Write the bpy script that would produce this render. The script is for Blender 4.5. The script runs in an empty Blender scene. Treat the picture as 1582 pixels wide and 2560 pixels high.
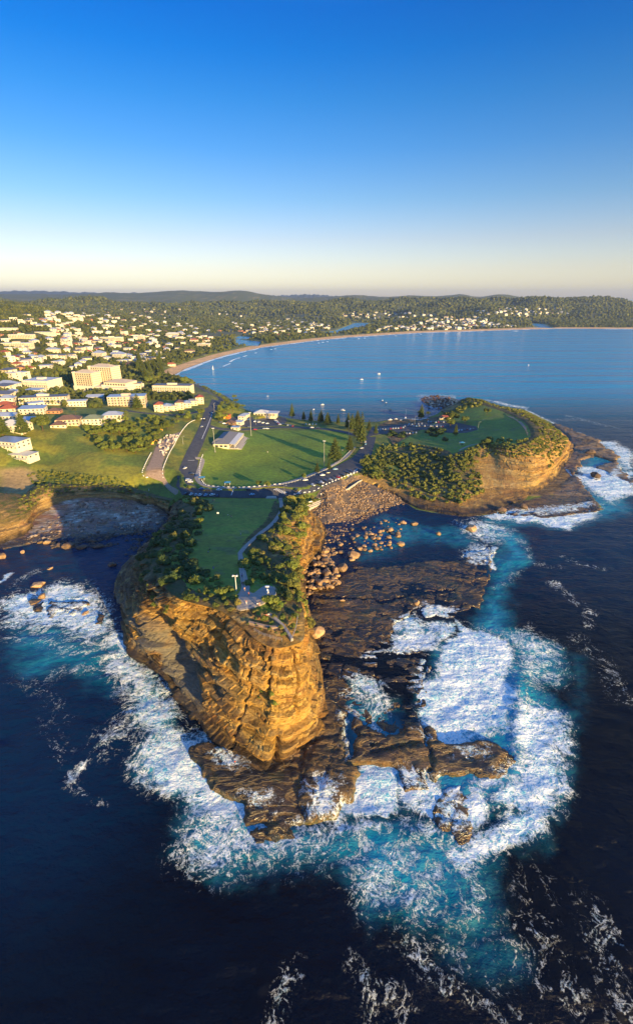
import bpy, bmesh, math, random
import numpy as np
from mathutils import Vector, Matrix
from mathutils import geometry as mgeo
random.seed(7); rng = np.random.default_rng(7)
R = math.radians
SC = bpy.context.scene
COL = SC.collection
# ---------------------------------------------------------------- camera, sky, sun, exposure
CAMZ = 150.0; PITCH = R(24.5); F = 1173.0; CX = 791.0; CY = 1280.0
cam_d = bpy.data.cameras.new('camera'); cam = bpy.data.objects.new('camera', cam_d); COL.objects.link(cam)
cam.location = (0, 0, CAMZ); cam.rotation_euler = (R(90) - PITCH, 0, 0)
cam_d.sensor_fit = 'HORIZONTAL'; cam_d.sensor_width = 36; cam_d.lens = 36 * F / 1582
cam_d.clip_start = 1; cam_d.clip_end = 90000
SC.camera = cam
SUN_EL = R(9.0); SUN_AZ = R(142)          # azimuth clockwise from +Y: behind and right of the camera
world = bpy.data.worlds.new("World"); SC.world = world; world.use_nodes = True
wn = world.node_tree; wn.nodes.clear()
sky = wn.nodes.new('ShaderNodeTexSky'); sky.sky_type = 'NISHITA'; sky.sun_disc = False
sky.sun_elevation = SUN_EL; sky.sun_rotation = SUN_AZ; sky.air_density = 1.0; sky.dust_density = 0.6; sky.ozone_density = 3.0
tc = wn.nodes.new('ShaderNodeTexCoord'); sp = wn.nodes.new('ShaderNodeSeparateXYZ')
ramp = wn.nodes.new('ShaderNodeValToRGB'); mulc = wn.nodes.new('ShaderNodeMix'); mulc.data_type = 'RGBA'; mulc.blend_type = 'MULTIPLY'
bg = wn.nodes.new('ShaderNodeBackground'); wo = wn.nodes.new('ShaderNodeOutputWorld')
wn.links.new(tc.outputs['Generated'], sp.inputs[0]); wn.links.new(sp.outputs['Z'], ramp.inputs[0])
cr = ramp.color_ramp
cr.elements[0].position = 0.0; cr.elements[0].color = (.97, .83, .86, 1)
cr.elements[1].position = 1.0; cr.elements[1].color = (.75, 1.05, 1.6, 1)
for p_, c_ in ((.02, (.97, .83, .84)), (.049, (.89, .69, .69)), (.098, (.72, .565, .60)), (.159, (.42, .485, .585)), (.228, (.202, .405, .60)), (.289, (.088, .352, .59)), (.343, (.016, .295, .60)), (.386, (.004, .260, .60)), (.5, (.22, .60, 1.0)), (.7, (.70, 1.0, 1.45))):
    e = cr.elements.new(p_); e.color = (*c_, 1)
mulc.inputs[0].default_value = 1.0
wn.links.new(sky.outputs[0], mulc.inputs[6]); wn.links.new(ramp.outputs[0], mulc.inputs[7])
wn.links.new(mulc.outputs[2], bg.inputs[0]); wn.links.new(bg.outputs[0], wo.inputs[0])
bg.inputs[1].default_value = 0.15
sun_d = bpy.data.lights.new('sun', 'SUN'); sun = bpy.data.objects.new('sun', sun_d); COL.objects.link(sun)
sun_d.energy = 5.0; sun_d.angle = R(0.6); sun_d.color = (1.0, 0.70, 0.28)
SV = Vector((math.sin(SUN_AZ) * math.cos(SUN_EL), math.cos(SUN_AZ) * math.cos(SUN_EL), math.sin(SUN_EL)))
sun.rotation_euler = SV.to_track_quat('Z', 'Y').to_euler(); sun.location = (150, -200, 400)
SC.view_settings.view_transform = 'Standard'; SC.view_settings.look = 'None'
SC.view_settings.exposure = 1.35; SC.view_settings.gamma = 1
SC.render.engine = 'CYCLES'
SC.cycles.max_bounces = 5; SC.cycles.transparent_max_bounces = 6; SC.cycles.volume_bounces = 0

# ---------------------------------------------------------------- projection: photo point at a known height -> world
def ray(px, py):
    u = (px - CX) / F; v = (CY - py) / F
    return (u, math.cos(PITCH) + v * math.sin(PITCH), -math.sin(PITCH) + v * math.cos(PITCH))
def P(px, py, z=0.0):
    r = ray(px, py); t = (z - CAMZ) / r[2]
    return (r[0] * t, r[1] * t, z)
def PD(px, py, D):                        # at ground distance D along y
    r = ray(px, py); t = D / r[1]
    return (r[0] * t, D, CAMZ + r[2] * t)
def PP(L, z=0.0): return np.array([P(a, b, z)[:2] for a, b in L])
# ---------------------------------------------------------------- noise
def _h(ix, iy, s):
    n = (ix.astype(np.int64) * 374761393 + iy.astype(np.int64) * 668265263 + s * 1274126177) & 0xffffffff
    n = ((n ^ (n >> 13)) * 1274126177) & 0xffffffff
    n = n ^ (n >> 16)
    return (n & 0xffffff) / float(0xffffff)
def vn(x, y, s=0):
    x = np.asarray(x, float); y = np.asarray(y, float)
    ix = np.floor(x); iy = np.floor(y); fx = x - ix; fy = y - iy
    fx = fx * fx * fx * (fx * (fx * 6 - 15) + 10); fy = fy * fy * fy * (fy * (fy * 6 - 15) + 10)
    a = _h(ix, iy, s); b = _h(ix + 1, iy, s); c = _h(ix, iy + 1, s); d = _h(ix + 1, iy + 1, s)
    return (a + (b - a) * fx) * (1 - fy) + (c + (d - c) * fx) * fy
def fbm(x, y, s=0, o=4):
    r = 0; a = .5; t = 0
    for k in range(o):
        r = r + a * vn(x * 2**k + 17.3 * k, y * 2**k - 9.1 * k, s + k); t += a; a *= .5
    return r / t
def ss(a, b, x):
    t = np.clip((x - a) / (b - a), 0, 1); return t * t * (3 - 2 * t)
# ---------------------------------------------------------------- polygons
def sdist(x, y, poly, closed=True):
    """distance to the outline, negative inside"""
    shp = x.shape; x = x.ravel(); y = y.ravel(); poly = np.asarray(poly)[:, :2]
    d2 = np.full(x.shape, 1e18); ins = np.zeros(x.shape, bool); n = len(poly); who = np.zeros(x.shape, np.int32)
    for i in range(n if closed else n - 1):
        ax, ay = poly[i]; bx, by = poly[(i + 1) % n]
        ex, ey = bx - ax, by - ay; L = ex * ex + ey * ey + 1e-12
        t = np.clip(((x - ax) * ex + (y - ay) * ey) / L, 0, 1)
        q = (x - ax - ex * t)**2 + (y - ay - ey * t)**2
        m = q < d2; d2[m] = q[m]; who[m] = i
        if closed and ay != by:
            c = ((ay > y) != (by > y)) & (x < (bx - ax) * (y - ay) / (by - ay) + ax); ins ^= c
    d = np.sqrt(d2); d[ins] *= -1
    return d.reshape(shp), who.reshape(shp)
def sdl(x, y, poly, far=60.0, closed=True):
    """like sdist but only near the polygon's bounding box"""
    poly = np.asarray(poly)[:, :2]; lo = poly.min(0) - far; hi = poly.max(0) + far
    out = np.full(x.shape, float(far)); m = (x > lo[0]) & (x < hi[0]) & (y > lo[1]) & (y < hi[1])
    if m.any(): out[m] = sdist(x[m], y[m], poly, closed)[0]
    return out
# ---------------------------------------------------------------- objects, tags, materials
def tag(o, label=None, cat=None, group=None, kind=None):
    if label: o['label'] = label
    if cat: o['category'] = cat
    if group: o['group'] = group
    if kind: o['kind'] = kind
    return o
def mesh_np(name, V, Fq, mats=None, smooth=True, mi=None):
    me = bpy.data.meshes.new(name); V = np.asarray(V, np.float32); Fq = np.asarray(Fq, np.int32)
    k = Fq.shape[1]; me.vertices.add(len(V)); me.vertices.foreach_set('co', V.ravel())
    me.loops.add(Fq.size); me.loops.foreach_set('vertex_index', Fq.ravel())
    me.polygons.add(len(Fq)); me.polygons.foreach_set('loop_start', np.arange(0, Fq.size, k, dtype=np.int32))
    try: me.polygons.foreach_set('loop_total', np.full(len(Fq), k, np.int32))
    except Exception: pass
    if mi is not None: me.polygons.foreach_set('material_index', np.asarray(mi, np.int32))
    me.update(calc_edges=True)
    me.polygons.foreach_set('use_smooth', np.full(len(Fq), bool(smooth)))
    for m in (mats or []): me.materials.append(m)
    return me
def link(name, me, parent=None, loc=(0, 0, 0)):
    o = bpy.data.objects.new(name, me); COL.objects.link(o); o.location = loc
    if parent: o.parent = parent
    return o
def vattr(me, name, arr, typ='FLOAT'):
    a = me.attributes.new(name, typ, 'POINT')
    if typ == 'FLOAT': a.data.foreach_set('value', np.asarray(arr, np.float32).ravel())
    else:
        c = np.ones((len(me.vertices), 4), np.float32); c[:, :3] = arr; a.data.foreach_set('color', c.ravel())
def grid_faces(nr, nc):
    i = np.arange(nr * nc).reshape(nr, nc)
    return np.stack([i[:-1, :-1].ravel(), i[:-1, 1:].ravel(), i[1:, 1:].ravel(), i[1:, :-1].ravel()], 1)
class NT:
    def __init__(s, name):
        s.m = bpy.data.materials.new(name); s.m.use_nodes = True; s.t = s.m.node_tree; s.b = s.t.nodes['Principled BSDF']
        s.out = s.t.nodes['Material Output']
    def n(s, typ, **kw):
        o = s.t.nodes.new(typ)
        for k, v in kw.items(): setattr(o, k, v)
        return o
    def l(s, a, b): s.t.links.new(a, b)
    def val(s, sock, v):
        if isinstance(v, (int, float, tuple, list)): sock.default_value = v
        else: s.l(v, sock)
    def math(s, op, a, b=0.0, c=None, clamp=False):
        o = s.n('ShaderNodeMath', operation=op); o.use_clamp = clamp; s.val(o.inputs[0], a); s.val(o.inputs[1], b)
        if c is not None: s.val(o.inputs[2], c)
        return o.outputs[0]
    def attr(s, name): o = s.n('ShaderNodeAttribute'); o.attribute_name = name; return o
    def pos(s): return s.n('ShaderNodeNewGeometry').outputs['Position']
    def objco(s): return s.n('ShaderNodeTexCoord').outputs['Object']
    def mapv(s, v, scale=(1, 1, 1), rot=(0, 0, 0)):
        o = s.n('ShaderNodeMapping'); s.l(v, o.inputs[0]); o.inputs['Scale'].default_value = scale; o.inputs['Rotation'].default_value = rot
        return o.outputs[0]
    def noise(s, v, scale, detail=4, rough=.55, dist=0.0, out='Fac'):
        o = s.n('ShaderNodeTexNoise'); s.l(v, o.inputs['Vector']); o.inputs['Scale'].default_value = scale; o.inputs['Detail'].default_value = detail
        o.inputs['Roughness'].default_value = rough; o.inputs['Distortion'].default_value = dist; return o.outputs[out]
    def ramp(s, f, stops, interp='LINEAR'):
        o = s.n('ShaderNodeValToRGB'); s.l(f, o.inputs[0]); c = o.color_ramp; c.interpolation = interp
        while len(c.elements) < len(stops): c.elements.new(.5)
        for e, (p, col) in zip(c.elements, stops):
            e.position = p; e.color = (*col, 1) if isinstance(col, tuple) else (col, col, col, 1)
        return o.outputs[0]
    def mix(s, f, a, b, mode='MIX'):
        o = s.n('ShaderNodeMix'); o.data_type = 'RGBA'; o.blend_type = mode; s.val(o.inputs[0], f)
        for q, v in ((6, a), (7, b)):
            if isinstance(v, tuple): o.inputs[q].default_value = (*v[:3], 1)
            else: s.l(v, o.inputs[q])
        return o.outputs[2]
    def bump(s, h, strength=.5, dist=1.0, normal=None):
        o = s.n('ShaderNodeBump'); s.l(h, o.inputs['Height']); o.inputs['Strength'].default_value = strength; o.inputs['Distance'].default_value = dist
        if normal is not None: s.l(normal, o.inputs['Normal'])
        s.l(o.outputs[0], s.b.inputs['Normal']); return o.outputs[0]
    def base(s, c):
        if isinstance(c, tuple): s.b.inputs['Base Color'].default_value = (*c[:3], 1)
        else: s.l(c, s.b.inputs['Base Color'])
    def rough(s, v): s.val(s.b.inputs['Roughness'], v)
    def spec(s, v): s.b.inputs['Specular IOR Level'].default_value = v
def foam_nodes(t, fa, po):
    """torn, swirling white water: returns the foam mask and its colour"""
    warp = t.n('ShaderNodeVectorMath', operation='MULTIPLY_ADD'); t.l(t.noise(po, .16, 5, .6, out='Color'), warp.inputs[0]); warp.inputs[1].default_value = (9, 9, 0); t.l(po, warp.inputs[2]); wp = warp.outputs[0]
    def cells(sc, k):
        v = t.n('ShaderNodeTexVoronoi', feature='DISTANCE_TO_EDGE'); t.l(wp, v.inputs['Vector']); v.inputs['Scale'].default_value = sc; return t.math('SUBTRACT', 1.0, t.math('MULTIPLY', v.outputs['Distance'], k), clamp=True)
    rid = lambda n_, k_: t.math('SUBTRACT', 1.0, t.math('MULTIPLY', t.math('ABSOLUTE', t.math('SUBTRACT', n_, .5)), k_), clamp=True)
    sw1 = t.noise(po, .085, 9, .62, 2.2); sw2 = t.noise(wp, .30, 8, .64, 1.2); e1 = cells(.55, 3.6); e2 = cells(1.1, 3.4); fine = t.noise(po, .9, 7, .68)
    lace = t.math('ADD', t.math('MULTIPLY', rid(sw1, 6.0), .38), t.math('ADD', t.math('MULTIPLY', rid(sw2, 6.0), .22), t.math('ADD', t.math('MULTIPLY', e2, .16), t.math('ADD', t.math('MULTIPLY', e1, .10), t.math('MULTIPLY', fine, .26)))))
    th = t.math('SUBTRACT', t.math('ADD', t.math('MULTIPLY', fa, 1.10), t.math('MULTIPLY', lace, 1.38)), 1.315)
    fm = t.math('MULTIPLY', t.math('MULTIPLY', th, 3.0, clamp=True), t.ramp(fa, [(.06, 0.0), (.2, 1.0)]), clamp=True)
    tex = t.math('ADD', t.math('MULTIPLY', t.noise(wp, .4, 7, .66), .42), t.math('ADD', t.math('MULTIPLY', e2, .14), t.math('ADD', t.math('MULTIPLY', e1, .10), t.math('MULTIPLY', t.noise(po, .07, 4, .6, 1.0), .34))))
    return fm, t.mix(t.ramp(tex, [(.36, 0.0), (.56, 1.0)]), (.08, .46, .60), (.94, .98, .90)), wp
def simple(name, c, rough=.6, var=.15, scale=1.0, spec=.3, metal=0.0, bump=0.0):
    t = NT(name); f = t.noise(t.objco(), scale, 3)
    k = t.ramp(f, [(.3, 1 - var), (.7, 1 + var)]); t.base(t.mix(1.0, tuple(c), k, 'MULTIPLY')); t.rough(rough); t.spec(spec)
    t.b.inputs['Metallic'].default_value = metal
    if bump: t.bump(f, bump, .1)
    return t.m
# ================================================================ TERRAIN
class RBF:
    def __init__(s, pts, c=.04):
        pts = np.array(pts, float); s.q = s.tf(pts[:, 0], pts[:, 1]); s.c = c
        d = np.sqrt(((s.q[:, None] - s.q[None])**2).sum(-1) + c * c); n = len(pts)
        A = np.zeros((n + 1, n + 1)); A[:n, :n] = d + np.eye(n) * 1e-4; A[:n, n] = A[n, :n] = 1
        s.w = np.linalg.solve(A, np.append(pts[:, 2], 0))
    @staticmethod
    def tf(x, y): return np.stack([x / (y + 60) * 1.6, np.log(y + 60)], -1)
    def __call__(s, x, y):
        shp = x.shape; x = x.ravel(); y = y.ravel(); out = np.zeros(x.shape)
        for i in range(0, len(x), 40000):
            q = s.tf(x[i:i + 40000], y[i:i + 40000])
            d = np.sqrt(((q[:, None] - s.q[None])**2).sum(-1) + s.c**2)
            out[i:i + 40000] = d @ s.w[:-1] + s.w[-1]
        return out.reshape(shp)
CTRL = [(450,1225,12),(530,1240,12),(620,1240,12),(700,1235,12),(800,1200,11.5),(870,1170,11),(920,1120,10),(925,1085,8),(505,1180,9.5),(600,1215,9.5),(750,1195,9.5),(860,1130,9),(800,1078,8),(650,1080,8),(560,1130,9.5),(700,1140,9),
 (455,1190,13),(475,1140,15),(500,1090,17),(515,1050,19),(530,1020,20),(545,1000,18),(600,1050,8),(610,1055,7),(650,1055,6),(720,1055,5),(800,1056,4),(900,1060,4),(1000,1060,4),(1050,1057,4),(1150,1065,6),(1000,1090,8),(1080,1110,11),(960,1120,9.5),
 (800,1270,6),(860,1240,6),(930,1225,6),(880,1200,9),(980,1230,5),
 (400,1120,20),(385,1160,17),(420,1190,14),(405,1220,12),(430,1240,11),(330,1170,17),(330,1120,22),(250,1160,20),(250,1110,26),(120,1150,20),(120,1100,30),(0,1180,20),(0,1120,32),(92,1190,16),(150,1210,13),(250,1205,13),(300,1215,11),(390,1235,9),(-150,1180,25),(-150,1100,36),
 (280,1040,32),(180,1050,36),(50,1060,38),(350,1030,28),(420,1065,23),(430,1030,22),(500,1000,20),(420,960,14),(300,960,16),(200,965,20),(60,960,30),(0,1000,36),(200,900,22),(350,900,14),(420,900,8),(330,860,20),(200,850,40),(60,880,45),(0,850,60),(100,820,80),(0,800,95),(150,785,95),(250,800,60),(300,830,35),(450,850,15),(480,830,16),(530,850,6),(560,832,5),(400,800,35),(350,780,55),(-200,850,70),(-200,960,40),(-200,780,130),
 (500,800,14),(650,835,4),(700,825,5),(800,828,4),(640,792,15),(760,800,8),(960,818,6),(1060,815,10),(1100,800,28),(1180,795,35),(1200,812,9),(1300,805,10),(1400,795,20),(1500,803,12),(1582,806,8),(1000,800,8),(930,802,4),(889,802,4),(1350,812,3)]
def ridge(D, L, back=1.35, zb=20):
    o = []
    for px, py in L:
        x, y, z = PD(px, py, D); o.append((x, y, z)); o.append((x * back, y * back, zb))
    return o
cp = [P(*c) for c in CTRL]
cp += ridge(2500, [(-150, 752), (0, 757), (60, 758)], 1.25, 60)
cp += ridge(4200, [(150, 757), (260, 756), (400, 758)], 1.2, 60)
cp += ridge(5300, [(520, 757), (640, 758), (760, 757), (880, 757)], 1.1, 60)
cp += ridge(6500, [(-150, 738), (0, 737), (120, 735), (260, 732), (400, 729), (450, 727), (560, 729), (600, 728), (650, 737), (700, 744), (800, 744), (870, 741), (926, 740), (980, 742), (1035, 738), (1115, 741), (1152, 736), (1190, 741), (1244, 737), (1290, 740), (1310, 743)], 1.3, 20)
cp += ridge(4700, [(1330, 745), (1392, 744), (1430, 742), (1463, 741), (1515, 745), (1559, 757), (1590, 765)], 1.2, 5)
cp += ridge(5100, [(960, 755), (1060, 751), (1160, 757), (1250, 753)], 1.1, 80)
RB = RBF(cp)
BEACH, CLF, GEN, SEA = .035, .9, .12, .5
COAST = [(-400,1400,.06),(-100,1385,.06),(0,1372,.06),(55,1355,.06),(125,1344,.06),(194,1342,.06),(272,1342,.06),(278,1322,.06),(345,1326,.06),(389,1322,.08),(414,1306,.15),(425,1278,.5),(560,1278,.5),(762,1276,.12),(775,1300,.12),(815,1310,.12),(860,1302,.12),(905,1290,.12),(945,1272,.12),(985,1260,.12),(1014,1258,.1),
 (1040,1274,.04),(1100,1285,.04),(1160,1292,.04),(1223,1287,.04),(1280,1270,.04),(1400,1275,.04),(1504,1268,.04),(1475,1235,.04),(1443,1205,.04),(1413,1175,.04),(1443,1122,.04),(1430,1088,.04),(1380,1057,.05),(1344,1040,.1),(1311,1024,.3),(1244,1014,.3),(1196,997,.3),(1170,993,.3),(1133,1005,.3),(1107,1020,.2),(1096,1033,.2),
 (1070,1044,.1),(1050,1050,.06),(1019,1047,.06),(967,1050,.05),(944,1054,.04),(870,1055,.04),(796,1052,.04),(722,1046,.05),(700,1040,.3),(640,1034,.4),(611,1022,.4),(563,989,.35),(520,970,.35),(478,956,.3),(440,946,.05),(430,941,.035),
 (463,922,.035),(518,902,.035),(560,889,.035),(593,881,.03),(655,868,.03),(722,859,.03),(796,850,.03),(870,843,.03),(963,837,.03),(1060,831,.03),(1170,828,.03),(1281,824,.03),(1392,821,.03),(1582,822,.03)]
coast_w = [P(a, b, 0)[:2] for a, b, c in COAST] + [(4200, 3050), (4300, 4200), (3300, 4700), (2950, 6000), (4000, 16000), (-14000, 16000), (-14000, 260)]
coast_s = np.array([c for a, b, c in COAST] + [.04, .1, .1, .1, .1, .1, .1])
LAGOON = [[(593,848),(648,854),(641,864),(596,863)], [(590,846),(600,840),(622,842),(620,848)], [(841,826),(889,807),(930,807),(900,820),(856,830)], [(800,832),(840,826),(856,830),(820,836)], [(1318,807),(1355,809),(1384,821),(1344,818)]]
# ---- the two headlands: rim (T) and foot (B), matched point by point
def zS(y): return np.where(y > 139.5, 52 - .21 * (y - 139.5), 52 - .12 * (139.5 - y))
def onS(px, py, dz=0):
    r = ray(px, py); t = 60.0
    for _ in range(60):
        z = float(zS(r[1] * t)) + dz; t = .5 * t + .5 * (z - CAMZ) / r[2]
    return (r[0] * t, r[1] * t, z)
#        rim px,py,(z or None)      foot px,py,z          p (profile exponent)
SK = [(452,1250,11,   428,1264,4,  .8), (462,1290,None,418,1302,1,  .7), (432,1340,None,385,1352,-1, .7), (402,1374,None,338,1385,-1, .75), (382,1405,None,300,1440,-1,.8),
      (392,1440,None, 284,1482,-1, .9), (415,1470,None,291,1532,-1, .9), (452,1498,None,323,1618,-1, .85), (520,1516,None,376,1668,-1, .95), (562,1533,None,431,1727,-1,1.0),
      (606,1566,50.4,   479,1815,-1,1.1), (634,1594,49.9,  556,1872,0, 1.15), (664,1612,49.5, 612,1896,0, 1.2),(696,1620,49.3,  672,1928,0, 1.3), (735,1612,49.5,   738,1902,0, 1.4), (757,1600,49.8, 800,1852,0,2.1),
      (762,1570,50.3,   816,1775,0, 2.3), (757,1520,51.2,796,1660,0, 2.2), (741,1487,49, 764,1532,1, .9), (716,1448,45.5,757,1440,1, .6), (672,1402,41, 776,1402,2, .62),
      (642,1368,None,802,1370,2, .62), (662,1336,None,808,1338,3, .6), (690,1308,None,797,1310,4, .55), (703,1280,None,787,1286,4, .55), (711,1258,14,  766,1268,5, .6), (722,1247,12.5, 752,1259,8, .8)]
SKT = np.array([P(a, b, c) if c is not None else onS(a, b, -.3) for a, b, c, *_ in SK])
SKB = np.array([P(d, e, f) for a, b, c, d, e, f, p in SK])
HD = [(900,1160,10.5, 895,1190,8, .8), (925,1143,10,  935,1206,6, .6), (960,1124,10,  975,1222,4, .5), (1040,1114,12, 1032,1262,1.5, .5), (1075,1120,13.5, 1075,1276,1, .55), (1107,1128,15,1120,1283,1, .6), (1126,1140,16, 1160,1285,1, .65), (1163,1128,18,1205,1280,1, 1.1),
      (1222,1112,21.5,1240,1276,1, 1.5), (1250,1116,23.5, 1270,1262,1.5, 1.7), (1280,1116,25.5,1310,1250,1.5, 1.7), (1312,1108,27,1360,1215,2.5, .85), (1330,1098,27.5,1405,1165,2.5, .75), (1340,1086,26.5,1433,1124,2.0,.7), (1332,1066,23.5,1420,1094,1.5,.7),
      (1318,1052,21,1378,1064,1, .7), (1300,1043,19,1348,1048,0, .7), (1275,1032,17,1318,1030,0, .7), (1240,1019,16,1250,1018,0, .7), (1203,1009,15,1200,1001,0, .7), (1170,1006,13,1166,997,0, .7), (1140,1020,9,1134,1009,0, .7), (1112,1034,6,1104,1026,1, .8)]
HDT = np.array([P(a, b, c) for a, b, c, *_ in HD]); HDB = np.array([P(d, e, f) for a, b, c, d, e, f, p in HD])
hd_rb = RBF([*HDT, P(1160, 1072, 8), P(1203, 1040, 13), P(1270, 1070, 19.5), P(1000, 1100, 9), P(1100, 1060, 6), P(1060, 1085, 8.5), P(1180,1100,16), P(1120,1100,12)])
# left cliffs under the meadow
LC = [(-60,1235,24,-60,1385,1,.5),(20,1238,20,10,1352,1.5,.5),(70,1240,17,60,1330,2,.55),(100,1215,16,100,1285,3,.6),(150,1215,14,150,1262,4,.6),(200,1215,13,200,1250,4.5,.7),(250,1210,12.5,250,1248,4.5,.7),(300,1218,11,300,1247,4.5,.7),(345,1230,10,350,1252,4,.7),(385,1243,9.5,392,1262,3,.7),(425,1252,10,418,1285,1.5,.7)]
LCT = np.array([P(a, b, c) for a, b, c, *_ in LC]); LCB = np.array([P(d, e, f) for a, b, c, d, e, f, p in LC])
# ---- rock shelves at the water: outline, height
SHELF = [
 ([(770,1480),(838,1458),(888,1416),(970,1410),(1135,1398),(1218,1366),(1229,1414),(1212,1458),(1210,1524),(1174,1508),(1135,1546),(1053,1546),(1036,1519),(976,1563),(981,1607),(1091,1634),(1080,1667),(1058,1706),(1050,1772),(1064,1810),(1000,1840),(860,1850),(810,1800),(770,1640)], .28),
 ([(1064,1812),(1091,1816),(1102,1856),(1150,1866),(1240,1856),(1251,1920),(1190,1938),(1102,1944),(1075,1920),(1036,1898),(930,1900),(860,1905),(850,1780),(900,1800),(935,1828),(1000,1832)], 1.3),
 ([(1245,1868),(1285,1885),(1278,1925),(1252,1930)], .7),
 ([(770,1700),(815,1730),(860,1783),(855,1905),(898,1925),(900,1942),(864,1990),(834,2012),(828,2040),(752,2046),(758,1900)], 1.9),
 ([(474,1873),(530,1862),(610,1880),(760,1860),(756,1960),(749,2046),(701,2044),(628,2046),(611,2009),(538,1966),(508,1927)], 1.25),
 ([(985,1905),(1036,1900),(1078,1935),(1075,1965),(1040,1974),(1000,1968)], .5),
 ([(1110,1990),(1160,1975),(1180,2010),(1170,2060),(1150,2098),(1100,2080),(1075,2050)], .25),
 ([(650,2062),(700,2058),(718,2085),(690,2102),(655,2098)], .35),
 ([(1040,1262),(1130,1288),(1223,1284),(1300,1290),(1400,1288),(1504,1272),(1450,1200),(1405,1160),(1437,1122),(1422,1090),(1380,1058),(1400,1062),(1455,1085),(1500,1110),(1545,1140),(1530,1150),(1480,1135),(1450,1150),(1430,1200),(1380,1240),(1250,1260)], 1.1),
 ([(1452,1082),(1500,1098),(1510,1118),(1470,1112)], 1.6), ([(1462,1128),(1484,1124),(1484,1140),(1466,1142)], 1.6), ([(1490,1165),(1540,1150),(1560,1180),(1590,1215),(1560,1200)], .6),
 ([(1478,1185),(1500,1182),(1500,1198),(1480,1198)], .8),
 ([(1048,992),(1080,986),(1120,990),(1150,1000),(1130,1012),(1085,1020),(1062,1010)], .3),
 ([(0,1372),(120,1345),(280,1340),(390,1322),(425,1280),(300,1250),(100,1285),(-60,1340)], .9),
 ([(115,1500),(130,1502),(220,1500),(218,1512),(195,1520),(190,1532),(150,1524),(130,1540),(112,1538)], .5),
 ([(243,1535),(262,1534),(262,1552),(245,1556)], .8), ([(80,1505),(98,1500),(95,1522),(77,1522)], 1.2),
]
HOLES = [([(870,1690),(905,1684),(970,1700),(985,1730),(980,1770),(955,1800),(985,1822),(940,1820),(905,1762),(880,1735)], -1.2, 5.0), ([(860,1790),(880,1785),(905,1850),(880,1895),(862,1900)], -.4, 1.5),
         ([(985,1560),(1035,1530),(1070,1560),(1135,1556),(1139,1600),(1091,1628),(1010,1612)], -.8, 4.0), ([(895,1418),(1000,1380),(1200,1370),(1150,1400),(950,1420)], -.5, 3.0)]
def gaxis(segs):
    out = [segs[0][0]]
    for (a, s) , (b, _) in zip(segs[:-1], segs[1:]):
        n = max(1, int(round((b - a) / s))); out += list(np.linspace(a, b, n + 1)[1:])
    return np.array(out)
def geo(a, b, s0, g):
    o = [a]; s = s0
    while o[-1] < b: o.append(o[-1] + s); s *= g
    return o
xr = geo(360, 9000, 2.2, 1.055); xl = [-v for v in geo(330, 9000, 2.2, 1.055)][::-1]
GX = np.array(xl[:-1] + list(gaxis([(-330, 2.0), (-130, .8), (150, 1.5), (360, 1)])) + xr[1:])
GY = np.array(list(gaxis([(70, .8), (330, 1.4), (520, 1)])) + geo(520, 14500, 1.7, 1.0105)[1:])
XX, YY = np.meshgrid(GX, GY)
print('terrain', XX.shape)
Hm = RB(XX, YY)
far = ss(1200, 4000, YY)
Hm = Hm + (fbm(XX / 260, YY / 260, 3, 5) - .5) * (6 + 90 * far) * ss(700, 1600, YY) * ss(0, 20, Hm) * (1 - .6 * ss(5200, 6500, YY))
sdc, who = sdist(XX, YY, coast_w)
sl0 = coast_s[who]; inl = -sdc
def blur(a, k):
    for ax in (0, 1):
        c = np.cumsum(np.pad(a, [(k + 1, k) if i == ax else (0, 0) for i in (0, 1)], 'edge'), axis=ax)
        a = (np.take(c, range(2 * k + 1, c.shape[ax]), ax) - np.take(c, range(0, c.shape[ax] - 2 * k - 1), ax)) / (2 * k + 1)
    return a
sl = blur(blur(sl0, 7), 7); sl = np.where(YY > 560, sl0, sl)
lim = .15 + sl * np.maximum(inl, 0); lim = np.where(inl > 45, lim + (inl - 45) * .5, lim)
Hland = np.minimum(np.maximum(Hm, .8 + .02 * np.maximum(inl, 0).clip(0, 100)), lim)
Hland = np.where(inl > 0, Hland, np.maximum(-7, -.1 - .22 * sdc))
for lg in LAGOON:
    d = sdl(XX, YY, PP(lg), 40); Hland = np.where(d < 12, np.minimum(Hland, -1.5 + np.maximum(d, 0) * .25), Hland)
Z = Hland.copy()
# left cliff: land seaward of the rim drops to the platform
lcpoly = np.array([*LCT[:, :2], *LCB[::-1, :2]])
dl = sdl(XX, YY, lcpoly, 60)
sea_side = sdl(XX, YY, np.array([*LCT[:, :2], (LCB[-1][0] + 10, LCB[-1][1] - 60), (LCB[0][0], LCB[0][1] - 300)]), 40)
Z = np.where(sea_side < 0, np.minimum(Z, .4 + np.maximum(inl, 0) * .085 + 1.2 * (fbm(XX / 9, YY / 9, 5) - .5) + 1.6 * (np.floor(7 * fbm((XX * .8 + YY * .5) / 28, (XX * .5 - YY * .8) / 5, 6, 4)) / 7 - .5) + 2.6 * (fbm((XX * .8 + YY * .5) / 20, (XX * .5 - YY * .8) / 7, 9, 5) - .53) * (1 - ss(30, 60, inl))), Z)
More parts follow.
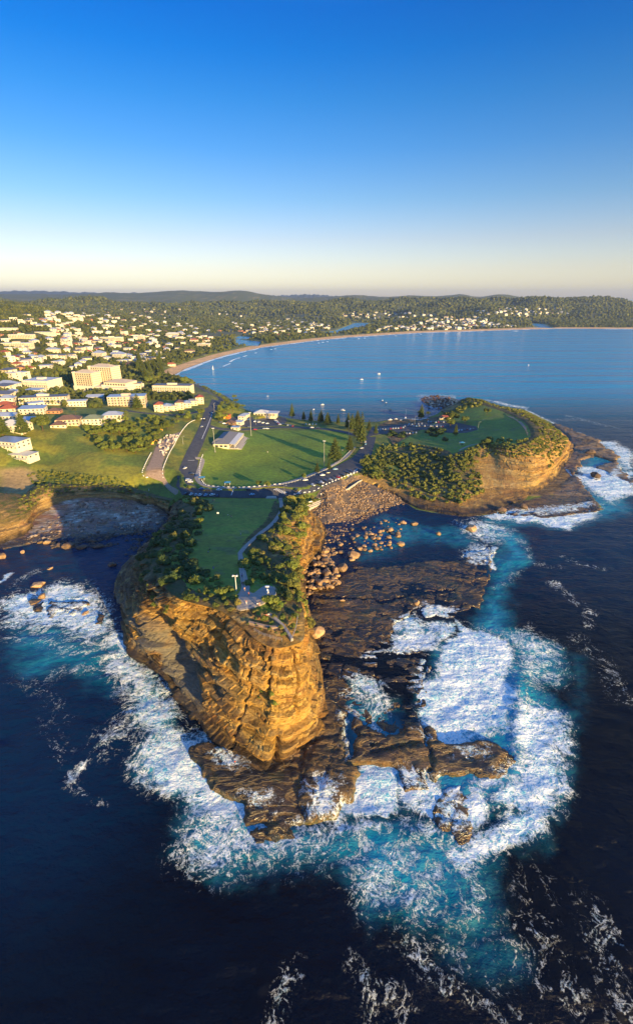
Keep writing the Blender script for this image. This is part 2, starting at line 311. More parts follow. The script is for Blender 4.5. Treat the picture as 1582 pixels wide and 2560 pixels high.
# shelves
shelf_m = np.zeros(Z.shape)
wx = XX + 9 * (fbm(XX / 9, YY / 9, 11, 5) - .5); wy = YY + 9 * (fbm(XX / 9, YY / 9, 12, 5) - .5)
for i, (pl, hz) in enumerate(SHELF):
    w = PP(pl, hz); d = sdl(wx, wy, w, 25)
    cx, cy = w.mean(0); a = random.random() * 6.28
    tilt = ((XX - cx) * math.cos(a) + (YY - cy) * math.sin(a)) * (.004 if hz < 1 else .008)
    f1 = fbm(XX / 26, YY / 8, 20 + i, 5) * 9; fl = np.floor(f1); steps = (fl / 9 - .5) * (1.5 if hz > .6 else 1.0) + ss(.8, 1, f1 - fl) / 9 * (1.5 if hz > .6 else 1.0)
    rot = .3 * (i % 3 - 1); u_ = XX * math.cos(rot) + YY * math.sin(rot) + 2.5 * fbm(XX / 12, YY / 12, 33); v_ = -XX * math.sin(rot) + YY * math.cos(rot) + 2.5 * fbm(XX / 12, YY / 12, 34)
    cu = np.floor(u_ / 7.0); cv = np.floor(v_ / 4.5); block = (_h(cu, cv, 35) - .5) * .55 * ss(.45, .6, fbm(XX / 18, YY / 18, 36))
    ed = np.minimum(np.abs(u_ / 7.0 - cu - .5) * -7 + 3.5, np.abs(v_ / 4.5 - cv - .5) * -4.5 + 2.25); block = block - .35 * (ed < .45) * ss(.45, .6, fbm(XX / 18, YY / 18, 36))
    rub = (fbm(XX / 2.2, YY / 1.6, 60 + i, 3) - .5) * .45
    hh = hz + tilt + steps + block + rub - np.maximum(d, 0) * 2.2
    m = d < 8
    Z = np.where(m & (hh > Z), hh, Z); shelf_m = np.maximum(shelf_m, 1 - ss(0, 2.5, d))
for pl, hz, fall in HOLES:
    d = sdl(wx, wy, PP(pl, 0), 25); k = 1 - ss(-fall, 0, d); Z = Z * (1 - k) + np.minimum(Z, hz) * k
# crack lines cut into the shelves
for L in ([(861,1783),(857,1840),(852,1900)], [(758,1860),(768,1848),(850,1838)], [(1064,1812),(1068,1870),(1078,1940)], [(752,2046),(757,1960),(762,1860)], [(940,1868),(1000,1862),(1090,1858)], [(800,1490),(960,1500),(1130,1470)], [(780,1650),(900,1640),(1080,1640)]):
    d = np.abs(sdl(wx, wy, PP(L, 1), 8, closed=False)); Z = np.where(d < 1.0, Z - (1 - d) * 1.2, Z)
apm = (sdl(XX, YY, HDT[:, :2], 60) > 0) & (sdl(XX, YY, HDT[:, :2], 60) < 58) & (XX > 80) & (YY < 640) & (Z > .3)
Z = np.where(apm, Z + 2.2 * (np.floor(6 * fbm(XX / 20, YY / 9, 51, 4)) / 6 - .42), Z)
# headlands
rimS = SKT[:, :2]; dS = sdl(XX, YY, rimS, 80)
zt = zS(YY); wob = (fbm(XX / 25, YY / 25, 31) - .5) * 1.2
Z = np.where(dS < -6.0 + 5 * ss(300, 318, YY), np.maximum(Z, zt + wob * ss(8, 20, -dS)), Z)
neck = (YY > 318) & (dS < 12); 
rimH = HDT[:, :2]; dH = sdl(XX, YY, rimH, 80)
Z = np.where(dH < -3.0, np.maximum(Z, hd_rb(XX, YY)), Z)
ZG = Z
def Hat(x, y):
    x = np.asarray(x, float); y = np.asarray(y, float)
    i = np.clip(np.searchsorted(GX, x) - 1, 0, len(GX) - 2); j = np.clip(np.searchsorted(GY, y) - 1, 0, len(GY) - 2)
    fx = np.clip((x - GX[i]) / (GX[i + 1] - GX[i]), 0, 1); fy = np.clip((y - GY[j]) / (GY[j + 1] - GY[j]), 0, 1)
    return (ZG[j, i] * (1 - fx) + ZG[j, i + 1] * fx) * (1 - fy) + (ZG[j + 1, i] * (1 - fx) + ZG[j + 1, i + 1] * fx) * fy
def on(px, py):
    """where the sight line through a photo point meets the ground"""
    r = ray(px, py); t = np.concatenate([np.arange(60, 700, .5), np.geomspace(700, 12000, 6000)])
    z = CAMZ + r[2] * t; h = np.maximum(Hat(r[0] * t, r[1] * t), 0)
    k = np.argmax(z < h) if (z < h).any() else len(t) - 1
    return (r[0] * t[k], r[1] * t[k], float(h[k]))
def poly_on(L): return np.array([on(a, b)[:2] for a, b in L])
# ---- colour of the ground
C = np.zeros(Z.shape + (3,))
def lerp(a, b, f): return a * (1 - f[..., None]) + np.array(b) * f[..., None]
n1 = fbm(XX / 18, YY / 18, 41); n2 = fbm(XX / 4, YY / 4, 42); n3 = fbm(XX / 90, YY / 90, 43)
C[:] = (.105, .145, .012)
C = lerp(C, (.215, .200, .013), ss(.40, .62, n1))                        # dry grass
forest = ss(650, 900, YY) * ss(1.5, 4, Z)
C = lerp(C, (.060, .075, .018), forest)
C = lerp(C, (.22, .18, .07), forest * ss(.62, .7, n1) * .6)
beach = (sl0 < .036) & (inl < 2 + 60 * ss(300, 4000, YY)) & (inl > -3) & (YY > 500)
bw = 38 + 60 * ss(1300, 3000, YY)
bm = np.where((sl0 < .036) & (YY > 700), 1 - ss(bw - 3, bw + 3, inl), 0) * (Z < 14)
C = lerp(C, (.76, .43, .16), bm)
C = lerp(C, (.33, .22, .12), bm * (1 - ss(1, 5, inl)))
rockc = np.zeros(Z.shape + (3,)); rockc[:] = (.060, .038, .018)
rockc = np.where((ZG < .9)[..., None], rockc * .5, rockc)
rockc = lerp(rockc, (.020, .016, .013), ss(.4, .6, fbm(XX / 14, YY / 5, 44)))
rockc = lerp(rockc, (.17, .10, .035), ss(.58, .7, fbm(XX / 20, YY / 6, 45)) * .6)
rockc = lerp(rockc, (.030, .040, .012), ss(.6, .72, fbm(XX / 6, YY / 6, 46)) * .5)
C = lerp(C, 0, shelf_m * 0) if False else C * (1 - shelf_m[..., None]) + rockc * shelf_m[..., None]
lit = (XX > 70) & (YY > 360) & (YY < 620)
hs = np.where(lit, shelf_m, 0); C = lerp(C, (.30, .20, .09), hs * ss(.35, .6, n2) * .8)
# left platform
lp = (sea_side < 2) & (inl > -6) & (XX < -60)
strat = fbm((XX * .8 + YY * .6) / 6, (XX * .3 - YY) / 1.6 , 47)
lpc = np.zeros(Z.shape + (3,)); lpc[:] = (.24, .19, .145); lpc = lerp(lpc, (.50, .44, .34), ss(.5, .62, strat)); lpc = lerp(lpc, (.26, .12, .08), ss(.42, .56, fbm(XX / 15, YY / 9, 53, 4)) * .85)
lpc = lerp(lpc, (.05, .05, .05), 1 - ss(0, 14, inl))
C = np.where(lp[..., None], lpc, C)
# grass on the two headlands and the oval
gh = (dS < -5.5 + 5 * ss(300, 318, YY)) | (dH < -2)
C = lerp(C, (.05, .04, .03), ((dS < 3) & ~gh & (YY < 300)) * 1.0)
ap = (dH > -2) & (dH < 60) & (XX > 80) & (YY < 640) & (Z > -1)
C = np.where(ap[..., None], lerp(np.zeros(C.shape) + (.20, .13, .055), (.07, .045, .025), ss(.4, .6, fbm(XX / 11, YY / 4, 49, 4))), C)
gc = np.zeros(Z.shape + (3,)); gc[:] = (.130, .200, .014); gc = lerp(gc, (.20, .22, .02), ss(.5, .68, n1) * .7); gc = lerp(gc, (.13, .125, .06), ss(.66, .75, fbm(XX / 8, YY / 8, 48)) * .5)
C = np.where(gh[..., None], gc, C)
tipm = (1 - ss(131, 137, YY + 5 * (n2 - .5))) * (dS < 3); C = lerp(C, (.36, .20, .08), tipm * ss(.38, .5, fbm(XX / 3, YY / 3, 50, 4)))
# boulder beach
bb = sdl(XX, YY, PP([(760,1270),(775,1300),(815,1315),(870,1312),(950,1285),(1014,1262),(1030,1240),(1000,1205),(930,1195),(880,1205),(800,1240)], 4), 30)
C = np.where(((bb < 1) & (dS > 0))[..., None], lerp(np.full(C.shape, .0) + (.26, .17, .09), (.13, .09, .055), ss(.4, .6, n2)), C)
# bare earth by the works site, grass of the oval and a sun pool painted on it
def patch(L, col, soft=2.0, z=None):
    global C
    d = sdl(XX, YY, poly_on(L) if z is None else PP(L, z), 20); C = lerp(C, col, 1 - ss(-soft, soft, d + 3 * (n2 - .5)))
patch([(372,1150),(395,1108),(440,1085),(448,1090),(420,1130),(405,1165),(410,1185),(385,1195),(362,1190)], (.25, .17, .11))
patch([(0,1175),(60,1170),(95,1185),(100,1230),(40,1240),(0,1230)], (.36, .24, .09), 5)
patch([(505,1140),(560,1085),(650,1075),(800,1074),(870,1085),(885,1120),(860,1155),(780,1195),(690,1213),(600,1217),(530,1212),(505,1195)], (.145, .225, .008), 2)
patch([(505,1150),(560,1118),(680,1108),(740,1125),(700,1150),(600,1170),(520,1185)], (.22, .28, .008), 10)  # low sun lying across the oval, painted in as brighter grass
wet = np.clip(shelf_m * (1 - ss(.5, 2.8, Z)), 0, 1)
rocky = np.clip(np.maximum(shelf_m, np.maximum(lp * 1.0, (ap | apm) * 1.0)) * (~gh), 0, 1); film = np.zeros(Z.shape)
FILM = [([(520,1885),(600,1875),(630,1930),(580,1945),(530,1935)], .62), ([(580,1990),(640,1960),(700,1985),(690,2030),(640,2015)], .6), ([(757,1945),(800,1925),(832,1945),(852,1925),(860,1960),(845,2045),(753,2048)], .58), ([(700,2030),(750,2030),(750,2050),(700,2050)], .6),
        ([(985,1905),(1036,1898),(1080,1930),(1080,1970),(1000,1970)], .66), ([(1085,1945),(1110,1990),(1100,2080),(1180,2060),(1190,1960)], .62), ([(1125,1862),(1235,1860),(1240,1915),(1160,1925),(1120,1900)], .48), ([(1245,1868),(1290,1885),(1280,1930),(1250,1925)], .6),
        ([(845,1780),(905,1755),(890,1840),(862,1902),(850,1860)], .62), ([(850,1730),(905,1690),(960,1690),(1000,1720),(985,1790),(940,1800),(905,1762),(870,1745)], .6), ([(880,1640),(960,1600),(1040,1590),(1090,1630),(1010,1650),(930,1655)], .6), ([(970,1540),(1060,1505),(1150,1510),(1140,1560),(1040,1580),(975,1580)], .62),
        ([(1040,1640),(1095,1630),(1085,1680),(1060,1720),(1030,1760),(1050,1815),(1110,1860),(1030,1840),(1020,1700)], .5), ([(1130,1370),(1225,1350),(1235,1420),(1160,1405)], .5), ([(115,1495),(220,1500),(220,1535),(115,1540)], .5),
        ([(1210,1275),(1310,1285),(1420,1280),(1500,1265),(1480,1250),(1400,1262),(1290,1270)], .6), ([(1440,1190),(1500,1190),(1560,1150),(1545,1230),(1480,1230)], .6)]
for pl, st in FILM: d = sdl(wx, wy, PP(pl, .8), 15); film = np.maximum(film, st * (1 - ss(-5.5, 3.5, d + 5 * (fbm(XX / 5, YY / 5, 52, 4) - .5))))
V = np.stack([XX, YY, Z], -1).reshape(-1, 3)
t = NT('ground'); ca = t.attr('col').outputs['Color']; wa = t.attr('wet').outputs['Fac']; po = t.pos()
nf = t.noise(po, .35, 8, .65); nc = t.ramp(nf, [(.32, .62), (.7, 1.4)])
nfar = t.noise(po, .035, 5, .6); nc2 = t.ramp(nfar, [(.35, .8), (.65, 1.2)])
ra = t.attr('rocky').outputs['Fac']; ff = t.attr('film').outputs['Fac']
gcol = t.mix(1, t.mix(1, ca, nc, 'MULTIPLY'), nc2, 'MULTIPLY')
sn_ = t.noise(t.mapv(po, (.35, 1.2, 1), (0, 0, .25)), .5, 8, .7, .8); vein = t.math('SUBTRACT', 1.0, t.math('MULTIPLY', t.math('ABSOLUTE', t.math('SUBTRACT', t.noise(t.mapv(po, (.5, 1.1, 1), (0, 0, .5)), .16, 7, .6, 1.5), .5)), 22.0), clamp=True)
gcol = t.mix(ra, gcol, t.mix(1, gcol, t.ramp(sn_, [(.36, .45), (.5, 1.0), (.66, 1.6)]), 'MULTIPLY')); gcol = t.mix(t.math('MULTIPLY', t.math('MULTIPLY', vein, ra), .7), gcol, (.34, .19, .05))
fmask, fcol, _wp = foam_nodes(t, ff, po); gcol = t.mix(fmask, gcol, fcol); t.base(gcol)
t.rough(t.math('MULTIPLY_ADD', wa, -.74, .92)); t.spec(.6)
t.bump(t.math('ADD', t.noise(po, 1.6, 6, .65), t.math('MULTIPLY', t.math('SUBTRACT', sn_, t.math('MULTIPLY', vein, .4)), t.math('MULTIPLY', ra, 2.2))), .7, .6)
M_ground = t.m
me = mesh_np('ground', V, grid_faces(len(GY), len(GX)), [M_ground]); vattr(me, 'col', C.reshape(-1, 3), 'FLOAT_COLOR'); vattr(me, 'wet', wet); vattr(me, 'rocky', rocky); vattr(me, 'film', film)
tag(link('ground', me), kind='structure')

# far blue ridges and the sea bed beyond
M_far = simple('far_ridge', (.035, .05, .03), .95, .2, .002)
def far_ridge(L, D, depth):
    xs = np.linspace(L[0][0], L[-1][0], 160); ys = np.interp(xs, [a for a, b in L], [b for a, b in L])
    rows = []
    for k, f in ((0, 0), (.35, .6), (.7, .92), (1, 1), (1.5, .8), (2.2, 0)):
        row = []
        for i, (a, b) in enumerate(zip(xs, ys)):
            x, y, z = PD(a, b, D); zz = (z + 14 * math.sin(i * .9) * math.sin(i * .37)) * f; q = 1 + (k - 1) * depth / D
            row.append((x * q, y * q, zz - 2))
        rows.append(row)
    V = np.array(rows).reshape(-1, 3); return link('hills', mesh_np('hills', V, grid_faces(6, 160), [M_far]))
tag(far_ridge([(-200,730),(0,727),(60,726),(130,727),(200,730),(330,731),(430,735),(600,742)], 12000, 2500), kind='structure')
tag(far_ridge([(600,744),(660,739),(720,737),(760,735),(800,736),(833,739),(900,743),(960,745)], 13000, 2500), kind='structure')

# ================================================================ CLIFFS
def catmull(Pts, n):
    Pts = np.asarray(Pts, float); K = len(Pts); u = np.linspace(0, K - 1, n); i = np.clip(u.astype(int), 0, K - 2); f = (u - i)[:, None]
    p0 = Pts[np.clip(i - 1, 0, K - 1)]; p1 = Pts[i]; p2 = Pts[i + 1]; p3 = Pts[np.clip(i + 2, 0, K - 1)]
    return .5 * ((2 * p1) + (-p0 + p2) * f + (2 * p0 - 5 * p1 + 4 * p2 - p3) * f**2 + (-p0 + 3 * p1 - 3 * p2 + p3) * f**3)
def loft_cliff(name, T, B, pw, step, rows, amp, seed, inset=4.0, extra=None, foot=3.0, topf=None):
    K = len(T); L = np.linalg.norm(np.diff(B[:, :2], axis=0), axis=1).sum(); n = int(L / step)
    base = np.concatenate([T, B, np.array(pw)[:, None]], 1)
    # resample evenly along the mean outline
    mid = (T + B) / 2; seg = np.concatenate([[0], np.cumsum(np.maximum(np.linalg.norm(np.diff(mid[:, :2], axis=0), axis=1), 1))])
    dense = catmull(base, K * 40); us = np.interp(np.linspace(0, K - 1, K * 40), np.arange(K), seg)
    s = np.linspace(0, seg[-1], n); Q = np.stack([np.interp(s, us, dense[:, c]) for c in range(7)], 1)
    T2, B2, p2 = Q[:, :3], Q[:, 3:6], Q[:, 6]
    t = np.linspace(0, 1, rows)[:, None]
    h = t ** p2[None]                                                # (rows, n)
    X = T2[None, :, 0] * (1 - h) + B2[None, :, 0] * h; Y = T2[None, :, 1] * (1 - h) + B2[None, :, 1] * h; Zc = T2[None, :, 2] * (1 - t) + B2[None, :, 2] * t
    tx = np.gradient(X, axis=1); ty = np.gradient(Y, axis=1); ln = np.hypot(tx, ty) + 1e-9
    k = max(3, int(8 / step)); ker = np.ones(k) / k
    sm = lambda a: np.stack([np.convolve(np.pad(r, k, 'edge'), ker, 'same')[k:-k] for r in a])
    nx, ny = sm(ty / ln), sm(-tx / ln); ln = np.hypot(nx, ny) + 1e-9; nx /= ln; ny /= ln
    # outward = pointing from rim to foot side
    ox, oy = (B2 - T2)[:, 0].sum(), (B2 - T2)[:, 1].sum()
    sg = np.sign((nx * (B2 - T2)[None, :, 0] + ny * (B2 - T2)[None, :, 1]).sum()); nx *= sg; ny *= sg
    S = np.broadcast_to(s[None], X.shape); th = Zc + 5 * (fbm(S / 45, Zc / 60, seed) - .5) + .05 * S
    disp = (fbm(S / 26, Zc / 16, seed + 1, 4) - .5) * 5.5 * amp
    # bedding: layers of uneven thickness standing out or worn back
    lay = th / 2.6 + .8 * vn(th / 7, S * 0 + 3, seed + 2); li = np.floor(lay); lf = lay - li
    disp += (_h(li, li * 0, seed + 3) - .5) * 3.3 * amp * (.45 + fbm(S / 30, Zc / 30, seed + 4))
    bwid = 4.5 + 8 * _h(li, li * 0 + 1, seed + 5); cell = np.floor(S / bwid + _h(li, li * 0 + 2, seed + 6) * 7 + .8 * vn(S / 5, lay, seed + 9)); cf = S / bwid - np.floor(S / bwid)
    jm = .25 + .75 * ss(.35, .52, fbm(S / 22, Zc / 14, seed + 8))
    disp += (_h(cell, li, seed + 7) - .5) * 2.2 * amp * jm
    big = np.floor(S / 11 + 1.2 * vn(S / 40, Zc / 30, seed + 15) + .6 * vn(S / 9, Zc / 12, seed + 16)); bl = np.floor(th / 9 + vn(S / 30, Zc / 40, seed + 17)); disp += (_h(big, bl, seed + 18) - .5) * 2.6 * amp * (1 if amp > .9 else .35)
    disp -= (lf < .22) * 1.5 * amp * ss(.35, .6, fbm(S / 15, Zc / 9, seed + 14)) + .45 * amp * (vn(S / .9, lay * 2.2, seed + 12) > .80)
    disp += (fbm(S / 4.5, Zc / 1.6, seed + 10, 4) - .5) * 1.1 * amp
    if extra is not None: disp += extra(s / seg[-1] * 1.0, np.interp(s, seg, np.arange(K)), t, S, Zc)
    env = ss(0, .06, t) ; disp = disp * env
    X = X + nx * disp; Y = Y + ny * disp; Zc = Zc + (fbm(S / 4, Zc / 4, seed + 11, 3) - .5) * .4 * amp * ss(0, .04, t) 
    # turf lip turned in over the top and a foot run out under the water
    k_ = np.interp(s, seg, np.arange(K)); LX, LY, LZ = [], [], []
    for f in (1.0, .8, .6, .4, .2):
        lx = T2[:, 0] - nx[0] * inset * f; ly = T2[:, 1] - ny[0] * inset * f; lz = T2[:, 2].copy()
        if topf is not None: lz = lz * (1 - min(1, f * 2)) + np.clip(topf(lx, ly), lz - 2, lz + 2) * min(1, f * 2)
        LX.append(lx); LY.append(ly); LZ.append(lz - (.5 if f > .9 else -.05) + (fbm(lx / 2, ly / 2, 7) - .5) * .5)
    X = np.vstack(LX + [X, X[-1] + nx[-1] * foot]); Y = np.vstack(LY + [Y, Y[-1] + ny[-1] * foot]); Zc = np.vstack(LZ + [Zc, Zc[-1] - 4])
    V = np.stack([X, Y, Zc], -1); rel = np.vstack([np.repeat(t[:1] * 0 - .01 + 0 * S[:1], 5, 0), np.broadcast_to(t, S.shape), np.ones_like(S[:1])])
    bed = _h(li, li * 0 + 5, seed + 20) * .7 + .3 * _h(cell, li, seed + 21)
    return V, rel, np.vstack([np.repeat(bed[:1], 5, 0), bed, bed[:1]]), k_
def cliff_mat(name, gold=(.50, .31, .068), pale=(.62, .44, .16), dark=(.10, .062, .032), grey=(.17, .15, .11)):
    t = NT(name); po = t.pos(); th = t.attr('strata').outputs['Fac']
    cv = t.n('ShaderNodeCombineXYZ'); sx = t.n('ShaderNodeSeparateXYZ'); t.l(po, sx.inputs[0])
    big = t.noise(po, .045, 6, .6); med = t.noise(t.mapv(po, (.25, .25, 1.3)), .55, 8, .65, .6); fine = t.noise(t.mapv(po, (.5, .5, 2.2)), 1.6, 8, .7)
    c = t.mix(t.ramp(big, [(.42, 0.0), (.62, .6)]), tuple(gold), (.24, .125, .05))
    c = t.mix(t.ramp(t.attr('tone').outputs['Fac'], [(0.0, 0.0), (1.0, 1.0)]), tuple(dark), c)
    c = t.mix(t.ramp(med, [(.50, 0.0), (.66, .75)]), c, tuple(pale))
    c = t.mix(t.ramp(t.noise(po, .12, 6, .7), [(.55, 0.0), (.68, .6)]), c, (.30, .13, .05))
    line = t.noise(t.mapv(po, (.05, .05, 1.6)), 1.0, 7, .75, .4); c = t.mix(1, c, t.ramp(line, [(.36, .42), (.46, 1.0), (.6, 1.12)]), 'MULTIPLY')
    c = t.mix(1, c, t.ramp(th, [(0, (.50, .44, .38)), (.35, (.95, .85, .72)), (.7, (1.0, 1.0, 1.0)), (1, (1.30, 1.22, 1.1))]), 'MULTIPLY')
    c = t.mix(t.attr('grey').outputs['Fac'], c, tuple(grey))
    c = t.mix(t.attr('turf').outputs['Fac'], c, t.mix(t.ramp(med, [(.4, 0.0), (.6, 1.0)]), (.052, .070, .018), (.15, .10, .045)))
    c = t.mix(1, c, t.ramp(fine, [(.3, .55), (.7, 1.35)]), 'MULTIPLY')
    zz = t.math('ADD', sx.outputs['Z'], t.math('MULTIPLY', t.math('SUBTRACT', t.noise(po, .15, 4), .5), 7))
    wet = t.ramp(t.math('DIVIDE', zz, 10.0), [(.12, 1.0), (.5, 0.0)])
    c = t.mix(wet, c, (.030, .022, .014)); t.base(c)
    t.rough(t.math('MULTIPLY_ADD', wet, -.45, .88)); t.spec(.3)
    t.bump(t.math('ADD', t.math('MULTIPLY', med, 1.0), t.math('ADD', t.math('MULTIPLY', fine, .5), t.math('MULTIPLY', line, 1.2))), .9, .8)
    return t.m
M_cliff = cliff_mat('cliff_rock')
def groove(sn, k, t, S, Zc):
    k = k[None, :]; c = .30 + .17 * (k - 6.5); g = np.exp(-((t - c) / .085)**2) * ss(6.2, 7.2, k) * (1 - ss(10.6, 11.6, k))
    r = np.exp(-((t - c - .17) / .08)**2) * ss(5.8, 7, k) * (1 - ss(10.5, 11.8, k))
    cave = np.exp(-(((k - 10.3) / .8)**2 + ((t - .88) / .13)**2)); notch = np.exp(-((k - 15.55) / .12)**2) * ss(.7, .95, t)
    cleft = .5 * np.exp(-((k - 11.3) / .07)**2) * ss(.1, .3, t) + .5 * np.exp(-((k - 14.1) / .06)**2) * (1 - ss(.5, .7, t)) + .45 * np.exp(-((k - 9.3) / .08)**2) * (1 - ss(.3, .5, t)) + np.exp(-((k - 13.2) / .13)**2) * ss(.6, .8, t) + np.exp(-((k - 12.5) / .1)**2) * (1 - ss(.35, .5, t)) * .6
    return (-7.5 * g + 3.5 * r) * (1 - ss(.72, .95, t)) - 2.5 * cave - 5 * notch - 4 * cleft
def put_cliff(name, T, B, pw, step, rows, amp, seed, tone, grey, extra=None, mat=None, inset=4.0, topf=None, turf=None):
    V, rel, S, kk = loft_cliff(name, T, B, pw, step, rows, amp, seed, inset, extra, topf=topf)
    KK = np.broadcast_to(kk[None], rel.shape); nr, nc = rel.shape; me = mesh_np(name, V.reshape(-1, 3), grid_faces(nr, nc), [mat or M_cliff], smooth=False)
    vattr(me, 'strata', S); x, y, z = V[..., 0], V[..., 1], V[..., 2]
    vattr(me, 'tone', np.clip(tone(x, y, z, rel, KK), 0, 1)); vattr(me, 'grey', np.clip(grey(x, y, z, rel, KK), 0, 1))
    tf = (1 - ss(0, .03, rel)) * (1 if name != 'headland_cliff' else 1 - .85 * ss(8.3, 9.3, KK) * (1 - ss(16.2, 17, KK)))
    if turf is not None: tf = np.maximum(tf, turf(x, y, z, rel, np.broadcast_to(kk[None], rel.shape)))
    vattr(me, 'turf', np.clip(tf, 0, 1)); tag(link(name, me), kind='structure')
    return V, rel, kk
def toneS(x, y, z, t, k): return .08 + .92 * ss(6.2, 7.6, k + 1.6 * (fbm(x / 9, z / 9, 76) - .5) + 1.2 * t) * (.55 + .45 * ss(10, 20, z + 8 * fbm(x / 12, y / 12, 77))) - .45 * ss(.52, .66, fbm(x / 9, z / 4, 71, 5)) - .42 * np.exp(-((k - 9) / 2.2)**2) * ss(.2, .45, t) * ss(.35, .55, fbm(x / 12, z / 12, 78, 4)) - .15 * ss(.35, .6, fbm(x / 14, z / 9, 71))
def greyS(x, y, z, t, k): return (ss(4.5, 6, k) * (1 - ss(9.5, 11, k)) * ss(.35, .6, t) * (1 - ss(.85, 1, t)) + (1 - ss(4, 6, k)) * .25) * ss(.3, .6, fbm(x / 10, z / 5, 72))
def turfS(x, y, z, t, k):
    n = fbm(x / 5, y / 5 + z / 5, 73, 4)
    return (1 - ss(3.5, 6.5, k)) * (1 - ss(.12, .4, t)) + ss(17.5, 19, k) * (1 - ss(.3, .55, t)) * ss(.42, .52, n)
def turfH(x, y, z, t, k):
    n = fbm(x / 8, y / 8 + z / 5, 74, 4)
    return (1 - ss(6.5, 8, k)) * (1 - ss(.45, .7, t)) + (1 - ss(.0, .2, t)) * .8 + ss(12, 13.5, k) * (1 - ss(.5, .8, t)) * ss(.4, .5, n)
def turfL(x, y, z, t, k):
    n = fbm(x / 8, y / 8 + z / 5, 75, 4)
    return (1 - ss(.35, .75, t)) * ss(.42, .52, n) + (1 - ss(0, .2, t))
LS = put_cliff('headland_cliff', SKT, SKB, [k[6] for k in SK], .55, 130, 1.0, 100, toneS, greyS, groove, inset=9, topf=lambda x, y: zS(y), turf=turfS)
LH = put_cliff('far_headland_cliff', HDT, HDB, [k[6] for k in HD], .8, 60, .85, 200, lambda x, y, z, t, s: .85 + 0 * t, lambda x, y, z, t, s: .1 + 0 * t, inset=6, topf=hd_rb, turf=turfH)
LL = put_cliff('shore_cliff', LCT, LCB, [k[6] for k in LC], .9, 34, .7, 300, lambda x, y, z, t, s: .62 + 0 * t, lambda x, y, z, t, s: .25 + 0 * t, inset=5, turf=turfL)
# ================================================================ SEA
FOAM = [ # outline (photo points at sea level), strength, softness m
 ([(303,1549),(274,1581),(238,1617),(278,1672),(325,1728),(333,1767),(349,1807),(349,1867),(357,1906),(357,1946),(389,1998),(437,2006),(470,2035),(540,2060),(640,2070),(700,2060),(640,1950),(560,1880),(480,1815),(431,1725),(374,1667),(323,1616)], 1.0, 10),
 ([(0,1500),(60,1478),(160,1452),(215,1466),(285,1500),(305,1560),(280,1605),(200,1600),(100,1585),(40,1570),(0,1560)], .8, 12),
 ([(0,1570),(80,1590),(200,1600),(260,1610),(235,1635),(150,1640),(60,1610),(0,1600)], .55, 10),
 ([(90,1720),(140,1690),(230,1650),(290,1640),(300,1690),(240,1680),(170,1700)], .5, 7),
 ([(437,2006),(470,2035),(450,2065),(439,2127),(470,2180),(502,2206),(560,2185),(640,2170),(740,2180),(830,2195),(860,2140),(880,2060),(700,2050),(560,2020)], .72, 12),
 ([(600,2060),(700,2050),(830,2050),(1000,2060),(1200,2080),(1310,2040),(1370,2060),(1376,2100),(1250,2120),(1150,2140),(1000,2120),(900,2115),(760,2100),(640,2100)], .85, 9),
 ([(880,2110),(1000,2120),(1040,2150),(1020,2220),(960,2270),(900,2260),(880,2180)], .82, 14),
 ([(1142,1592),(1139,1552),(1176,1570),(1229,1582),(1292,1645),(1290,1725),(1284,1867),(1240,1850),(1150,1860),(1097,1857),(1091,1815),(1060,1809),(1049,1762),(1060,1703),(1081,1650)], 1.0, 6),
 ([(1300,1690),(1320,1740),(1370,1770),(1405,1800),(1425,1867),(1404,1941),(1435,1989),(1400,2000),(1386,2054),(1370,2120),(1300,2060),(1240,2040),(1210,2010),(1290,1930),(1284,1850),(1288,1740)], 1.0, 7),
 ([(1176,1560),(1240,1575),(1330,1560),(1400,1620),(1410,1700),(1370,1740),(1320,1720),(1290,1650)], .58, 12),
 ([(980,1560),(1035,1525),(1070,1555),(1139,1560),(1139,1600),(1091,1630),(1010,1620),(960,1625),(900,1640),(880,1632),(960,1605)], .72, 5),
 ([(850,1690),(890,1680),(970,1695),(985,1760),(960,1800),(1000,1822),(940,1824),(905,1762),(870,1730)], .8, 7),
 ([(860,1785),(875,1790),(905,1760),(880,1850),(862,1902)], .8, 2),
 ([(890,1899),(985,1903),(992,1960),(985,2045),(830,2060),(835,2010),(870,1985)], .97, 3),
 ([(985,1960),(1085,1945),(1110,1990),(1180,1945),(1260,1930),(1285,1945),(1200,2020),(1180,2060),(1080,2055),(990,2050)], .82, 5),
 ([(757,1950),(830,1960),(832,2045),(753,2048)], .75, 3),
 ([(1276,2138),(1171,2180),(1150,2240),(1180,2300),(1110,2330),(1056,2336),(994,2326),(889,2274),(860,2200),(900,2130),(1150,2130)], .55, 14),
 ([(1200,1290),(1240,1268),(1320,1285),(1420,1285),(1510,1260),(1500,1300),(1420,1325),(1330,1310),(1260,1305)], .95, 8),
 ([(1190,1295),(1260,1310),(1300,1330),(1230,1360),(1170,1340),(1120,1310)], .6, 9),
 ([(1430,1190),(1450,1165),(1520,1170),(1590,1180),(1590,1230),(1530,1260),(1490,1240)], .9, 8),
 ([(1460,1085),(1500,1100),(1545,1100),(1590,1140),(1590,1180),(1540,1170),(1530,1130)], .75, 9),
 ([(1344,1040),(1380,1052),(1430,1075),(1465,1085),(1450,1092),(1380,1062)], .8, 7),
 ([(1130,1370),(1180,1350),(1225,1355),(1235,1380),(1222,1420),(1160,1400)], .5, 6),
 ([(1196,996),(1250,1012),(1320,1024),(1325,1018),(1250,1004)], .5, 6),
 ([(1040,985),(1140,985),(1150,1010),(1080,1025),(1045,1010)], .38, 8),
]
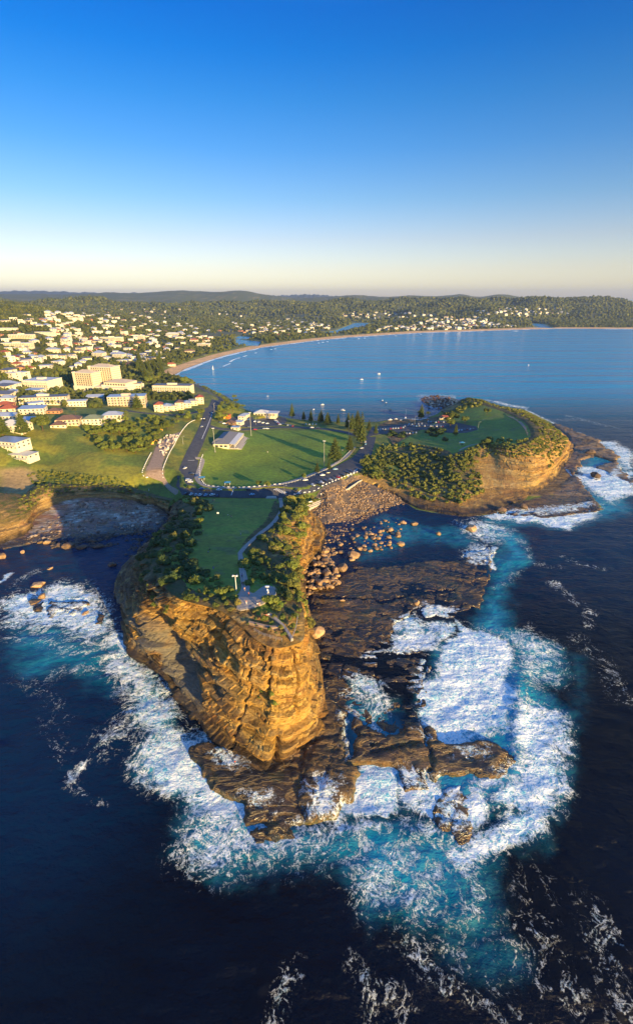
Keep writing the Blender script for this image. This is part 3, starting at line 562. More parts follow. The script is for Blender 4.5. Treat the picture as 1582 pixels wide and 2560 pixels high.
STROKE = [ # line, half width m, strength
 ([(175,1960),(185,1935),(215,1900)], 1.5, .6), ([(178,1955),(215,1990),(250,2018)], 1.5, .48), ([(0,1458),(15,1445),(28,1435)], 1.2, .9),
 ([(30,1470),(60,1445),(90,1430)], 3, .4), ([(40,1700),(90,1720),(130,1760),(160,1800)], 4, .3), ([(110,1810),(130,1870),(150,1900)], 4, .3), ([(280,1850),(310,1830),(340,1800)], 6, .55),
 ([(690,2560),(700,2520),(715,2460),(730,2440)], 2.2, .48), ([(870,2400),(905,2440),(920,2500),(925,2560)], 2.0, .5), ([(920,2500),(990,2490),(1010,2520),(1000,2560)], 2.2, .47), ([(860,2380),(880,2400)], 1.5, .4),
 ([(1010,2330),(1060,2380),(1120,2440),(1170,2470),(1240,2440)], 3.2, .52), ([(1056,2336),(1150,2400),(1240,2360),(1330,2320)], 6, .42), ([(1330,2440),(1390,2400),(1440,2440),(1420,2480)], 3.5, .5), ([(1230,2480),(1250,2530),(1300,2560)], 3, .42),
 ([(1500,2300),(1520,2380),(1530,2440),(1560,2500),(1570,2560)], 4.5, .46), ([(1460,2270),(1500,2330)], 3, .35), ([(1330,2200),(1350,2260),(1330,2330)], 5, .33),
 ([(980,2180),(1010,2150),(1060,2130),(1140,2090)], 2.2, .7), ([(1150,2140),(1200,2110),(1280,2090),(1340,2060)], 3.0, .9), ([(1165,2150),(1190,2210),(1180,2260)], 2.5, .7), ([(1010,2260),(1050,2220),(1090,2190)], 2.5, .7),
 ([(975,1905),(985,1960),(982,2010),(960,2042)], .9, 1.0), ([(1112,1990),(1090,2030),(1070,2040)], .9, .95), ([(1100,1795),(1118,1830),(1128,1850),(1118,1862)], 1.2, 1.0), ([(1200,1830),(1170,1843),(1150,1856)], .8, 1.0),
 ([(1232,1368),(1226,1400),(1234,1420)], 1.5, .8), ([(1300,1350),(1315,1372),(1320,1390)], 3, .5), ([(1410,1395),(1450,1410),(1500,1420)], 2.5, .45), ([(1240,1470),(1290,1440),(1330,1410),(1400,1420)], 3, .35), ([(1390,1460),(1430,1500),(1480,1530),(1470,1560)], 3, .45),
 ([(1450,1600),(1500,1650),(1530,1700),(1550,1740)], 5, .35), ([(1420,1040),(1480,1055),(1540,1070)], 6, .4), ([(1380,1050),(1440,1048),(1500,1060)], 8, .3),
 ([(700,1350),(760,1345),(800,1352)], 2, .0),
]
TURQ = [ # turquoise aerated water
 ([(1180,1300),(1290,1310),(1330,1350),(1330,1420),(1290,1480),(1300,1560),(1400,1610),(1430,1700),(1360,1760),(1290,1700),(1180,1570),(1215,1460),(1230,1370)], .85, 22),
 ([(1100,1310),(1200,1300),(1230,1360),(1200,1380),(1060,1370),(960,1400),(880,1410),(870,1330),(960,1280)], .34, 14),
 ([(0,1540),(200,1560),(300,1580),(330,1720),(280,1740),(180,1700),(60,1720),(0,1650)], .55, 22),
 ([(330,1700),(480,1815),(620,1930),(740,2040),(1400,2040),(1400,2140),(1290,2150),(1230,2290),(1200,2340),(1060,2345),(900,2290),(850,2210),(520,2215),(430,2130),(430,2020),(350,1960)], .95, 16),
 ([(900,2250),(1230,2250),(1330,2330),(1330,2430),(1200,2450),(1080,2380),(950,2330)], .42, 18),
 ([(1050,1600),(1300,1600),(1450,1800),(1440,2000),(1380,2100),(1250,2060),(900,2060),(850,1900),(860,1700),(1040,1800)], .9, 12),
 ([(980,1550),(1139,1550),(1139,1620),(1000,1620)], .5, 8), ([(0,1355),(390,1325),(340,1385),(300,1450),(280,1500),(0,1480)], .06, 14),
 ([(1440,1090),(1590,1130),(1590,1290),(1450,1330),(1200,1320),(1190,1290),(1420,1280)], .6, 12),
 ([(1380,1600),(1480,1640),(1480,1800),(1400,1800)], .25, 18),
]
sxr = geo(300, 60000, 1.6, 1.045); sxl = [-v for v in sxr][::-1]
SX = np.array(sxl[:-1] + list(gaxis([(-300, 1.6), (-150, .8), (150, 1.6), (300, 1)])) + sxr[1:])
SY = np.array([-3000, -1200, -500, -200, -80] + list(gaxis([(-20, 2.0), (20, .7), (270, 1.2), (560, 1)])) + geo(560, 60000, 1.6, 1.02)[1:])
XS, YS = np.meshgrid(SX, SY); print('sea', XS.shape)
fo = np.zeros(XS.shape); tq = np.zeros(XS.shape)
wa = fbm(XS / 16, YS / 16, 81, 5) - .5; wb = fbm(XS / 16, YS / 16, 82, 5) - .5
wX = XS + 14 * wa; wY = YS + 14 * wb
for pl, st, so in FOAM:
    so = so * 1.25 if so > 6 else so; d = sdl(wX, wY, PP(pl), 50); fo = np.maximum(fo, st * (1 - ss(-so * 1.0, so * .7, d)))
for pl, hw, st in STROKE:
    d = np.abs(sdl(XS + 5 * wa, YS + 5 * wb, PP(pl), 30, closed=False)); fo = np.maximum(fo, (st if st > .75 else st * .80) * (1 - ss(0, hw * (2.4 if st > .75 else 2.6), d)) * (1 if st > .75 else .45 + .8 * fbm(XS / 5, YS / 5, 91, 4)))
for pl, st, so in TURQ:
    d = sdl(wX, wY, PP(pl), 60); so = min(so, 11); tq = np.maximum(tq, st * (1 - ss(-so * 1.6, so * .35, d)) * (.7 + .6 * fbm(XS / 12, YS / 12, 83, 4)))
# surf on the beach and against the shores
sds, wh = sdist(XS, YS, coast_w); ssl = coast_s[wh]
bs = (ssl < .036) & (YS > 800) & (sds > -25)
fo = np.maximum(fo, np.where(bs, .95 * (1 - ss(3, 14 + 10 * ss(1500, 3000, YS), sds + 30 * (fbm(XS / 60, YS / 60, 84) - .5))), 0))
line2 = np.abs(sds - 45 - 40 * fbm(XS / 150, YS / 150, 85)); fo = np.maximum(fo, np.where(bs & (fbm(XS / 120, YS / 50, 86) > .56), .85 * (1 - ss(1, 6, line2)), 0))
nearrock = (YS < 420); fo = np.maximum(fo, np.where((ssl < .2) & (YS > 380) & (YS < 900) & (XS > 120), .55 * (1 - ss(0, 9, np.abs(sds))), 0))
fo = fo * (.72 + .36 * fbm(XS / 7, YS / 7, 87, 4)) * (1 - .12 * ss(2150, 2500, 0 * XS)) * (1 - .14 * (1 - ss(60, 95, YS)))
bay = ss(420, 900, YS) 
far = ss(300, 2600, YS)
# waves: long swell, wind chop and heaped white water
sw = .35 * np.sin((XS * .35 - YS * .94) / 11 + 3 * fbm(XS / 70, YS / 70, 88)) * (1 - ss(350, 700, YS))
ch = (fbm(XS / 9 + .2 * YS / 9, YS / 5, 89, 4) - .5) * 1.3 * (1 - ss(260, 500, YS))
heap = np.clip(fo, 0, 1) * ((fbm(XS / 6, YS / 6, 90, 5) - .42) * .75) * (1 - ss(300, 700, YS))
ZS = np.where(YS < 800, sw * .6 + ch * .7 + heap, 0) * ss(-60, 20, YS)
over = np.zeros(XS.shape)
for pl in ([(1060,1640),(1142,1592),(1229,1582),(1300,1660),(1330,1760),(1300,1870),(1240,1850),(1150,1860),(1091,1815),(1049,1762)],): over = np.maximum(over, 1 - ss(-8, 0, sdl(XS, YS, PP(pl), 30)))
d = np.abs(sdl(XS, YS, PP([(1300,1700),(1296,1790),(1290,1880)]), 25, closed=False)); over = over * .15 + .9 * np.exp(-(d / 4.0)**2)
ZS = ZS + over * .9
keep = np.where(ZG.shape == 0, 0, 0)
# keep the sea below the shelves that stand dry
gz = Hat(XS, YS); inside = (XS > GX[0]) & (XS < GX[-1]) & (YS > GY[0]) & (YS < GY[-1])
ZS = np.where(inside & (gz > .15) & (fo < .35), np.minimum(ZS, -.05), ZS)
pro = (YS > 250); ZS = np.where(pro & inside & (gz > -.5), ZS * .25, ZS)
t = NT('sea_water'); po = t.pos(); fa = t.attr('foam').outputs['Fac']; ta = t.attr('turq').outputs['Fac']; ba = t.attr('bay').outputs['Fac']
fm, fcol, wp = foam_nodes(t, fa, po)
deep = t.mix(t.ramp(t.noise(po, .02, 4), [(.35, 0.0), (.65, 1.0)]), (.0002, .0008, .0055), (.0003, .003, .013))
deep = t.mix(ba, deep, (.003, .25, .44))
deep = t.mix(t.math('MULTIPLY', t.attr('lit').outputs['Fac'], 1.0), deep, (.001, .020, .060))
c = t.mix(t.ramp(ta, [(0.05, 0.0), (.8, 1.0)]), deep, (.006, .25, .35))
c = t.mix(t.math('MULTIPLY', t.ramp(t.noise(wp, .12, 6, .65), [(.42, 0.0), (.66, .7)]), ta), c, (.10, .40, .50))
c = t.mix(t.math('MULTIPLY', t.ramp(t.noise(wp, .06, 4, .6), [(.5, 0.0), (.7, .6)]), ta), c, (.004, .075, .085))
c = t.mix(t.math('MULTIPLY', t.ramp(fa, [(.38, 0.0), (.8, 1.0)]), .66), c, (.07, .42, .53))
c = t.mix(fm, c, fcol); t.base(c)
t.rough(t.math('MULTIPLY_ADD', fm, .6, .16)); t.b.inputs['IOR'].default_value = 1.33; t.spec(.22)
w1 = t.noise(t.mapv(po, (1, 1.5, 1), (0, 0, .4)), .28, 8, .62); w2 = t.noise(t.mapv(po, (1, 2.2, 1), (0, 0, -.25)), .055, 4, .5)
w3 = t.noise(t.mapv(po, (.10, 1, 1), (0, 0, .12)), .020, 3, .5, .3)
bh = t.math('ADD', t.math('ADD', t.math('MULTIPLY', w1, 1.6), t.math('MULTIPLY', t.math('MULTIPLY', w3, ba), 22.0)), t.math('ADD', t.math('MULTIPLY', w2, 3.0), t.math('MULTIPLY', fm, t.math('MULTIPLY', t.noise(wp, .5, 5, .6), .9))))
t.bump(bh, .8, 1.0)
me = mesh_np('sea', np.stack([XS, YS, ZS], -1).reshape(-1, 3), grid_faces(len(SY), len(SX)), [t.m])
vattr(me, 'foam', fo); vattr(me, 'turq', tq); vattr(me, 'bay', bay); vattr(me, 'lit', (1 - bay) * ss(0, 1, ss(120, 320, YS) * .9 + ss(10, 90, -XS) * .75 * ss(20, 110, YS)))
tag(link('sea', me), kind='structure')
# ================================================================ VEGETATION
def foliage(name, a, b, c, dry=None):
    t = NT(name); oi = t.n('ShaderNodeObjectInfo').outputs['Random']; po = t.objco()
    n = t.noise(po, .9, 4, .6); k = t.ramp(n, [(.3, tuple(a)), (.5, tuple(b)), (.72, tuple(c))])
    v = t.ramp(oi, [(0, .72), (1, 1.3)]); k = t.mix(1, k, v, 'MULTIPLY')
    if dry: k = t.mix(t.ramp(t.math('FRACT', t.math('MULTIPLY', oi, 7.3)), [(.6, 0.0), (1, .7)]), k, tuple(dry))
    t.base(k); t.rough(.75); t.spec(.25); return t.m
M_shrub = foliage('shrub_leaves', (.050, .070, .014), (.11, .135, .024), (.19, .19, .035), (.20, .15, .04))
M_dark = foliage('dark_leaves', (.024, .042, .013), (.050, .078, .020), (.09, .115, .026))
M_tree = foliage('tree_leaves', (.045, .065, .014), (.095, .12, .020), (.17, .18, .028))
M_pine = foliage('pine_needles', (.030, .050, .012), (.065, .090, .018), (.12, .135, .024))
M_palm = foliage('palm_fronds', (.05, .07, .015), (.11, .13, .025), (.17, .17, .04))
M_bark = simple('bark', (.10, .065, .04), .9, .3, 3)
def ico(sub):
    bm = bmesh.new(); bmesh.ops.create_icosphere(bm, subdivisions=sub, radius=1); V = np.array([v.co[:] for v in bm.verts]); Fq = np.array([[v.index for v in f.verts] for f in bm.faces]); bm.free(); return V, Fq
I1, I2, I3 = ico(1), ico(2), ico(3)
def rot_rand(n, g):
    q = g.normal(size=(n, 4)); q /= np.linalg.norm(q, axis=1)[:, None]; w, x, y, z = q.T
    return np.stack([1-2*(y*y+z*z), 2*(x*y-z*w), 2*(x*z+y*w), 2*(x*y+z*w), 1-2*(x*x+z*z), 2*(y*z-x*w), 2*(x*z-y*w), 2*(y*z+x*w), 1-2*(x*x+y*y)], 1).reshape(n, 3, 3)
def clump_mesh(name, clumps, mat, leaf=.35, nleaf=45, seed=0, base=I2, rough=.22, flat=.8):
    """clumps: (x,y,z,r); lumpy cores with leaf triangles standing off them"""
    g = np.random.default_rng(seed); Vs, Fs, off = [], [], 0
    for (x, y, z, r) in clumps:
        V, Fq = base; d = 1 + rough * (vn(V[:, 0] * 3 + x * 5, V[:, 1] * 3 + z * 4 + V[:, 2] * 3, seed) - .5) * 2 + rough * .6 * g.normal(size=len(V)) * .5
        Vs.append(V * d[:, None] * r * (1, 1, flat) + (x, y, z)); Fs.append(Fq + off); off += len(V)
        n = int(nleaf * (.6 + r)); u = g.normal(size=(n, 3)); u /= np.linalg.norm(u, axis=1)[:, None]; u[:, 2] = np.abs(u[:, 2]) * .9 + u[:, 2] * .1
        c = u * r * (.9 + .35 * g.random(n))[:, None] * (1, 1, flat) + (x, y, z); Rm = rot_rand(n, g); s = leaf * (.6 + .8 * g.random(n))
        tri = np.array([(-.6, -.4, 0), (.6, -.4, .1), (0, .8, 0)]); T = np.einsum('nij,kj->nki', Rm, tri) * s[:, None, None] + c[:, None]
        Vs.append(T.reshape(-1, 3)); Fs.append(np.arange(n * 3).reshape(n, 3) + off); off += n * 3
    return mesh_np(name, np.vstack(Vs), np.vstack(Fs), [mat], smooth=False)
def tube(path, rad, n=6):
    V, Fq = [], []
    for i, (p, r) in enumerate(zip(path, rad)):
        p = Vector(p); d = (Vector(path[min(i + 1, len(path) - 1)]) - Vector(path[max(i - 1, 0)])).normalized(); q = d.to_track_quat('Z', 'Y')
        for k in range(n): V.append(tuple(p + q @ Vector((math.cos(k * 6.2832 / n) * r, math.sin(k * 6.2832 / n) * r, 0))))
        if i:
            for k in range(n): a = (i - 1) * n + k; b = (i - 1) * n + (k + 1) % n; Fq.append((a, b, b + n, a + n))
    return V, Fq
def tubes_mesh(name, L, mat, n=6):
    Vs, Fs, off = [], [], 0
    for path, rad in L:
        V, Fq = tube(path, rad, n); Vs += V; Fs += [tuple(i + off for i in f) for f in Fq]; off += len(V)
    return mesh_np(name, Vs, Fs, [mat])
g0 = random.Random(3)
def dome_clumps(R0, H, n, seed, rc=.42):
    g = random.Random(seed); out = []
    for i in range(n):
        a = g.random() * 6.283; q = math.sqrt(g.random()); z = H * (.35 + .6 * g.random() * (1 - q * .6)); out.append((R0 * .72 * q * math.cos(a), R0 * .72 * q * math.sin(a), z, R0 * rc * (.7 + .6 * g.random())))
    return out
def proto_tree(crown, trunk): return (crown, trunk)
def trunk_mesh(name, H, r, limbs, seed, lean=.1):
    g = random.Random(seed); L = [([(0, 0, -.6), (lean * .3, 0, H * .3), (lean, lean * .4, H * .75)], [r, r * .75, r * .35])]
    for i in range(limbs):
        a = g.random() * 6.283; h0 = H * (.3 + .25 * g.random()); e = H * .38
        L.append(([(lean * .4, 0, h0), (math.cos(a) * e * .6, math.sin(a) * e * .6, h0 + e * .5), (math.cos(a) * e, math.sin(a) * e, h0 + e * .9)], [r * .5, r * .35, r * .12]))
    return tubes_mesh(name, L, M_bark, 5)
SHRUB = [(clump_mesh('crown', dome_clumps(1.5, 1.7, 9, s), M_shrub, .24, 45, s), trunk_mesh('trunk', 1.4, .09, 3, s)) for s in (1, 2, 3, 4)]
SHRUBD = [(clump_mesh('crown', dome_clumps(1.5, 1.6, 9, s), M_dark, .22, 40, s), trunk_mesh('trunk', 1.3, .09, 3, s)) for s in (5, 6)]
TREE = [(clump_mesh('crown', [(x, y, z + 2.6, r) for x, y, z, r in dome_clumps(4.2, 5.2, 14, s, .34)], M_tree, .5, 40, s), trunk_mesh('trunk', 6.0, .28, 5, s, .3)) for s in (11, 12, 13)]
def pine_crown(H, R0, seed, tiers=15, mat=None):
    g = np.random.default_rng(seed); cl = []
    for i in range(tiers):
        f = i / (tiers - 1); z = H * (.12 + .86 * f); r = R0 * (1 - f) ** .75 * (.9 + .25 * g.random()) + .25; m = max(3, int(7 - 4 * f)); a0 = g.random() * 6
        for k in range(m):
            a = a0 + k * 6.283 / m + g.normal() * .12
            for q in (.35, .8): cl.append((math.cos(a) * r * q, math.sin(a) * r * q, z + r * .12 * q, .26 * r * (1.25 - .5 * q) + .16))
    return clump_mesh('crown', cl, mat or M_pine, .38, 14, seed, base=I1, rough=.3, flat=.42)
PINE = [(pine_crown(15, 3.4, s), trunk_mesh('trunk', 19, .35, 0, s, .05)) for s in (21, 22, 23)]
def palm_mesh(seed, H=7):
    g = random.Random(seed); V, Fq = [], []
    for k in range(22):
        a = k * 2.4; up = .9 - .055 * k; L = 2.6; prev = None
        for j in range(6):
            f = j / 5; x = L * f; z = H + up * x - .30 * x * x; w = .42 * math.sin(math.pi * min(1, .12 + f * .9)); ca, sa = math.cos(a), math.sin(a)
            V += [(ca * x - sa * w, sa * x + ca * w, z - .2 * w), (ca * x, sa * x, z + .12), (ca * x + sa * w, sa * x - ca * w, z - .2 * w)]
            n = len(V)
            if j: Fq += [(n - 6, n - 5, n - 2, n - 3), (n - 5, n - 4, n - 1, n - 2)]
    return mesh_np('crown', V, Fq, [M_palm], False)
PALM = [(palm_mesh(s), trunk_mesh('trunk', 9.2, .2, 0, s, .25)) for s in (31, 32)]
def plant(name, proto, loc, s, label, cat, group=None, sz=1.0, trunk=True):
    e = bpy.data.objects.new(name, None); COL.objects.link(e); e.location = loc; e.scale = (s * random.uniform(.8, 1.25), s * random.uniform(.8, 1.2), s * sz * random.uniform(.7, 1.25)); e.rotation_euler = (0, 0, random.random() * 6.283)
    e.empty_display_size = .2
    link('crown', proto[0], e)
    if trunk: link('trunk', proto[1], e)
    return tag(e, label, cat, group)
def inpoly(x, y, poly):
    c = False; n = len(poly)
    for i in range(n):
        ax, ay = poly[i]; bx, by = poly[(i + 1) % n]
        if (ay > y) != (by > y) and x < (bx - ax) * (y - ay) / (by - ay) + ax: c = not c
    return c
def darts_px(poly, n, sep, locf, tries=60):
    """scatter points whose sight lines fall inside a traced outline, at least sep metres apart on the ground"""
    xs = [a for a, b in poly]; ys = [b for a, b in poly]; out = []
    for _ in range(n * tries):
        if len(out) >= n: break
        px = random.uniform(min(xs), max(xs)); py = random.uniform(min(ys), max(ys))
        if not inpoly(px, py, poly): continue
        p = locf(px, py)
        if all((p[0] - q[0])**2 + (p[1] - q[1])**2 > sep * sep for q in out): out.append(p)
    return out
def loft_pts(L, k0, k1, t0, t1, n, sep, seed=0):
    V, rel, kk = L; g = random.Random(seed); cols = np.where((kk >= k0) & (kk <= k1))[0]; rows = np.where((rel[:, 0] >= t0) & (rel[:, 0] <= t1))[0]; out = []
    for _ in range(n * 60):
        if len(out) >= n: break
        p = V[g.choice(rows), g.choice(cols)]
        if all((p[0] - q[0])**2 + (p[1] - q[1])**2 + (p[2] - q[2])**2 > sep * sep for q in out): out.append(tuple(p))
    return out
CAM = np.array((0, 0, CAMZ))
# --- scrub of the near headland: each bush a thing
def where_on_head(p):
    y = p[1]; a = 'close to the cliff tip' if y < 150 else 'near the lookout end' if y < 185 else 'halfway along the headland' if y < 240 else 'towards the car park' if y < 290 else 'beside the car park'
    return a
def shrubs(pts, smin, smax, label, group, protos, name='shrub', cat='shrub', sink=.3, sz=1.0):
    lab0 = label
    for p in pts:
        label = lab0 if cat == 'bush' else lab0.replace(' of the grassy headland', '') + ', ' + where_on_head(p).replace('along the headland', 'along')
        s = smin * .7 + (smax * 1.12 - smin * .7) * random.random() ** 1.5; label = (('big ' if s > (smin + smax) / 2 else 'small ') + label) if cat == 'shrub' else label
        plant(name, random.choice(protos), (p[0], p[1], p[2] - sink), s, label, cat, group, sz)
random.seed(11)
left_belt = [(486,1247),(530,1256),(530,1275),(512,1297),(500,1332),(484,1365),(470,1392),(461,1410),(490,1420),(519,1428),(520,1455),(470,1470),(415,1462),(388,1440),(384,1405),(405,1372),(432,1340),(462,1292)]
shrubs(darts_px(left_belt, 62, 3.0, lambda a, b: onS(a, b)), 1.2, 2.1, 'dark shrub in the left edge belt of the grassy headland', 'dark shrubs along the left edge of the headland', SHRUBD + SHRUB[:1])
shrubs(loft_pts(LS, 1.0, 5.6, .0, .20, 34, 3.4, 1), 1.0, 1.8, 'dark shrub on the brown left slope of the headland', 'dark shrubs on the left flank of the headland', SHRUBD + SHRUB[:1])
front_belt = [(519,1428),(545,1440),(566,1466),(597,1486),(594,1520),(598,1532),(560,1534),(520,1514),(470,1500),(450,1480),(470,1466),(515,1458)]
shrubs(darts_px(front_belt, 26, 2.8, lambda a, b: onS(a, b)), .9, 1.6, 'gold and green shrub left of the lookout platform', 'shrubs left of the lookout', SHRUB)
shrubs(loft_pts(LS, 17.3, 25.6, .0, .50, 92, 2.9, 2), 1.2, 2.2, 'sunlit shrub on the right flank above the boulders', 'sunlit shrubs on the right flank of the headland', SHRUB)
right_belt = [(622,1388),(650,1372),(700,1420),(740,1478),(757,1530),(735,1545),(700,1530),(672,1512),(694,1492),(692,1470),(664,1462),(640,1472),(622,1470),(612,1410)]
shrubs(darts_px(right_belt, 36, 2.8, lambda a, b: onS(a, b)), 1.0, 1.8, 'green shrub between path, lookout and right cliff edge', 'shrubs around the right of the lookout', SHRUB)
low = [(598,1536),(660,1522),(700,1530),(750,1545),(748,1580),(715,1590),(660,1580),(620,1560)]
shrubs(darts_px(low, 22, 2.6, lambda a, b: onS(a, b, 1)), .35, .8, 'low olive bush on the bare orange ground of the cliff tip', 'low bushes on the cliff tip', SHRUB, 'low_bush', 'bush')
shrubs(loft_pts(LS, 11.6, 13.0, .36, .50, 7, 1.8, 3), .6, 1.1, 'green bush growing on a ledge halfway down the sunlit cliff', 'bushes on the cliff ledge', SHRUB, 'ledge_bush', 'bush')
shrubs(loft_pts(LS, 6.0, 7.2, .12, .3, 5, 2.2, 4), .8, 1.3, 'golden bush clinging to the left of the sunlit cliff', 'golden bushes on the cliff', SHRUB, 'ledge_bush', 'bush')
print('shrubs done')
# --- merged masses that nobody could count
def mass(name, pts, mat, label, cat, base=I1, seed=0, rough=.28):
    """pts: x,y,z,rx,rz -> one mesh of lumpy crowns"""
    g = np.random.default_rng(seed); V0, F0 = base; n = len(pts); A = np.asarray(pts, float)
    d = 1 + rough * g.normal(size=(n, len(V0))); V = V0[None] * d[..., None]; V = V * np.stack([A[:, 3], A[:, 3], A[:, 4]], 1)[:, None] + A[:, None, :3]
    Fq = F0[None] + (np.arange(n) * len(V0))[:, None, None]; me = mesh_np(name, V.reshape(-1, 3), Fq.reshape(-1, 3), [mat], False)
    r = np.repeat(g.random(n), len(V0)); vattr(me, 'tint', r); return tag(link(name, me), label, cat, None, 'stuff')
def mass_mat(name, a, b, c):
    t = NT(name); r = t.attr('tint').outputs['Fac']; k = t.ramp(r, [(0, a), (.5, b), (1, c)]); k = t.mix(1, k, t.ramp(t.noise(t.pos(), .012, 4), [(.35, .7), (.65, 1.3)]), 'MULTIPLY'); t.base(k); t.rough(.85); t.spec(.15); return t.m
M_mass = mass_mat('forest_leaves', (.034, .048, .014), (.060, .072, .018), (.105, .108, .024))
M_scrub = mass_mat('scrub_leaves', (.040, .055, .014), (.095, .11, .022), (.18, .17, .035))
random.seed(5)
def crowns(pts, r0, r1, k=7):
    o = []
    for p in pts:
        R0 = random.uniform(r0, r1)
        for _ in range(k): a = random.random() * 6.28; q = random.random() * R0 * .7; o.append((p[0] + math.cos(a) * q, p[1] + math.sin(a) * q, p[2] + R0 * random.uniform(.1, .6), R0 * random.uniform(.25, .6), R0 * random.uniform(.22, .5)))
    return o
sc = crowns(loft_pts(LH, 0.3, 7.4, 0, .80, 430, 2.4, 5), 1.2, 3.0) + crowns(loft_pts(LH, 7.2, 12.4, .02, .30, 130, 2.0, 6), .9, 2.0) + crowns(loft_pts(LH, 11.4, 20.5, .03, .72, 520, 2.0, 7), 1.0, 2.3)
sc += crowns(darts_px([(900,1160),(925,1135),(960,1112),(1020,1106),(1050,1116),(1107,1132),(1126,1144),(1100,1165),(980,1170)], 110, 3.0, on), 2.0, 3.6)
sc += crowns(darts_px([(1190,1118),(1222,1096),(1290,1100),(1330,1104),(1300,1120),(1222,1125)], 40, 3.0, on), 1.6, 2.8)
sc += crowns(darts_px([(1110,1030),(1140,1012),(1170,1000),(1215,1008),(1200,1016),(1172,1018),(1150,1034),(1118,1050)], 60, 4.0, on), 2.5, 4.2)
mass('headland_scrub', sc, M_scrub, 'dense green and gold scrub wrapped around the grassy headland on the right', 'scrub', I2, 1, .26)
sc = crowns(darts_px([(60,1190),(100,1178),(200,1185),(290,1195),(345,1222),(300,1222),(200,1212),(120,1222),(90,1210)], 90, 3.5, on), 1.0, 2.2) + crowns(loft_pts(LL, 1.5, 10, .0, .4, 90, 3, 9), .8, 1.8)
sc += crowns(darts_px([(430,1250),(480,1243),(500,1250),(462,1285),(430,1300)], 40, 2.5, on), .8, 1.6)
mass('bank_scrub', sc, M_scrub, 'low dark scrub along the shaded bank between the left meadow and the rock shore', 'scrub', I2, 2, .26)
sc = crowns(loft_pts(LS, 17.6, 25.6, .02, .5, 300, 1.5, 21), .5, 1.3, 5) + crowns(darts_px(right_belt, 90, 1.6, lambda a, b: onS(a, b, -.2)), .4, 1.0, 5)
mass('flank_scrub', sc, mass_mat('flank_leaves', (.06, .075, .014), (.13, .14, .024), (.24, .21, .04)), 'tangled sunlit low scrub filling the gaps between shrubs on the right flank', 'scrub', I1, 5, .24)
sc = crowns(darts_px(left_belt, 200, 1.6, lambda a, b: onS(a, b, -.2)), .4, 1.1, 5) + crowns(loft_pts(LS, 1.0, 6.0, 0, .26, 120, 1.6, 22), .4, 1.0, 5)
mass('belt_scrub', sc, mass_mat('belt_leaves', (.020, .036, .012), (.045, .065, .018), (.10, .105, .03)), 'dark low scrub filling the gaps in the belt along the left headland edge', 'scrub', I1, 6, .24)
# forest clad hills and suburb trees (far), density falls with distance as crowns shrink in the picture
g = np.random.default_rng(9); pts = []
N = 190000; u = g.random(N); az = g.uniform(-.80, .80, N); D = 560 * (9.0 ** u); X = D * np.tan(az); Y = D
h = Hat(X, Y); ok = h > 2.2; X, Y, h, D = X[ok], Y[ok], h[ok], D[ok]
sdx, wh2 = sdist(X, Y, coast_w); sand = (coast_s[wh2] < .036) & (-sdx < 40 + 60 * ss(1300, 3000, Y)); X, Y, h, D = X[~sand], Y[~sand], h[~sand], D[~sand]
def pxof(X, Y, Z):
    dz = Z - CAMZ; dep = Y * math.cos(PITCH) - dz * math.sin(PITCH); up = Y * math.sin(PITCH) + dz * math.cos(PITCH); return CX + F * X / dep, CY - F * up / dep
PXf, PYf = pxof(X, Y, h)
den = fbm(X / 110, Y / 110, 301, 4)
town = ((PYf > 828) & (PXf < 560) & (PYf < 1010)) ; vill = ((PXf > 880) & (PXf < 1330) & (PYf > 782)) | ((PXf > 560) & (PXf < 900) & (PYf > 786))
pr = np.where(town, .42, np.where(vill, .34, .9)) * ss(.30, .5, den + np.where(town | vill, .04, .15))
keepm = (g.random(len(X)) < pr) & ~((PYf > 1060) | ((PYf > 1000) & (PXf > 250))) & ~((PXf > 480) & (PYf > 940)) & (D < 5200)
X, Y, h, D, PXf, PYf = X[keepm], Y[keepm], h[keepm], D[keepm], PXf[keepm], PYf[keepm]
print('forest crowns', len(X))
# houses first claim their ground (filled in below), trees keep clear of the large buildings
CLEAR = []
near = D < 1100
FOREST = (X, Y, h, D, near)
# ================================================================ BUILT THINGS
M = {}
def mat(n, c, rough=.7, var=.08, scale=.8, spec=.3, metal=0, bump=0): 
    M[n] = simple(n, c, rough, var, scale, spec, metal, bump); return M[n]
mat('render_white', (.66, .60, .47)); mat('render_cream', (.70, .60, .42)); mat('render_sand', (.55, .44, .30)); mat('brick', (.44, .21, .11), .85, .2, 2); mat('render_grey', (.38, .37, .35))
mat('roof_grey', (.16, .16, .17), .6); mat('roof_white', (.60, .58, .52), .5); mat('roof_brown', (.15, .09, .07), .8, .2, 2); mat('roof_red', (.32, .09, .05), .8, .2, 2); mat('roof_green', (.17, .20, .13), .7); mat('roof_tin', (.42, .45, .48), .35, .1, 1, .5, .3)
mat('concrete', (.42, .38, .32), .85, .15, .5); mat('white_paint', (.78, .76, .72), .5); mat('steel', (.45, .45, .44), .35, .1, 2, .5, .6); mat('dark_frame', (.06, .06, .065), .5); mat('timber', (.25, .15, .08), .8, .25, 3)
mat('glass_dark', (.035, .05, .065), .08, .1, 1, .9); mat('tyre', (.02, .02, .02), .9); mat('lamp_white', (.8, .8, .78), .4); mat('blue_roof', (.05, .22, .36), .5); mat('yellow_paint', (.62, .36, .03), .5); mat('orange_paint', (.60, .16, .03), .5); mat('skin', (.52, .29, .19), .6)
def asphalt():
    t = NT('asphalt'); po = t.pos(); n = t.noise(po, .25, 6, .6); t.base(t.ramp(n, [(.3, (.040, .042, .048)), (.7, (.075, .075, .078))])); t.rough(.8); t.bump(t.noise(po, 4, 3), .3, .05); return t.m
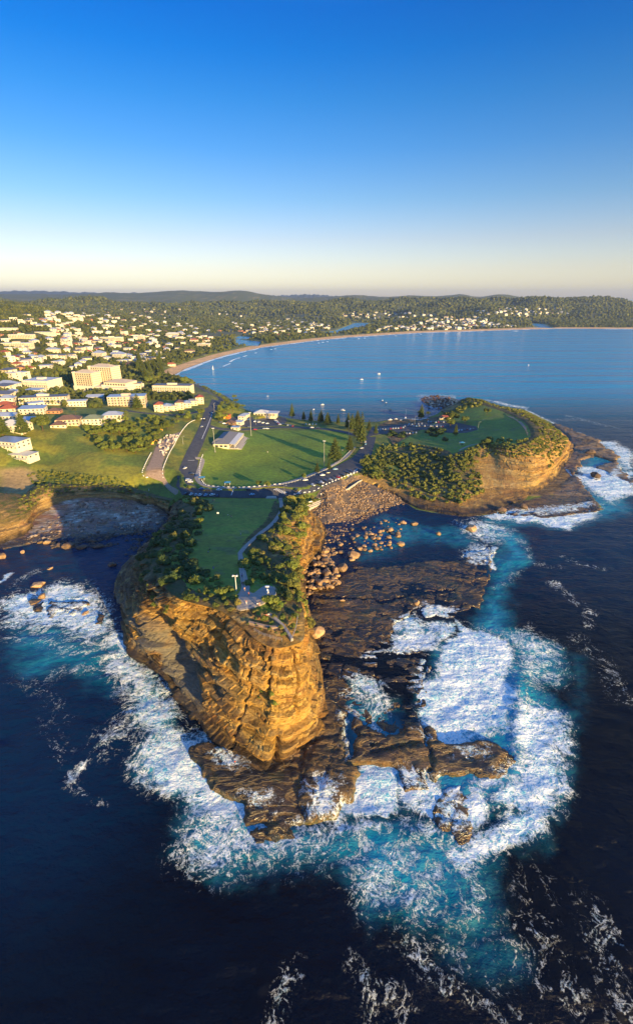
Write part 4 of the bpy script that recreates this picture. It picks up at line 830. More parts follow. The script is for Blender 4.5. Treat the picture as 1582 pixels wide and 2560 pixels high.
def paving(n_, a, b):
    t = NT(n_); po = t.pos(); n = t.noise(po, .6, 6, .6); t.base(t.ramp(n, [(.3, a), (.7, b)])); t.rough(.85); t.bump(t.noise(po, 4, 3), .3, .05); return t.m
M['asphalt'] = asphalt(); M['paving'] = paving('paving', (.24, .21, .18), (.34, .30, .25)); M['gravel'] = paving('gravel_surface', (.22, .15, .10), (.36, .26, .18)); M['marking'] = simple('road_marking', (.62, .62, .60), .6, .2, 2)
def carpaint(name, c): 
    t = NT(name); t.base(tuple(c)); t.rough(.28); t.b.inputs['Coat Weight'].default_value = .5; t.spec(.5); return t.m
# ---- draped sheets
def drape(name, poly, mat_, lift, hf=None, step=4.0, kind='structure', skirt=True):
    P2 = np.array(poly)[:, :2]; lo = P2.min(0); hi = P2.max(0); vs = []; n = len(P2)
    for i in range(n):
        a, b = P2[i], P2[(i + 1) % n]; m = max(1, int(np.linalg.norm(b - a) / step))
        for k in range(m): vs.append(tuple(a + (b - a) * k / m))
    nb = len(vs); L = [tuple(p) for p in P2]
    for x in np.arange(lo[0] + step / 2, hi[0], step):
        for y in np.arange(lo[1] + step / 2, hi[1], step):
            if inpoly(x, y, L) : vs.append((x, y))
    r = mgeo.delaunay_2d_cdt([Vector(v) for v in vs], [(i, (i + 1) % nb) for i in range(nb)], [list(range(nb))], 2, 1e-4)
    V2 = np.array([v[:] for v in r[0]]); hf = hf or (lambda x, y: Hat(x, y)); z = hf(V2[:, 0], V2[:, 1]) + lift
    bm = bmesh.new(); bv = [bm.verts.new((x, y, q)) for (x, y), q in zip(V2, z)]
    for f in r[2]:
        try: bm.faces.new([bv[i] for i in f])
        except ValueError: pass
    bmesh.ops.recalc_face_normals(bm, faces=bm.faces)
    if bm.faces and sum(f.normal.z for f in bm.faces) < 0: bmesh.ops.reverse_faces(bm, faces=bm.faces)
    if skirt:
        e = [q for q in bm.edges if q.is_boundary]; ex = bmesh.ops.extrude_edge_only(bm, edges=e)
        for v in ex['geom']:
            if isinstance(v, bmesh.types.BMVert): v.co.z -= lift + .35
    me = bpy.data.meshes.new(name); bm.to_mesh(me); bm.free(); me.materials.append(mat_); return tag(link(name, me), kind=kind)
def smoothH(x, y):
    return sum(Hat(x + a, y + b) for a, b in ((0, 0), (3, 0), (-3, 0), (0, 3), (0, -3))) / 5
HS = lambda x, y: zS(y) + .25
def strip(pts, w, closed=False):
    P2 = np.array(pts)[:, :2]; d = np.gradient(P2, axis=0); d /= np.linalg.norm(d, axis=1)[:, None] + 1e-9; nrm = np.stack([-d[:, 1], d[:, 0]], 1); w = np.array(w if hasattr(w, '__len__') else [w] * len(P2))[:, None]
    return list(map(tuple, P2 + nrm * w / 2)) + list(map(tuple, (P2 - nrm * w / 2)[::-1]))
def dens(L, n=8): return catmull(np.array([(*p[:2], 0) for p in L]), len(L) * n)[:, :2]
random.seed(21)
# roads
road_px = [(540,1000),(533,1016),(522,1033),(512,1065),(495,1105),(474,1150),(458,1190)]
road_w = dens([on(a, b) for a, b in road_px], 6)
drape('road', strip(road_w, 11), M['asphalt'], .22, smoothH, 4)
hill_road = dens([on(a, b) for a, b in [(533,1018),(500,1028),(455,1036),(400,1036),(340,1030),(290,1022)]], 6); drape('road', strip(hill_road, 7), M['asphalt'], .18, smoothH, 4)
esp = dens([on(a, b) for a, b in [(536,1012),(556,1003),(545,992),(520,980),(495,965),(470,955),(430,945),(385,955),(375,935),(400,915),(440,893),(480,875),(510,860),(545,852)]], 6); drape('road', strip(esp, 10), M['asphalt'], .2, smoothH, 5)
cp_px = [(470,1150),(497,1150),(489,1185),(478,1210),(500,1219),(560,1222),(640,1221),(690,1215),(760,1198),(830,1172),(880,1145),(908,1115),(918,1096),(940,1092),(933,1120),(925,1150),(897,1180),(860,1202),(800,1224),(745,1238),(700,1246),(600,1246),(500,1243),(455,1238),(440,1215),(448,1190)]
drape('car_park', [on(a, b)[:2] for a, b in cp_px], M['asphalt'], .25, smoothH, 4)
ring = dens([on(a, b) for a, b in [(512,1062),(550,1072),(600,1074),(650,1071),(720,1068),(790,1071),(850,1078),(890,1088),(930,1096)]], 6); drape('road', strip(ring, 9), M['asphalt'], .2, smoothH, 4)
drape('car_park', [on(a, b)[:2] for a, b in [(600,1038),(640,1044),(712,1042),(718,1052),(700,1064),(610,1067),(560,1062),(575,1045)]], M['asphalt'], .18, smoothH, 4)
drape('car_park', [on(a, b)[:2] for a, b in [(918,1092),(928,1068),(1010,1060),(1080,1058),(1105,1052),(1150,1058),(1190,1066),(1194,1074),(1165,1082),(1100,1080),(1050,1074),(1000,1082),(950,1086)]], M['asphalt'], .2, smoothH, 4)
drape('footpath', strip(dens([on(a, b) for a, b in [(488,1145),(506,1150),(497,1180),(494,1200),(520,1216),(600,1220),(680,1214),(750,1197),(810,1174),(860,1146),(885,1118)]], 6), 4.0), M['paving'], .32, smoothH, 3)
drape('works_track', [on(a, b)[:2] for a, b in [(455,1085),(440,1092),(418,1120),(405,1160),(410,1190),(440,1222),(452,1232),(438,1238),(405,1205),(372,1192),(364,1178),(378,1150),(392,1112),(420,1092),(448,1080)]], M['gravel'], .15, smoothH, 4)
drape('works_track', strip(dens([on(a, b) for a, b in [(1148,1126),(1180,1112),(1210,1110)]], 6), 2), M['paving'], .2, smoothH, 3)
# headland paths and the lookout
up_path = dens([(*onS(a, b)[:2],) for a, b in [(701,1246),(703,1275),(690,1299),(672,1318),(650,1334)]], 6); drape('footpath', strip(up_path, 2.6), M['paving'], .10, HS, 2.5)
lo_path = dens([(*onS(a, b)[:2],) for a, b in [(600,1384),(603,1405),(608,1440),(614,1470),(606,1490)]], 6); drape('footpath', strip(lo_path, list(np.linspace(2.0, 3.6, len(lo_path)))), M['paving'], .10, HS, 2)
mid_path = dens([(*onS(a, b)[:2],) for a, b in [(650,1334),(630,1352),(613,1368),(600,1384)]], 6); drape('footpath', strip(mid_path, 2.2), M['paving'], .09, HS, 2)
LOOK = [(592,1524),(598,1492),(606,1482),(622,1482),(634,1486),(648,1476),(664,1467),(682,1470),(692,1480),(688,1492),(672,1504),(652,1515),(625,1524),(602,1528)]
LOOKW = catmull(np.array([onS(a, b) for a, b in LOOK + LOOK[:1]]), 60)[:-1]
drape('lookout', [p[:2] for p in LOOKW], M['paving'], .35, HS, 2)
drape('footpath', strip(dens([onS(a, b, .8)[:2] for a, b in [(672,1535),(690,1548),(708,1565),(722,1585),(730,1598)]], 5), .9), M['paving'], .75, HS, 1.5)
drape('footpath', strip(dens([onS(a, b, .8)[:2] for a, b in [(622,1555),(650,1562),(680,1568),(705,1566)]], 5), .8), M['gravel'], .75, HS, 1.5)
head_path = dens([on(a, b) for a, b in [(1312,1103),(1322,1092),(1318,1078),(1306,1062),(1290,1048),(1265,1034),(1240,1023)]], 6); drape('footpath', strip(head_path, 3.0), M['gravel'], .25, smoothH, 3)
# markings
def pix_strip(L, w, lift=.34, m='marking', hf=smoothH): return drape('road_marking', strip(dens([on(a, b) for a, b in L], 4), w), M[m], lift, hf, 3, skirt=False)
for L in ([(578,1239),(584,1224)], [(470,1152),(486,1152)], [(742,1236),(752,1226)], [(838,1204),(848,1190)], [(862,1196),(872,1182)], [(870,1193),(880,1178)], [(878,1190),(888,1175)], [(884,1186),(893,1172)], [(530,1035),(521,1060),(505,1098)]): pix_strip(L, .5)
for i in range(7): pix_strip([(684 + i * 4, 1226 + i * 1.6), (693 + i * 4, 1222 + i * 1.6)], .55)
# ---- box tools
class MB:
    def __init__(s): s.V, s.F = [], []
    def box(s, x0, x1, y0, y1, z0, z1):
        n = len(s.V); s.V += [(x0, y0, z0), (x1, y0, z0), (x1, y1, z0), (x0, y1, z0), (x0, y0, z1), (x1, y0, z1), (x1, y1, z1), (x0, y1, z1)]
        s.F += [tuple(n + i for i in f) for f in ((0, 3, 2, 1), (4, 5, 6, 7), (0, 1, 5, 4), (1, 2, 6, 5), (2, 3, 7, 6), (3, 0, 4, 7))]; return s
    def poly(s, V, F): n = len(s.V); s.V += [tuple(v) for v in V]; s.F += [tuple(n + i for i in f) for f in F]; return s
    def prism(s, outline, z0, z1):
        n = len(outline); V = [(x, y, z0) for x, y in outline] + [(x, y, z1) for x, y in outline]
        return s.poly(V, [tuple(range(n))[::-1], tuple(range(n, 2 * n))] + [(i, (i + 1) % n, n + (i + 1) % n, n + i) for i in range(n)])
    def tube(s, path, rad, n=6): V, F_ = tube(path, rad, n); return s.poly(V, F_)
    def cyl(s, x, y, z0, z1, r, n=8, r2=None): r2 = r if r2 is None else r2; o = [(math.cos(k * 6.2832 / n), math.sin(k * 6.2832 / n)) for k in range(n)]; V = [(x + a * r, y + b * r, z0) for a, b in o] + [(x + a * r2, y + b * r2, z1) for a, b in o]; return s.poly(V, [tuple(range(n))[::-1], tuple(range(n, 2 * n))] + [(i, (i + 1) % n, n + (i + 1) % n, n + i) for i in range(n)])
    def hip(s, x0, x1, y0, y1, z, h, o=.6):
        x0 -= o; x1 += o; y0 -= o; y1 += o; w, d = x1 - x0, y1 - y0; k = min(w, d) / 2
        if w >= d: r = [(x0 + k, (y0 + y1) / 2, z + h), (x1 - k, (y0 + y1) / 2, z + h)]; F_ = [(0, 1, 5, 4), (1, 2, 5), (2, 3, 4, 5), (3, 0, 4), (3, 2, 1, 0)]
        else: r = [((x0 + x1) / 2, y0 + k, z + h), ((x0 + x1) / 2, y1 - k, z + h)]; F_ = [(0, 1, 4), (1, 2, 5, 4), (2, 3, 5), (3, 0, 4, 5), (3, 2, 1, 0)]
        return s.poly([(x0, y0, z), (x1, y0, z), (x1, y1, z), (x0, y1, z)] + r, F_)
    def build(s, name, m, parent=None, smooth=False, bevel=0):
        me = bpy.data.meshes.new(name); me.from_pydata(s.V, [], s.F); me.materials.append(m)
        if smooth: me.polygons.foreach_set('use_smooth', [True] * len(me.polygons))
        me.update(); return link(name, me, parent)
def empty(name, loc, rz=0, label=None, cat=None, group=None):
    e = bpy.data.objects.new(name, None); COL.objects.link(e); e.location = loc; e.rotation_euler = (0, 0, rz); e.empty_display_size = .5; return tag(e, label, cat, group)
def kids(o): return [c for c in bpy.data.objects if c.parent == o]
def copy_tree(o, loc, rz, label=None, group=None, parts=True, tree=None):
    c = o.copy(); COL.objects.link(c); c.location = loc; c.rotation_euler = (0, 0, rz)
    if label: c['label'] = label
    if group: c['group'] = group
    for ch in (tree or kids(o)):
        d = ch.copy(); COL.objects.link(d); d.parent = c
        for g_ in kids(ch) if tree is None else []: f = g_.copy(); COL.objects.link(f); f.parent = d
    return c
# ---- buildings. Local frame: front faces -y, origin at the front edge's middle
def win_set(root, W, D, z0, fh, floors, nx, ny, sides='fblr', m='glass_dark', ww=1.6, wh=1.4, frame=None, cap=60):
    c = 0
    for fl in range(floors):
        z = z0 + fl * fh + fh * .32
        for side, n, L in (('f', nx, W), ('b', nx, W), ('l', ny, D), ('r', ny, D)):
            if side not in sides: continue
            for i in range(n):
                if c >= cap: return
                c += 1; u = (i + .5) * L / n - L / 2; b = MB()
                if side == 'f': b.box(u - ww / 2, u + ww / 2, -.06, .05, z, z + wh)
                elif side == 'b': b.box(u - ww / 2, u + ww / 2, D - .05, D + .06, z, z + wh)
                elif side == 'l': b.box(-W / 2 - .06, -W / 2 + .05, D / 2 + u - ww / 2, D / 2 + u + ww / 2, z, z + wh)
                else: b.box(W / 2 - .05, W / 2 + .06, D / 2 + u - ww / 2, D / 2 + u + ww / 2, z, z + wh)
                b.build('window', M[m], root)
def house(px, py, W, D, floors, rz, wall, roof, label, cat='house', roof_kind='hip', fh=3.0, nx=None, ny=None, balc=False, name=None, group=None, sides='flr', loc=None, ww=1.6, chimney=False, parapet=.5, rh=None):
    p = loc or on(px, py); x, y, z = p; CLEAR.append((x, y + D * .4, max(W, D) * .6))
    root = empty(name or 'house', (x, y, z - .2), rz, label, cat, group); H = floors * fh
    MB().box(-W / 2, W / 2, 0, D, -4, H).build('wall', M[wall], root)
    if roof_kind == 'hip': MB().hip(-W / 2, W / 2, 0, D, H, rh or min(W, D) * .26).build('roof', M[roof], root)
    elif roof_kind == 'skillion': MB().poly([(-W/2-.7,-.9,H+.05),(W/2+.7,-.9,H+.05),(W/2+.7,D+.7,H+1.3),(-W/2-.7,D+.7,H+1.3),(-W/2-.7,-.9,H+.35),(W/2+.7,-.9,H+.35),(W/2+.7,D+.7,H+1.6),(-W/2-.7,D+.7,H+1.6)], [(0,3,2,1),(4,5,6,7),(0,1,5,4),(1,2,6,5),(2,3,7,6),(3,0,4,7)]).build('roof', M[roof], root)
    else: MB().box(-W / 2 - .35, W / 2 + .35, -.35, D + .35, H, H + parapet).build('roof', M[roof], root)
    if roof_kind == 'flat' and floors >= 3: MB().box(-W * .15, W * .1, D * .4, D * .65, H + parapet, H + parapet + 2.2).build('plant_room', M[wall], root)
    win_set(root, W, D, 0, fh, floors, nx or max(2, int(W / 3.6)), ny or max(1, int(D / 5)), sides, ww=ww)
    if balc:
        for fl in range(1 if floors > 1 else 0, floors):
            b = MB().box(-W / 2 + .3, W / 2 - .3, -1.9, -.08, fl * fh - .16, fl * fh + .06).build('balcony', M[wall], root); MB().box(-W / 2 + .3, W / 2 - .3, -1.9, -1.8, fl * fh + .08, fl * fh + 1.0).build('balustrade', M['roof_tin'], b)
        n = max(2, int(W / 7)); 
        for i in range(n + 1): u = -W / 2 + .35 + i * (W - .7) / n; MB().box(u - .15, u + .15, -1.75, -1.45, -3, H + .03).build('column', M[wall], root)
    if chimney: MB().box(W * .2, W * .2 + .8, D * .5, D * .5 + .8, H, H + 2.6).build('chimney', M['brick'], root)
    return root
# the big brick and cream hotel with its arcaded podium
def hotel():
    x, y, z = on(186, 976); root = empty('hotel', (x, y, z - .5), R(-14), 'tall cream hotel with brick bands and a white arcaded podium, largest building of the town', 'hotel'); CLEAR.append((x + 35, y + 35, 62))
    MB().box(0, 92, 0, 46, -5, 8).build('podium', M['render_white'], root)
    for i in range(14):
        xx = 22 + i * 5; b = MB(); o = [(xx - 1.6, .6), (xx - 1.6, 3.8)] + [(xx + 1.6 * math.cos(a), 3.8 + 1.6 * math.sin(a)) for a in np.linspace(math.pi, 0, 7)[1:-1]] + [(xx + 1.6, 3.8), (xx + 1.6, .6)]
        n = len(o); b.poly([(a, -.08, c) for a, c in o] + [(a, .1, c) for a, c in o], [tuple(range(n)), tuple(range(n, 2 * n))[::-1]] + [(i_, n + i_, n + (i_ + 1) % n, (i_ + 1) % n) for i_ in range(n)]); b.build('arch', M['glass_dark'], root)
    for (x0, x1, y0, y1, fl, nm) in ((0, 34, 3, 24, 6, 'tower'), (12, 52, 25, 48, 8, 'rear_tower')):
        t_ = MB().box(x0, x1, y0, y1, 8, 8 + fl * 3.1).build(nm, M['render_cream'], root)
        for k in range(fl): MB().box(x0 - .12, x1 + .12, y0 - .12, y1 + .12, 8 + k * 3.1 + 2.5, 8 + k * 3.1 + 3.0).build('brick_band', M['brick'], t_)
        for k in range(fl):
            for i in range(int((x1 - x0) / 4)): xx = x0 + 2 + i * 4; MB().box(xx - 1.1, xx + 1.1, y0 - .2, y0 + .1, 8 + k * 3.1 + .35, 8 + k * 3.1 + 2.1).build('window', M['glass_dark'], t_)
        H = 8 + fl * 3.1; MB().box(x0 - .8, x1 + .8, y0 - .8, y1 + .8, H, H + .8).build('cornice', M['render_white'], t_); MB().hip(x0 + 3, x1 - 3, y0 + 3, y1 - 3, H + .8, 3.4, .2).build('roof', M['render_sand'], t_)
        MB().box(x0 - .3, x0 + 3, y0 - .3, y0 + 3, 8, H + 1.6).build('corner_bay', M['render_cream'], t_)
    w = MB().box(50, 88, 6, 34, 8, 14).build('wing', M['render_cream'], root)
    for i in range(8): MB().box(52 + i * 4.5, 54.4 + i * 4.5, 5.8, 6.1, 10, 12.4).build('window', M['glass_dark'], w)
    MB().hip(50, 88, 6, 34, 14, 4, .8).build('roof', M['render_sand'], w)
hotel()
B = [ # px, py, W, D, floors, rot deg, wall, roof, kind, balconies, label, category
 (92,978,40,34,5,-8,'render_white','roof_white','flat',True,'boxy white five-storey block just left of the cream and brick hotel','apartment block'),
 (80,986,22,16,2,-8,'render_white','roof_tin','flat',False,'low pale commercial building in front of the boxy white block','building'),
 (10,972,28,18,2,-6,'render_white','roof_tin','hip',False,'grey-roofed white hall at the left edge of the photo, level with the hotel','building'),
 (110,1012,52,16,3,12,'render_cream','roof_grey','flat',True,'long cream three-storey flats with a slanting grey roof behind the palms','apartment block'),
 (306,980,56,18,4,10,'render_cream','roof_grey','flat',True,'cream four-storey apartments directly right of the hotel podium','apartment block'),
 (318,1016,44,18,4,10,'render_sand','roof_tin','flat',True,'sand-coloured four-storey apartments with a tin roof in front of another block','apartment block'),
 (430,984,58,18,4,-4,'render_cream','roof_grey','flat',True,'cream apartment row behind the terraced townhouses near the coast road','apartment block'),
 (192,1016,22,12,2,14,'render_white','roof_white','flat',False,'small white modern house with vertical slots between the flats and the palms','house'),
 (236,1004,20,13,2,10,'roof_tin','roof_white','skillion',False,'white-roofed low building right of the small white modern house','building'),
 (170,1064,22,14,2,12,'render_sand','roof_brown','hip',True,'brown-roofed house with cream balconies above the meadow','house'),
 (146,1070,14,12,1,12,'render_cream','roof_brown','hip',False,'single-storey brown-roofed house left of the brown-roofed balcony house','house'),
 (232,1062,19,13,2,12,'render_white','roof_green','hip',True,'house with an olive green hipped roof above the meadow','house'),
 (280,1052,20,13,2,8,'render_cream','roof_tin','hip',True,'cream house with a pale grey hipped roof right of the olive-roofed house','house'),
 (80,1036,24,13,2,10,'render_white','roof_tin','skillion',True,'long pale house with a sloping tin roof above the brown-roofed houses','house'),
 (74,1058,15,11,1,10,'render_cream','roof_tin','skillion',False,'low house with a blue-grey tin roof between conifers','house'),
 (26,1080,24,16,2,-6,'render_white','roof_white','hip',True,'house with a large bright white roof between the tall conifers','house'),
 (10,1048,18,12,1,0,'render_white','roof_white','skillion',False,'small white-roofed house at the far left behind the large white roof','house'),
 (12,1122,26,16,2,-14,'render_white','roof_tin','flat',True,'white cubic modern house at the left edge beside the meadow','house'),
 (44,1146,22,12,1,-14,'render_white','roof_tin','flat',True,'low white flat-roofed pavilion in front of the cubic modern house','house'),
 (10,1018,16,12,1,8,'brick','roof_red','hip',False,'red-roofed brick house at the left edge above the white roofs','house'),
 (134,1034,13,10,1,10,'brick','roof_brown','hip',False,'small dark-roofed house tucked between trees left of the brown-roofed balcony house','house'),
 (245,895,26,20,4,-4,'render_white','roof_tin','hip',True,'two-tone grey-roofed block with a red panel behind the hotel','apartment block'),
 (296,898,26,22,4,-4,'render_white','roof_tin','hip',True,'white four-storey block with a grey roof standing alone right behind the hotel','apartment block'),
 (378,886,30,16,3,6,'render_white','roof_white','flat',True,'white three-storey block left of the dense pine grove','apartment block'),
 (278,850,68,16,3,0,'render_cream','roof_white','flat',True,'very long low cream block high on the slope behind the hotel','apartment block'),
 (200,852,30,16,3,4,'render_white','roof_grey','flat',True,'white block left of the very long cream block','apartment block'),
 (430,840,46,18,3,0,'render_cream','roof_white','hip',True,'cream hillside block with a white hipped roof near the head of the beach','apartment block'),
 (353,850,20,14,5,0,'render_white','roof_white','flat',True,'slim white tower among houses left of the beach','apartment block'),
 (484,856,26,18,3,0,'render_cream','roof_red','hip',True,'cream block with a red-brown roof facing the beach','apartment block'),
 (508,866,40,20,3,-6,'render_cream','roof_white','flat',True,'terraced cream apartments right above the bend of the beach','apartment block'),
 (428,916,22,12,2,24,'render_sand','roof_red','hip',True,'orange-brown surf club building on the sand side of the esplanade','building'),
 (474,882,30,14,2,10,'render_sand','roof_brown','hip',False,'low brown beachfront building just inland of the sand','building'),
 (40,868,64,18,3,4,'render_cream','roof_white','flat',True,'long stepped cream apartments on the bright hillside at the far left','apartment block'),
 (52,846,56,16,3,2,'render_cream','roof_white','flat',True,'upper row of cream flats on the bright hillside at the far left','apartment block'),
 (20,826,44,14,2,2,'render_white','roof_white','flat',False,'topmost pale terrace on the bright hillside at the far left','apartment block'),
 (110,836,48,14,2,-6,'render_white','roof_white','flat',False,'pale terrace at the right end of the bright hillside','apartment block'),
 (130,880,30,15,2,10,'render_cream','roof_tin','hip',False,'cream hall with a tin roof below the bright hillside','building'),
]
for b in B: house(*b[:5], R(b[5]), b[6], b[7], b[10], b[11], b[8], balc=b[9], name='apartment_block' if 'block' in b[11] else b[11].replace(' ', '_'))
# terraced townhouses: each house is its own thing, roofs alternate
for i, (px, py, h_, rf) in enumerate([(398,1030,3,'roof_red'),(418,1028,2,'roof_tin'),(434,1027,2,'render_sand'),(450,1024,3,'roof_brown'),(468,1020,2,'roof_tin'),(484,1014,2,'render_sand'),(500,1010,3,'roof_red')]):
    house(px, py, 10.5, 15, h_, R(16), 'render_cream', rf, ['cream townhouse with a red pavilion roof at the left end of the coast road terrace', 'low cream townhouse second from the left in the coast road terrace', 'flat-topped cream townhouse third from the left in the coast road terrace', 'tall brown-roofed cream townhouse in the middle of the coast road terrace', 'tin-roofed cream townhouse third from the right in the coast road terrace', 'flat-topped cream townhouse second from the right in the coast road terrace', 'red-roofed cream townhouse at the right end of the coast road terrace'][i], 'townhouse', 'hip' if rf not in ('render_sand',) else 'flat', balc=True, name='townhouse', group='terraced townhouses by the coast road')
# clubhouse on the oval: long hipped roof, white veranda
def clubhouse():
    x, y, z = on(553, 1120); root = empty('clubhouse', (x, y, z - .1), R(-4), 'long grey-roofed clubhouse with a white veranda beside the green oval', 'clubhouse'); W, D = 16, 46
    MB().box(-W/2, W/2, 0, D, -3, 4.2).build('wall', M['render_cream'], root); MB().hip(-W/2, W/2, 0, D, 4.2, 3.6, 1.0).build('roof', M['roof_grey'], root)
    MB().hip(-W/2 - 2, W/2 - 3, 4, 12, 4.5, 3.4, .6).build('porch_roof', M['roof_grey'], root)
    v = MB().poly([(W/2, 1, 4.3), (W/2 + 6, 1, 3.5), (W/2 + 6, D - 1, 3.5), (W/2, D - 1, 4.3), (W/2, 1, 4.5), (W/2 + 6, 1, 3.7), (W/2 + 6, D - 1, 3.7), (W/2, D - 1, 4.5)], [(0,3,2,1),(4,5,6,7),(0,1,5,4),(1,2,6,5),(2,3,7,6),(3,0,4,7)]).build('veranda_roof', M['roof_white'], root)
    for i in range(10): yy = 1.4 + i * (D - 3) / 9; MB().box(W/2 + 5.5, W/2 + 5.8, yy, yy + .3, -1, 3.6).build('post', M['white_paint'], root)
    for i in range(9): yy = 3 + i * 4.8; MB().box(W/2 - .05, W/2 + .08, yy, yy + 2.8, .6, 3).build('window', M['glass_dark'], root)
    for i in range(3): MB().box(-6 + i * 4.6, -3 + i * 4.6, -.08, .05, 1, 3).build('window', M['glass_dark'], root)
    MB().box(W/2, W/2 + 7.5, 0, D, -1, .05).build('terrace', M['concrete'], root)
    for k in range(3): MB().box(W/2 + 7.5 + k * 1.6, W/2 + 9.1 + k * 1.6, 2, D - 2, -2, -.3 - k * .45).build('step', M['concrete'], root)
clubhouse()
def restaurant():
    x, y, z = on(662, 1042); root = empty('restaurant', (x, y, z - .1), R(-6), 'low white-roofed restaurant on the shore of the bay behind the car park', 'restaurant')
    MB().box(-15, 15, 0, 15, -3, 4).build('wall', M['render_cream'], root); MB().hip(-15, 4, 0, 15, 4, 3.4, 1).build('roof', M['roof_white'], root); MB().box(3.5, 18, -2, 15, 4.02, 4.6).build('roof', M['roof_white'], root)
    for i in range(7): MB().box(-13 + i * 4, -10.4 + i * 4, -.08, .05, 1, 3.2).build('window', M['glass_dark'], root)
    for i in range(4): MB().box(4 + i * 4.4, 4.3 + i * 4.4, -1.8, -1.5, -1, 4.02).build('post', M['white_paint'], root)
restaurant()
for i, (px, py, W, D, fl, wl, rf, lb) in enumerate([(594,1062,9,12,1,'render_white','roof_white','small white boat shed at the left edge of the upper car park'), (603,1052,8,12,2,'render_white','roof_tin','white two-storey shed second up the ramp beside the upper car park'), (612,1043,8,11,1,'render_cream','roof_white','white shed at the top of the ramp beside the upper car park'), (575,1062,10,8,1,'timber','roof_brown','brown timber shed under trees near the clubhouse'), (587,1075,9,7,1,'render_cream','roof_tin','flat grey-roofed hut just behind the clubhouse'), (1112,1048,14,7,1,'render_cream','roof_red','low red-roofed shed by the shore of the boat ramp'), (562,1044,10,8,1,'orange_paint','roof_red','small orange shed beside the trees on the coast road')]):
    house(px, py, W, D, fl, R(-10), wl, rf, lb, 'shed', 'flat' if i % 2 == 0 else 'hip', name='shed')
# ---- the suburb: six kinds of house, each copy its own thing
protoH = []
def proto_house(k, wall, roof, fl, W, D, kind):
    r = house(0, 0, W, D, fl, 0, wall, roof, 'x', 'house', kind, nx=3, ny=1, sides='fr', loc=(0, -5000 - 60 * k, 0), name='house'); CLEAR.pop(); return r
for k, a in enumerate([('render_white', 'roof_tin', 2, 14, 11, 'hip'), ('render_cream', 'roof_red', 1, 15, 11, 'hip'), ('render_white', 'roof_white', 2, 15, 12, 'flat'), ('brick', 'roof_brown', 1, 14, 10, 'hip'), ('render_cream', 'roof_grey', 2, 16, 12, 'skillion'), ('render_white', 'roof_grey', 3, 16, 13, 'flat')]): protoH.append(proto_house(k, *a))
protoK = [kids(p) for p in protoH]; klab = ['white house with a tin hipped roof', 'cream house with a red tiled roof', 'white flat-roofed house', 'brick house with a brown hipped roof', 'cream house with a dark sloping roof', 'white flats block']
random.seed(77)
ZONES = [ # outline px, count, sep m, where
 ([(0,868),(150,860),(200,870),(400,880),(455,870),(400,905),(330,925),(240,905),(160,930),(60,935),(0,940)], 75, 19, 'near the hotel'),
 ([(0,940),(60,940),(40,1000),(120,1000),(150,1030),(60,1030),(0,1030)], 14, 24, 'left of the meadow'),
 ([(0,800),(130,795),(200,830),(330,835),(540,840),(510,862),(400,872),(200,866),(0,862)], 130, 21, 'behind the hotel'),
 ([(60,790),(150,780),(300,780),(420,800),(560,830),(520,842),(330,832),(200,822),(110,808)], 90, 28, 'in the woods above town'),
 ([(560,806),(640,790),(760,800),(840,815),(800,835),(700,845),(655,838),(600,835)], 80, 30, 'behind the lagoon'),
 ([(1000,826),(1060,805),(1120,790),(1200,795),(1260,815),(1300,816),(1200,821),(1060,826)], 120, 26, 'beyond the beach'),
 ([(930,826),(1000,812),(1010,824),(940,830)], 14, 26, 'just beyond the beach'),
 ([(250,776),(420,770),(560,780),(640,790),(500,800),(350,795)], 40, 60, 'in far forest clearings'),
 ([(1180,782),(1260,772),(1400,772),(1420,785),(1300,792)], 60, 38, 'in the far valley'),
 ([(820,782),(960,775),(1080,790),(1000,800),(900,798)], 50, 45, 'in the far valley')]
allh = []
for zi, (pl, n, sep, where) in enumerate(ZONES):
    for p in darts_px(pl, n, sep, on, 25):
        if p[2] < 2.4 or any((p[0] - a)**2 + (p[1] - b)**2 < (r_ + 9)**2 for a, b, r_ in CLEAR): continue
        allh.append((*p, where))
allh.sort(key=lambda p: p[0]**2 + p[1]**2)
first = {}
rest = MB(); restr = MB()
for i, (x, y, z, where) in enumerate(allh):
    k = random.choice([0, 0, 1, 2, 2, 3, 4, 5]) if y < 2600 else random.choice([0, 1, 2, 2, 4]); rz = random.choice([-.4, -.2, .1, .3, .6, 1.2, -1.2]) + random.uniform(-.1, .1); s = 1.0 + random.random() * .35 + .2 * (y > 1800)
    CLEAR.append((x, y + 5, 9 * s))
    if i < 275:
        hx, hy = pxof(x, y, z); lab = f"{['small', 'mid-sized', 'large'][min(2, int((s - 1) * 6))]} {klab[k]} {where}, {'far left' if hx < 80 else 'left' if hx < 200 else 'centre left' if hx < 350 else 'beachward' if hx < 600 else 'across the bay'}"; o = protoH[k]
        c = copy_tree(o, (x, y, z - .3), rz, lab, f"{klab[k]} {where}", tree=protoK[k] if y < 1500 else [q for q in protoK[k] if q.name.split('.')[0] in ('wall', 'roof')])
        c.scale = (s, s, s)
    else:
        ca, sa = math.cos(rz), math.sin(rz); W, D, H = 7.5 * s, 6 * s, random.choice([3.2, 5.8]) * s * 1.15; q = lambda a, b, c_: (x + a * ca - b * sa, y + a * sa + b * ca, z + c_)
        rest.poly([q(*v) for v in [(-W,-D,-3),(W,-D,-3),(W,D,-3),(-W,D,-3),(-W,-D,H),(W,-D,H),(W,D,H),(-W,D,H)]], [(0,1,5,4),(1,2,6,5),(2,3,7,6),(3,0,4,7)])
        restr.poly([q(*v) for v in [(-W-1,-D-1,H),(W+1,-D-1,H),(W+1,D+1,H),(-W-1,D+1,H),(-W*.4,0,H+2.6*s),(W*.4,0,H+2.6*s)]], [(0,1,5,4),(1,2,5),(2,3,4,5),(3,0,4),(3,2,1,0)])
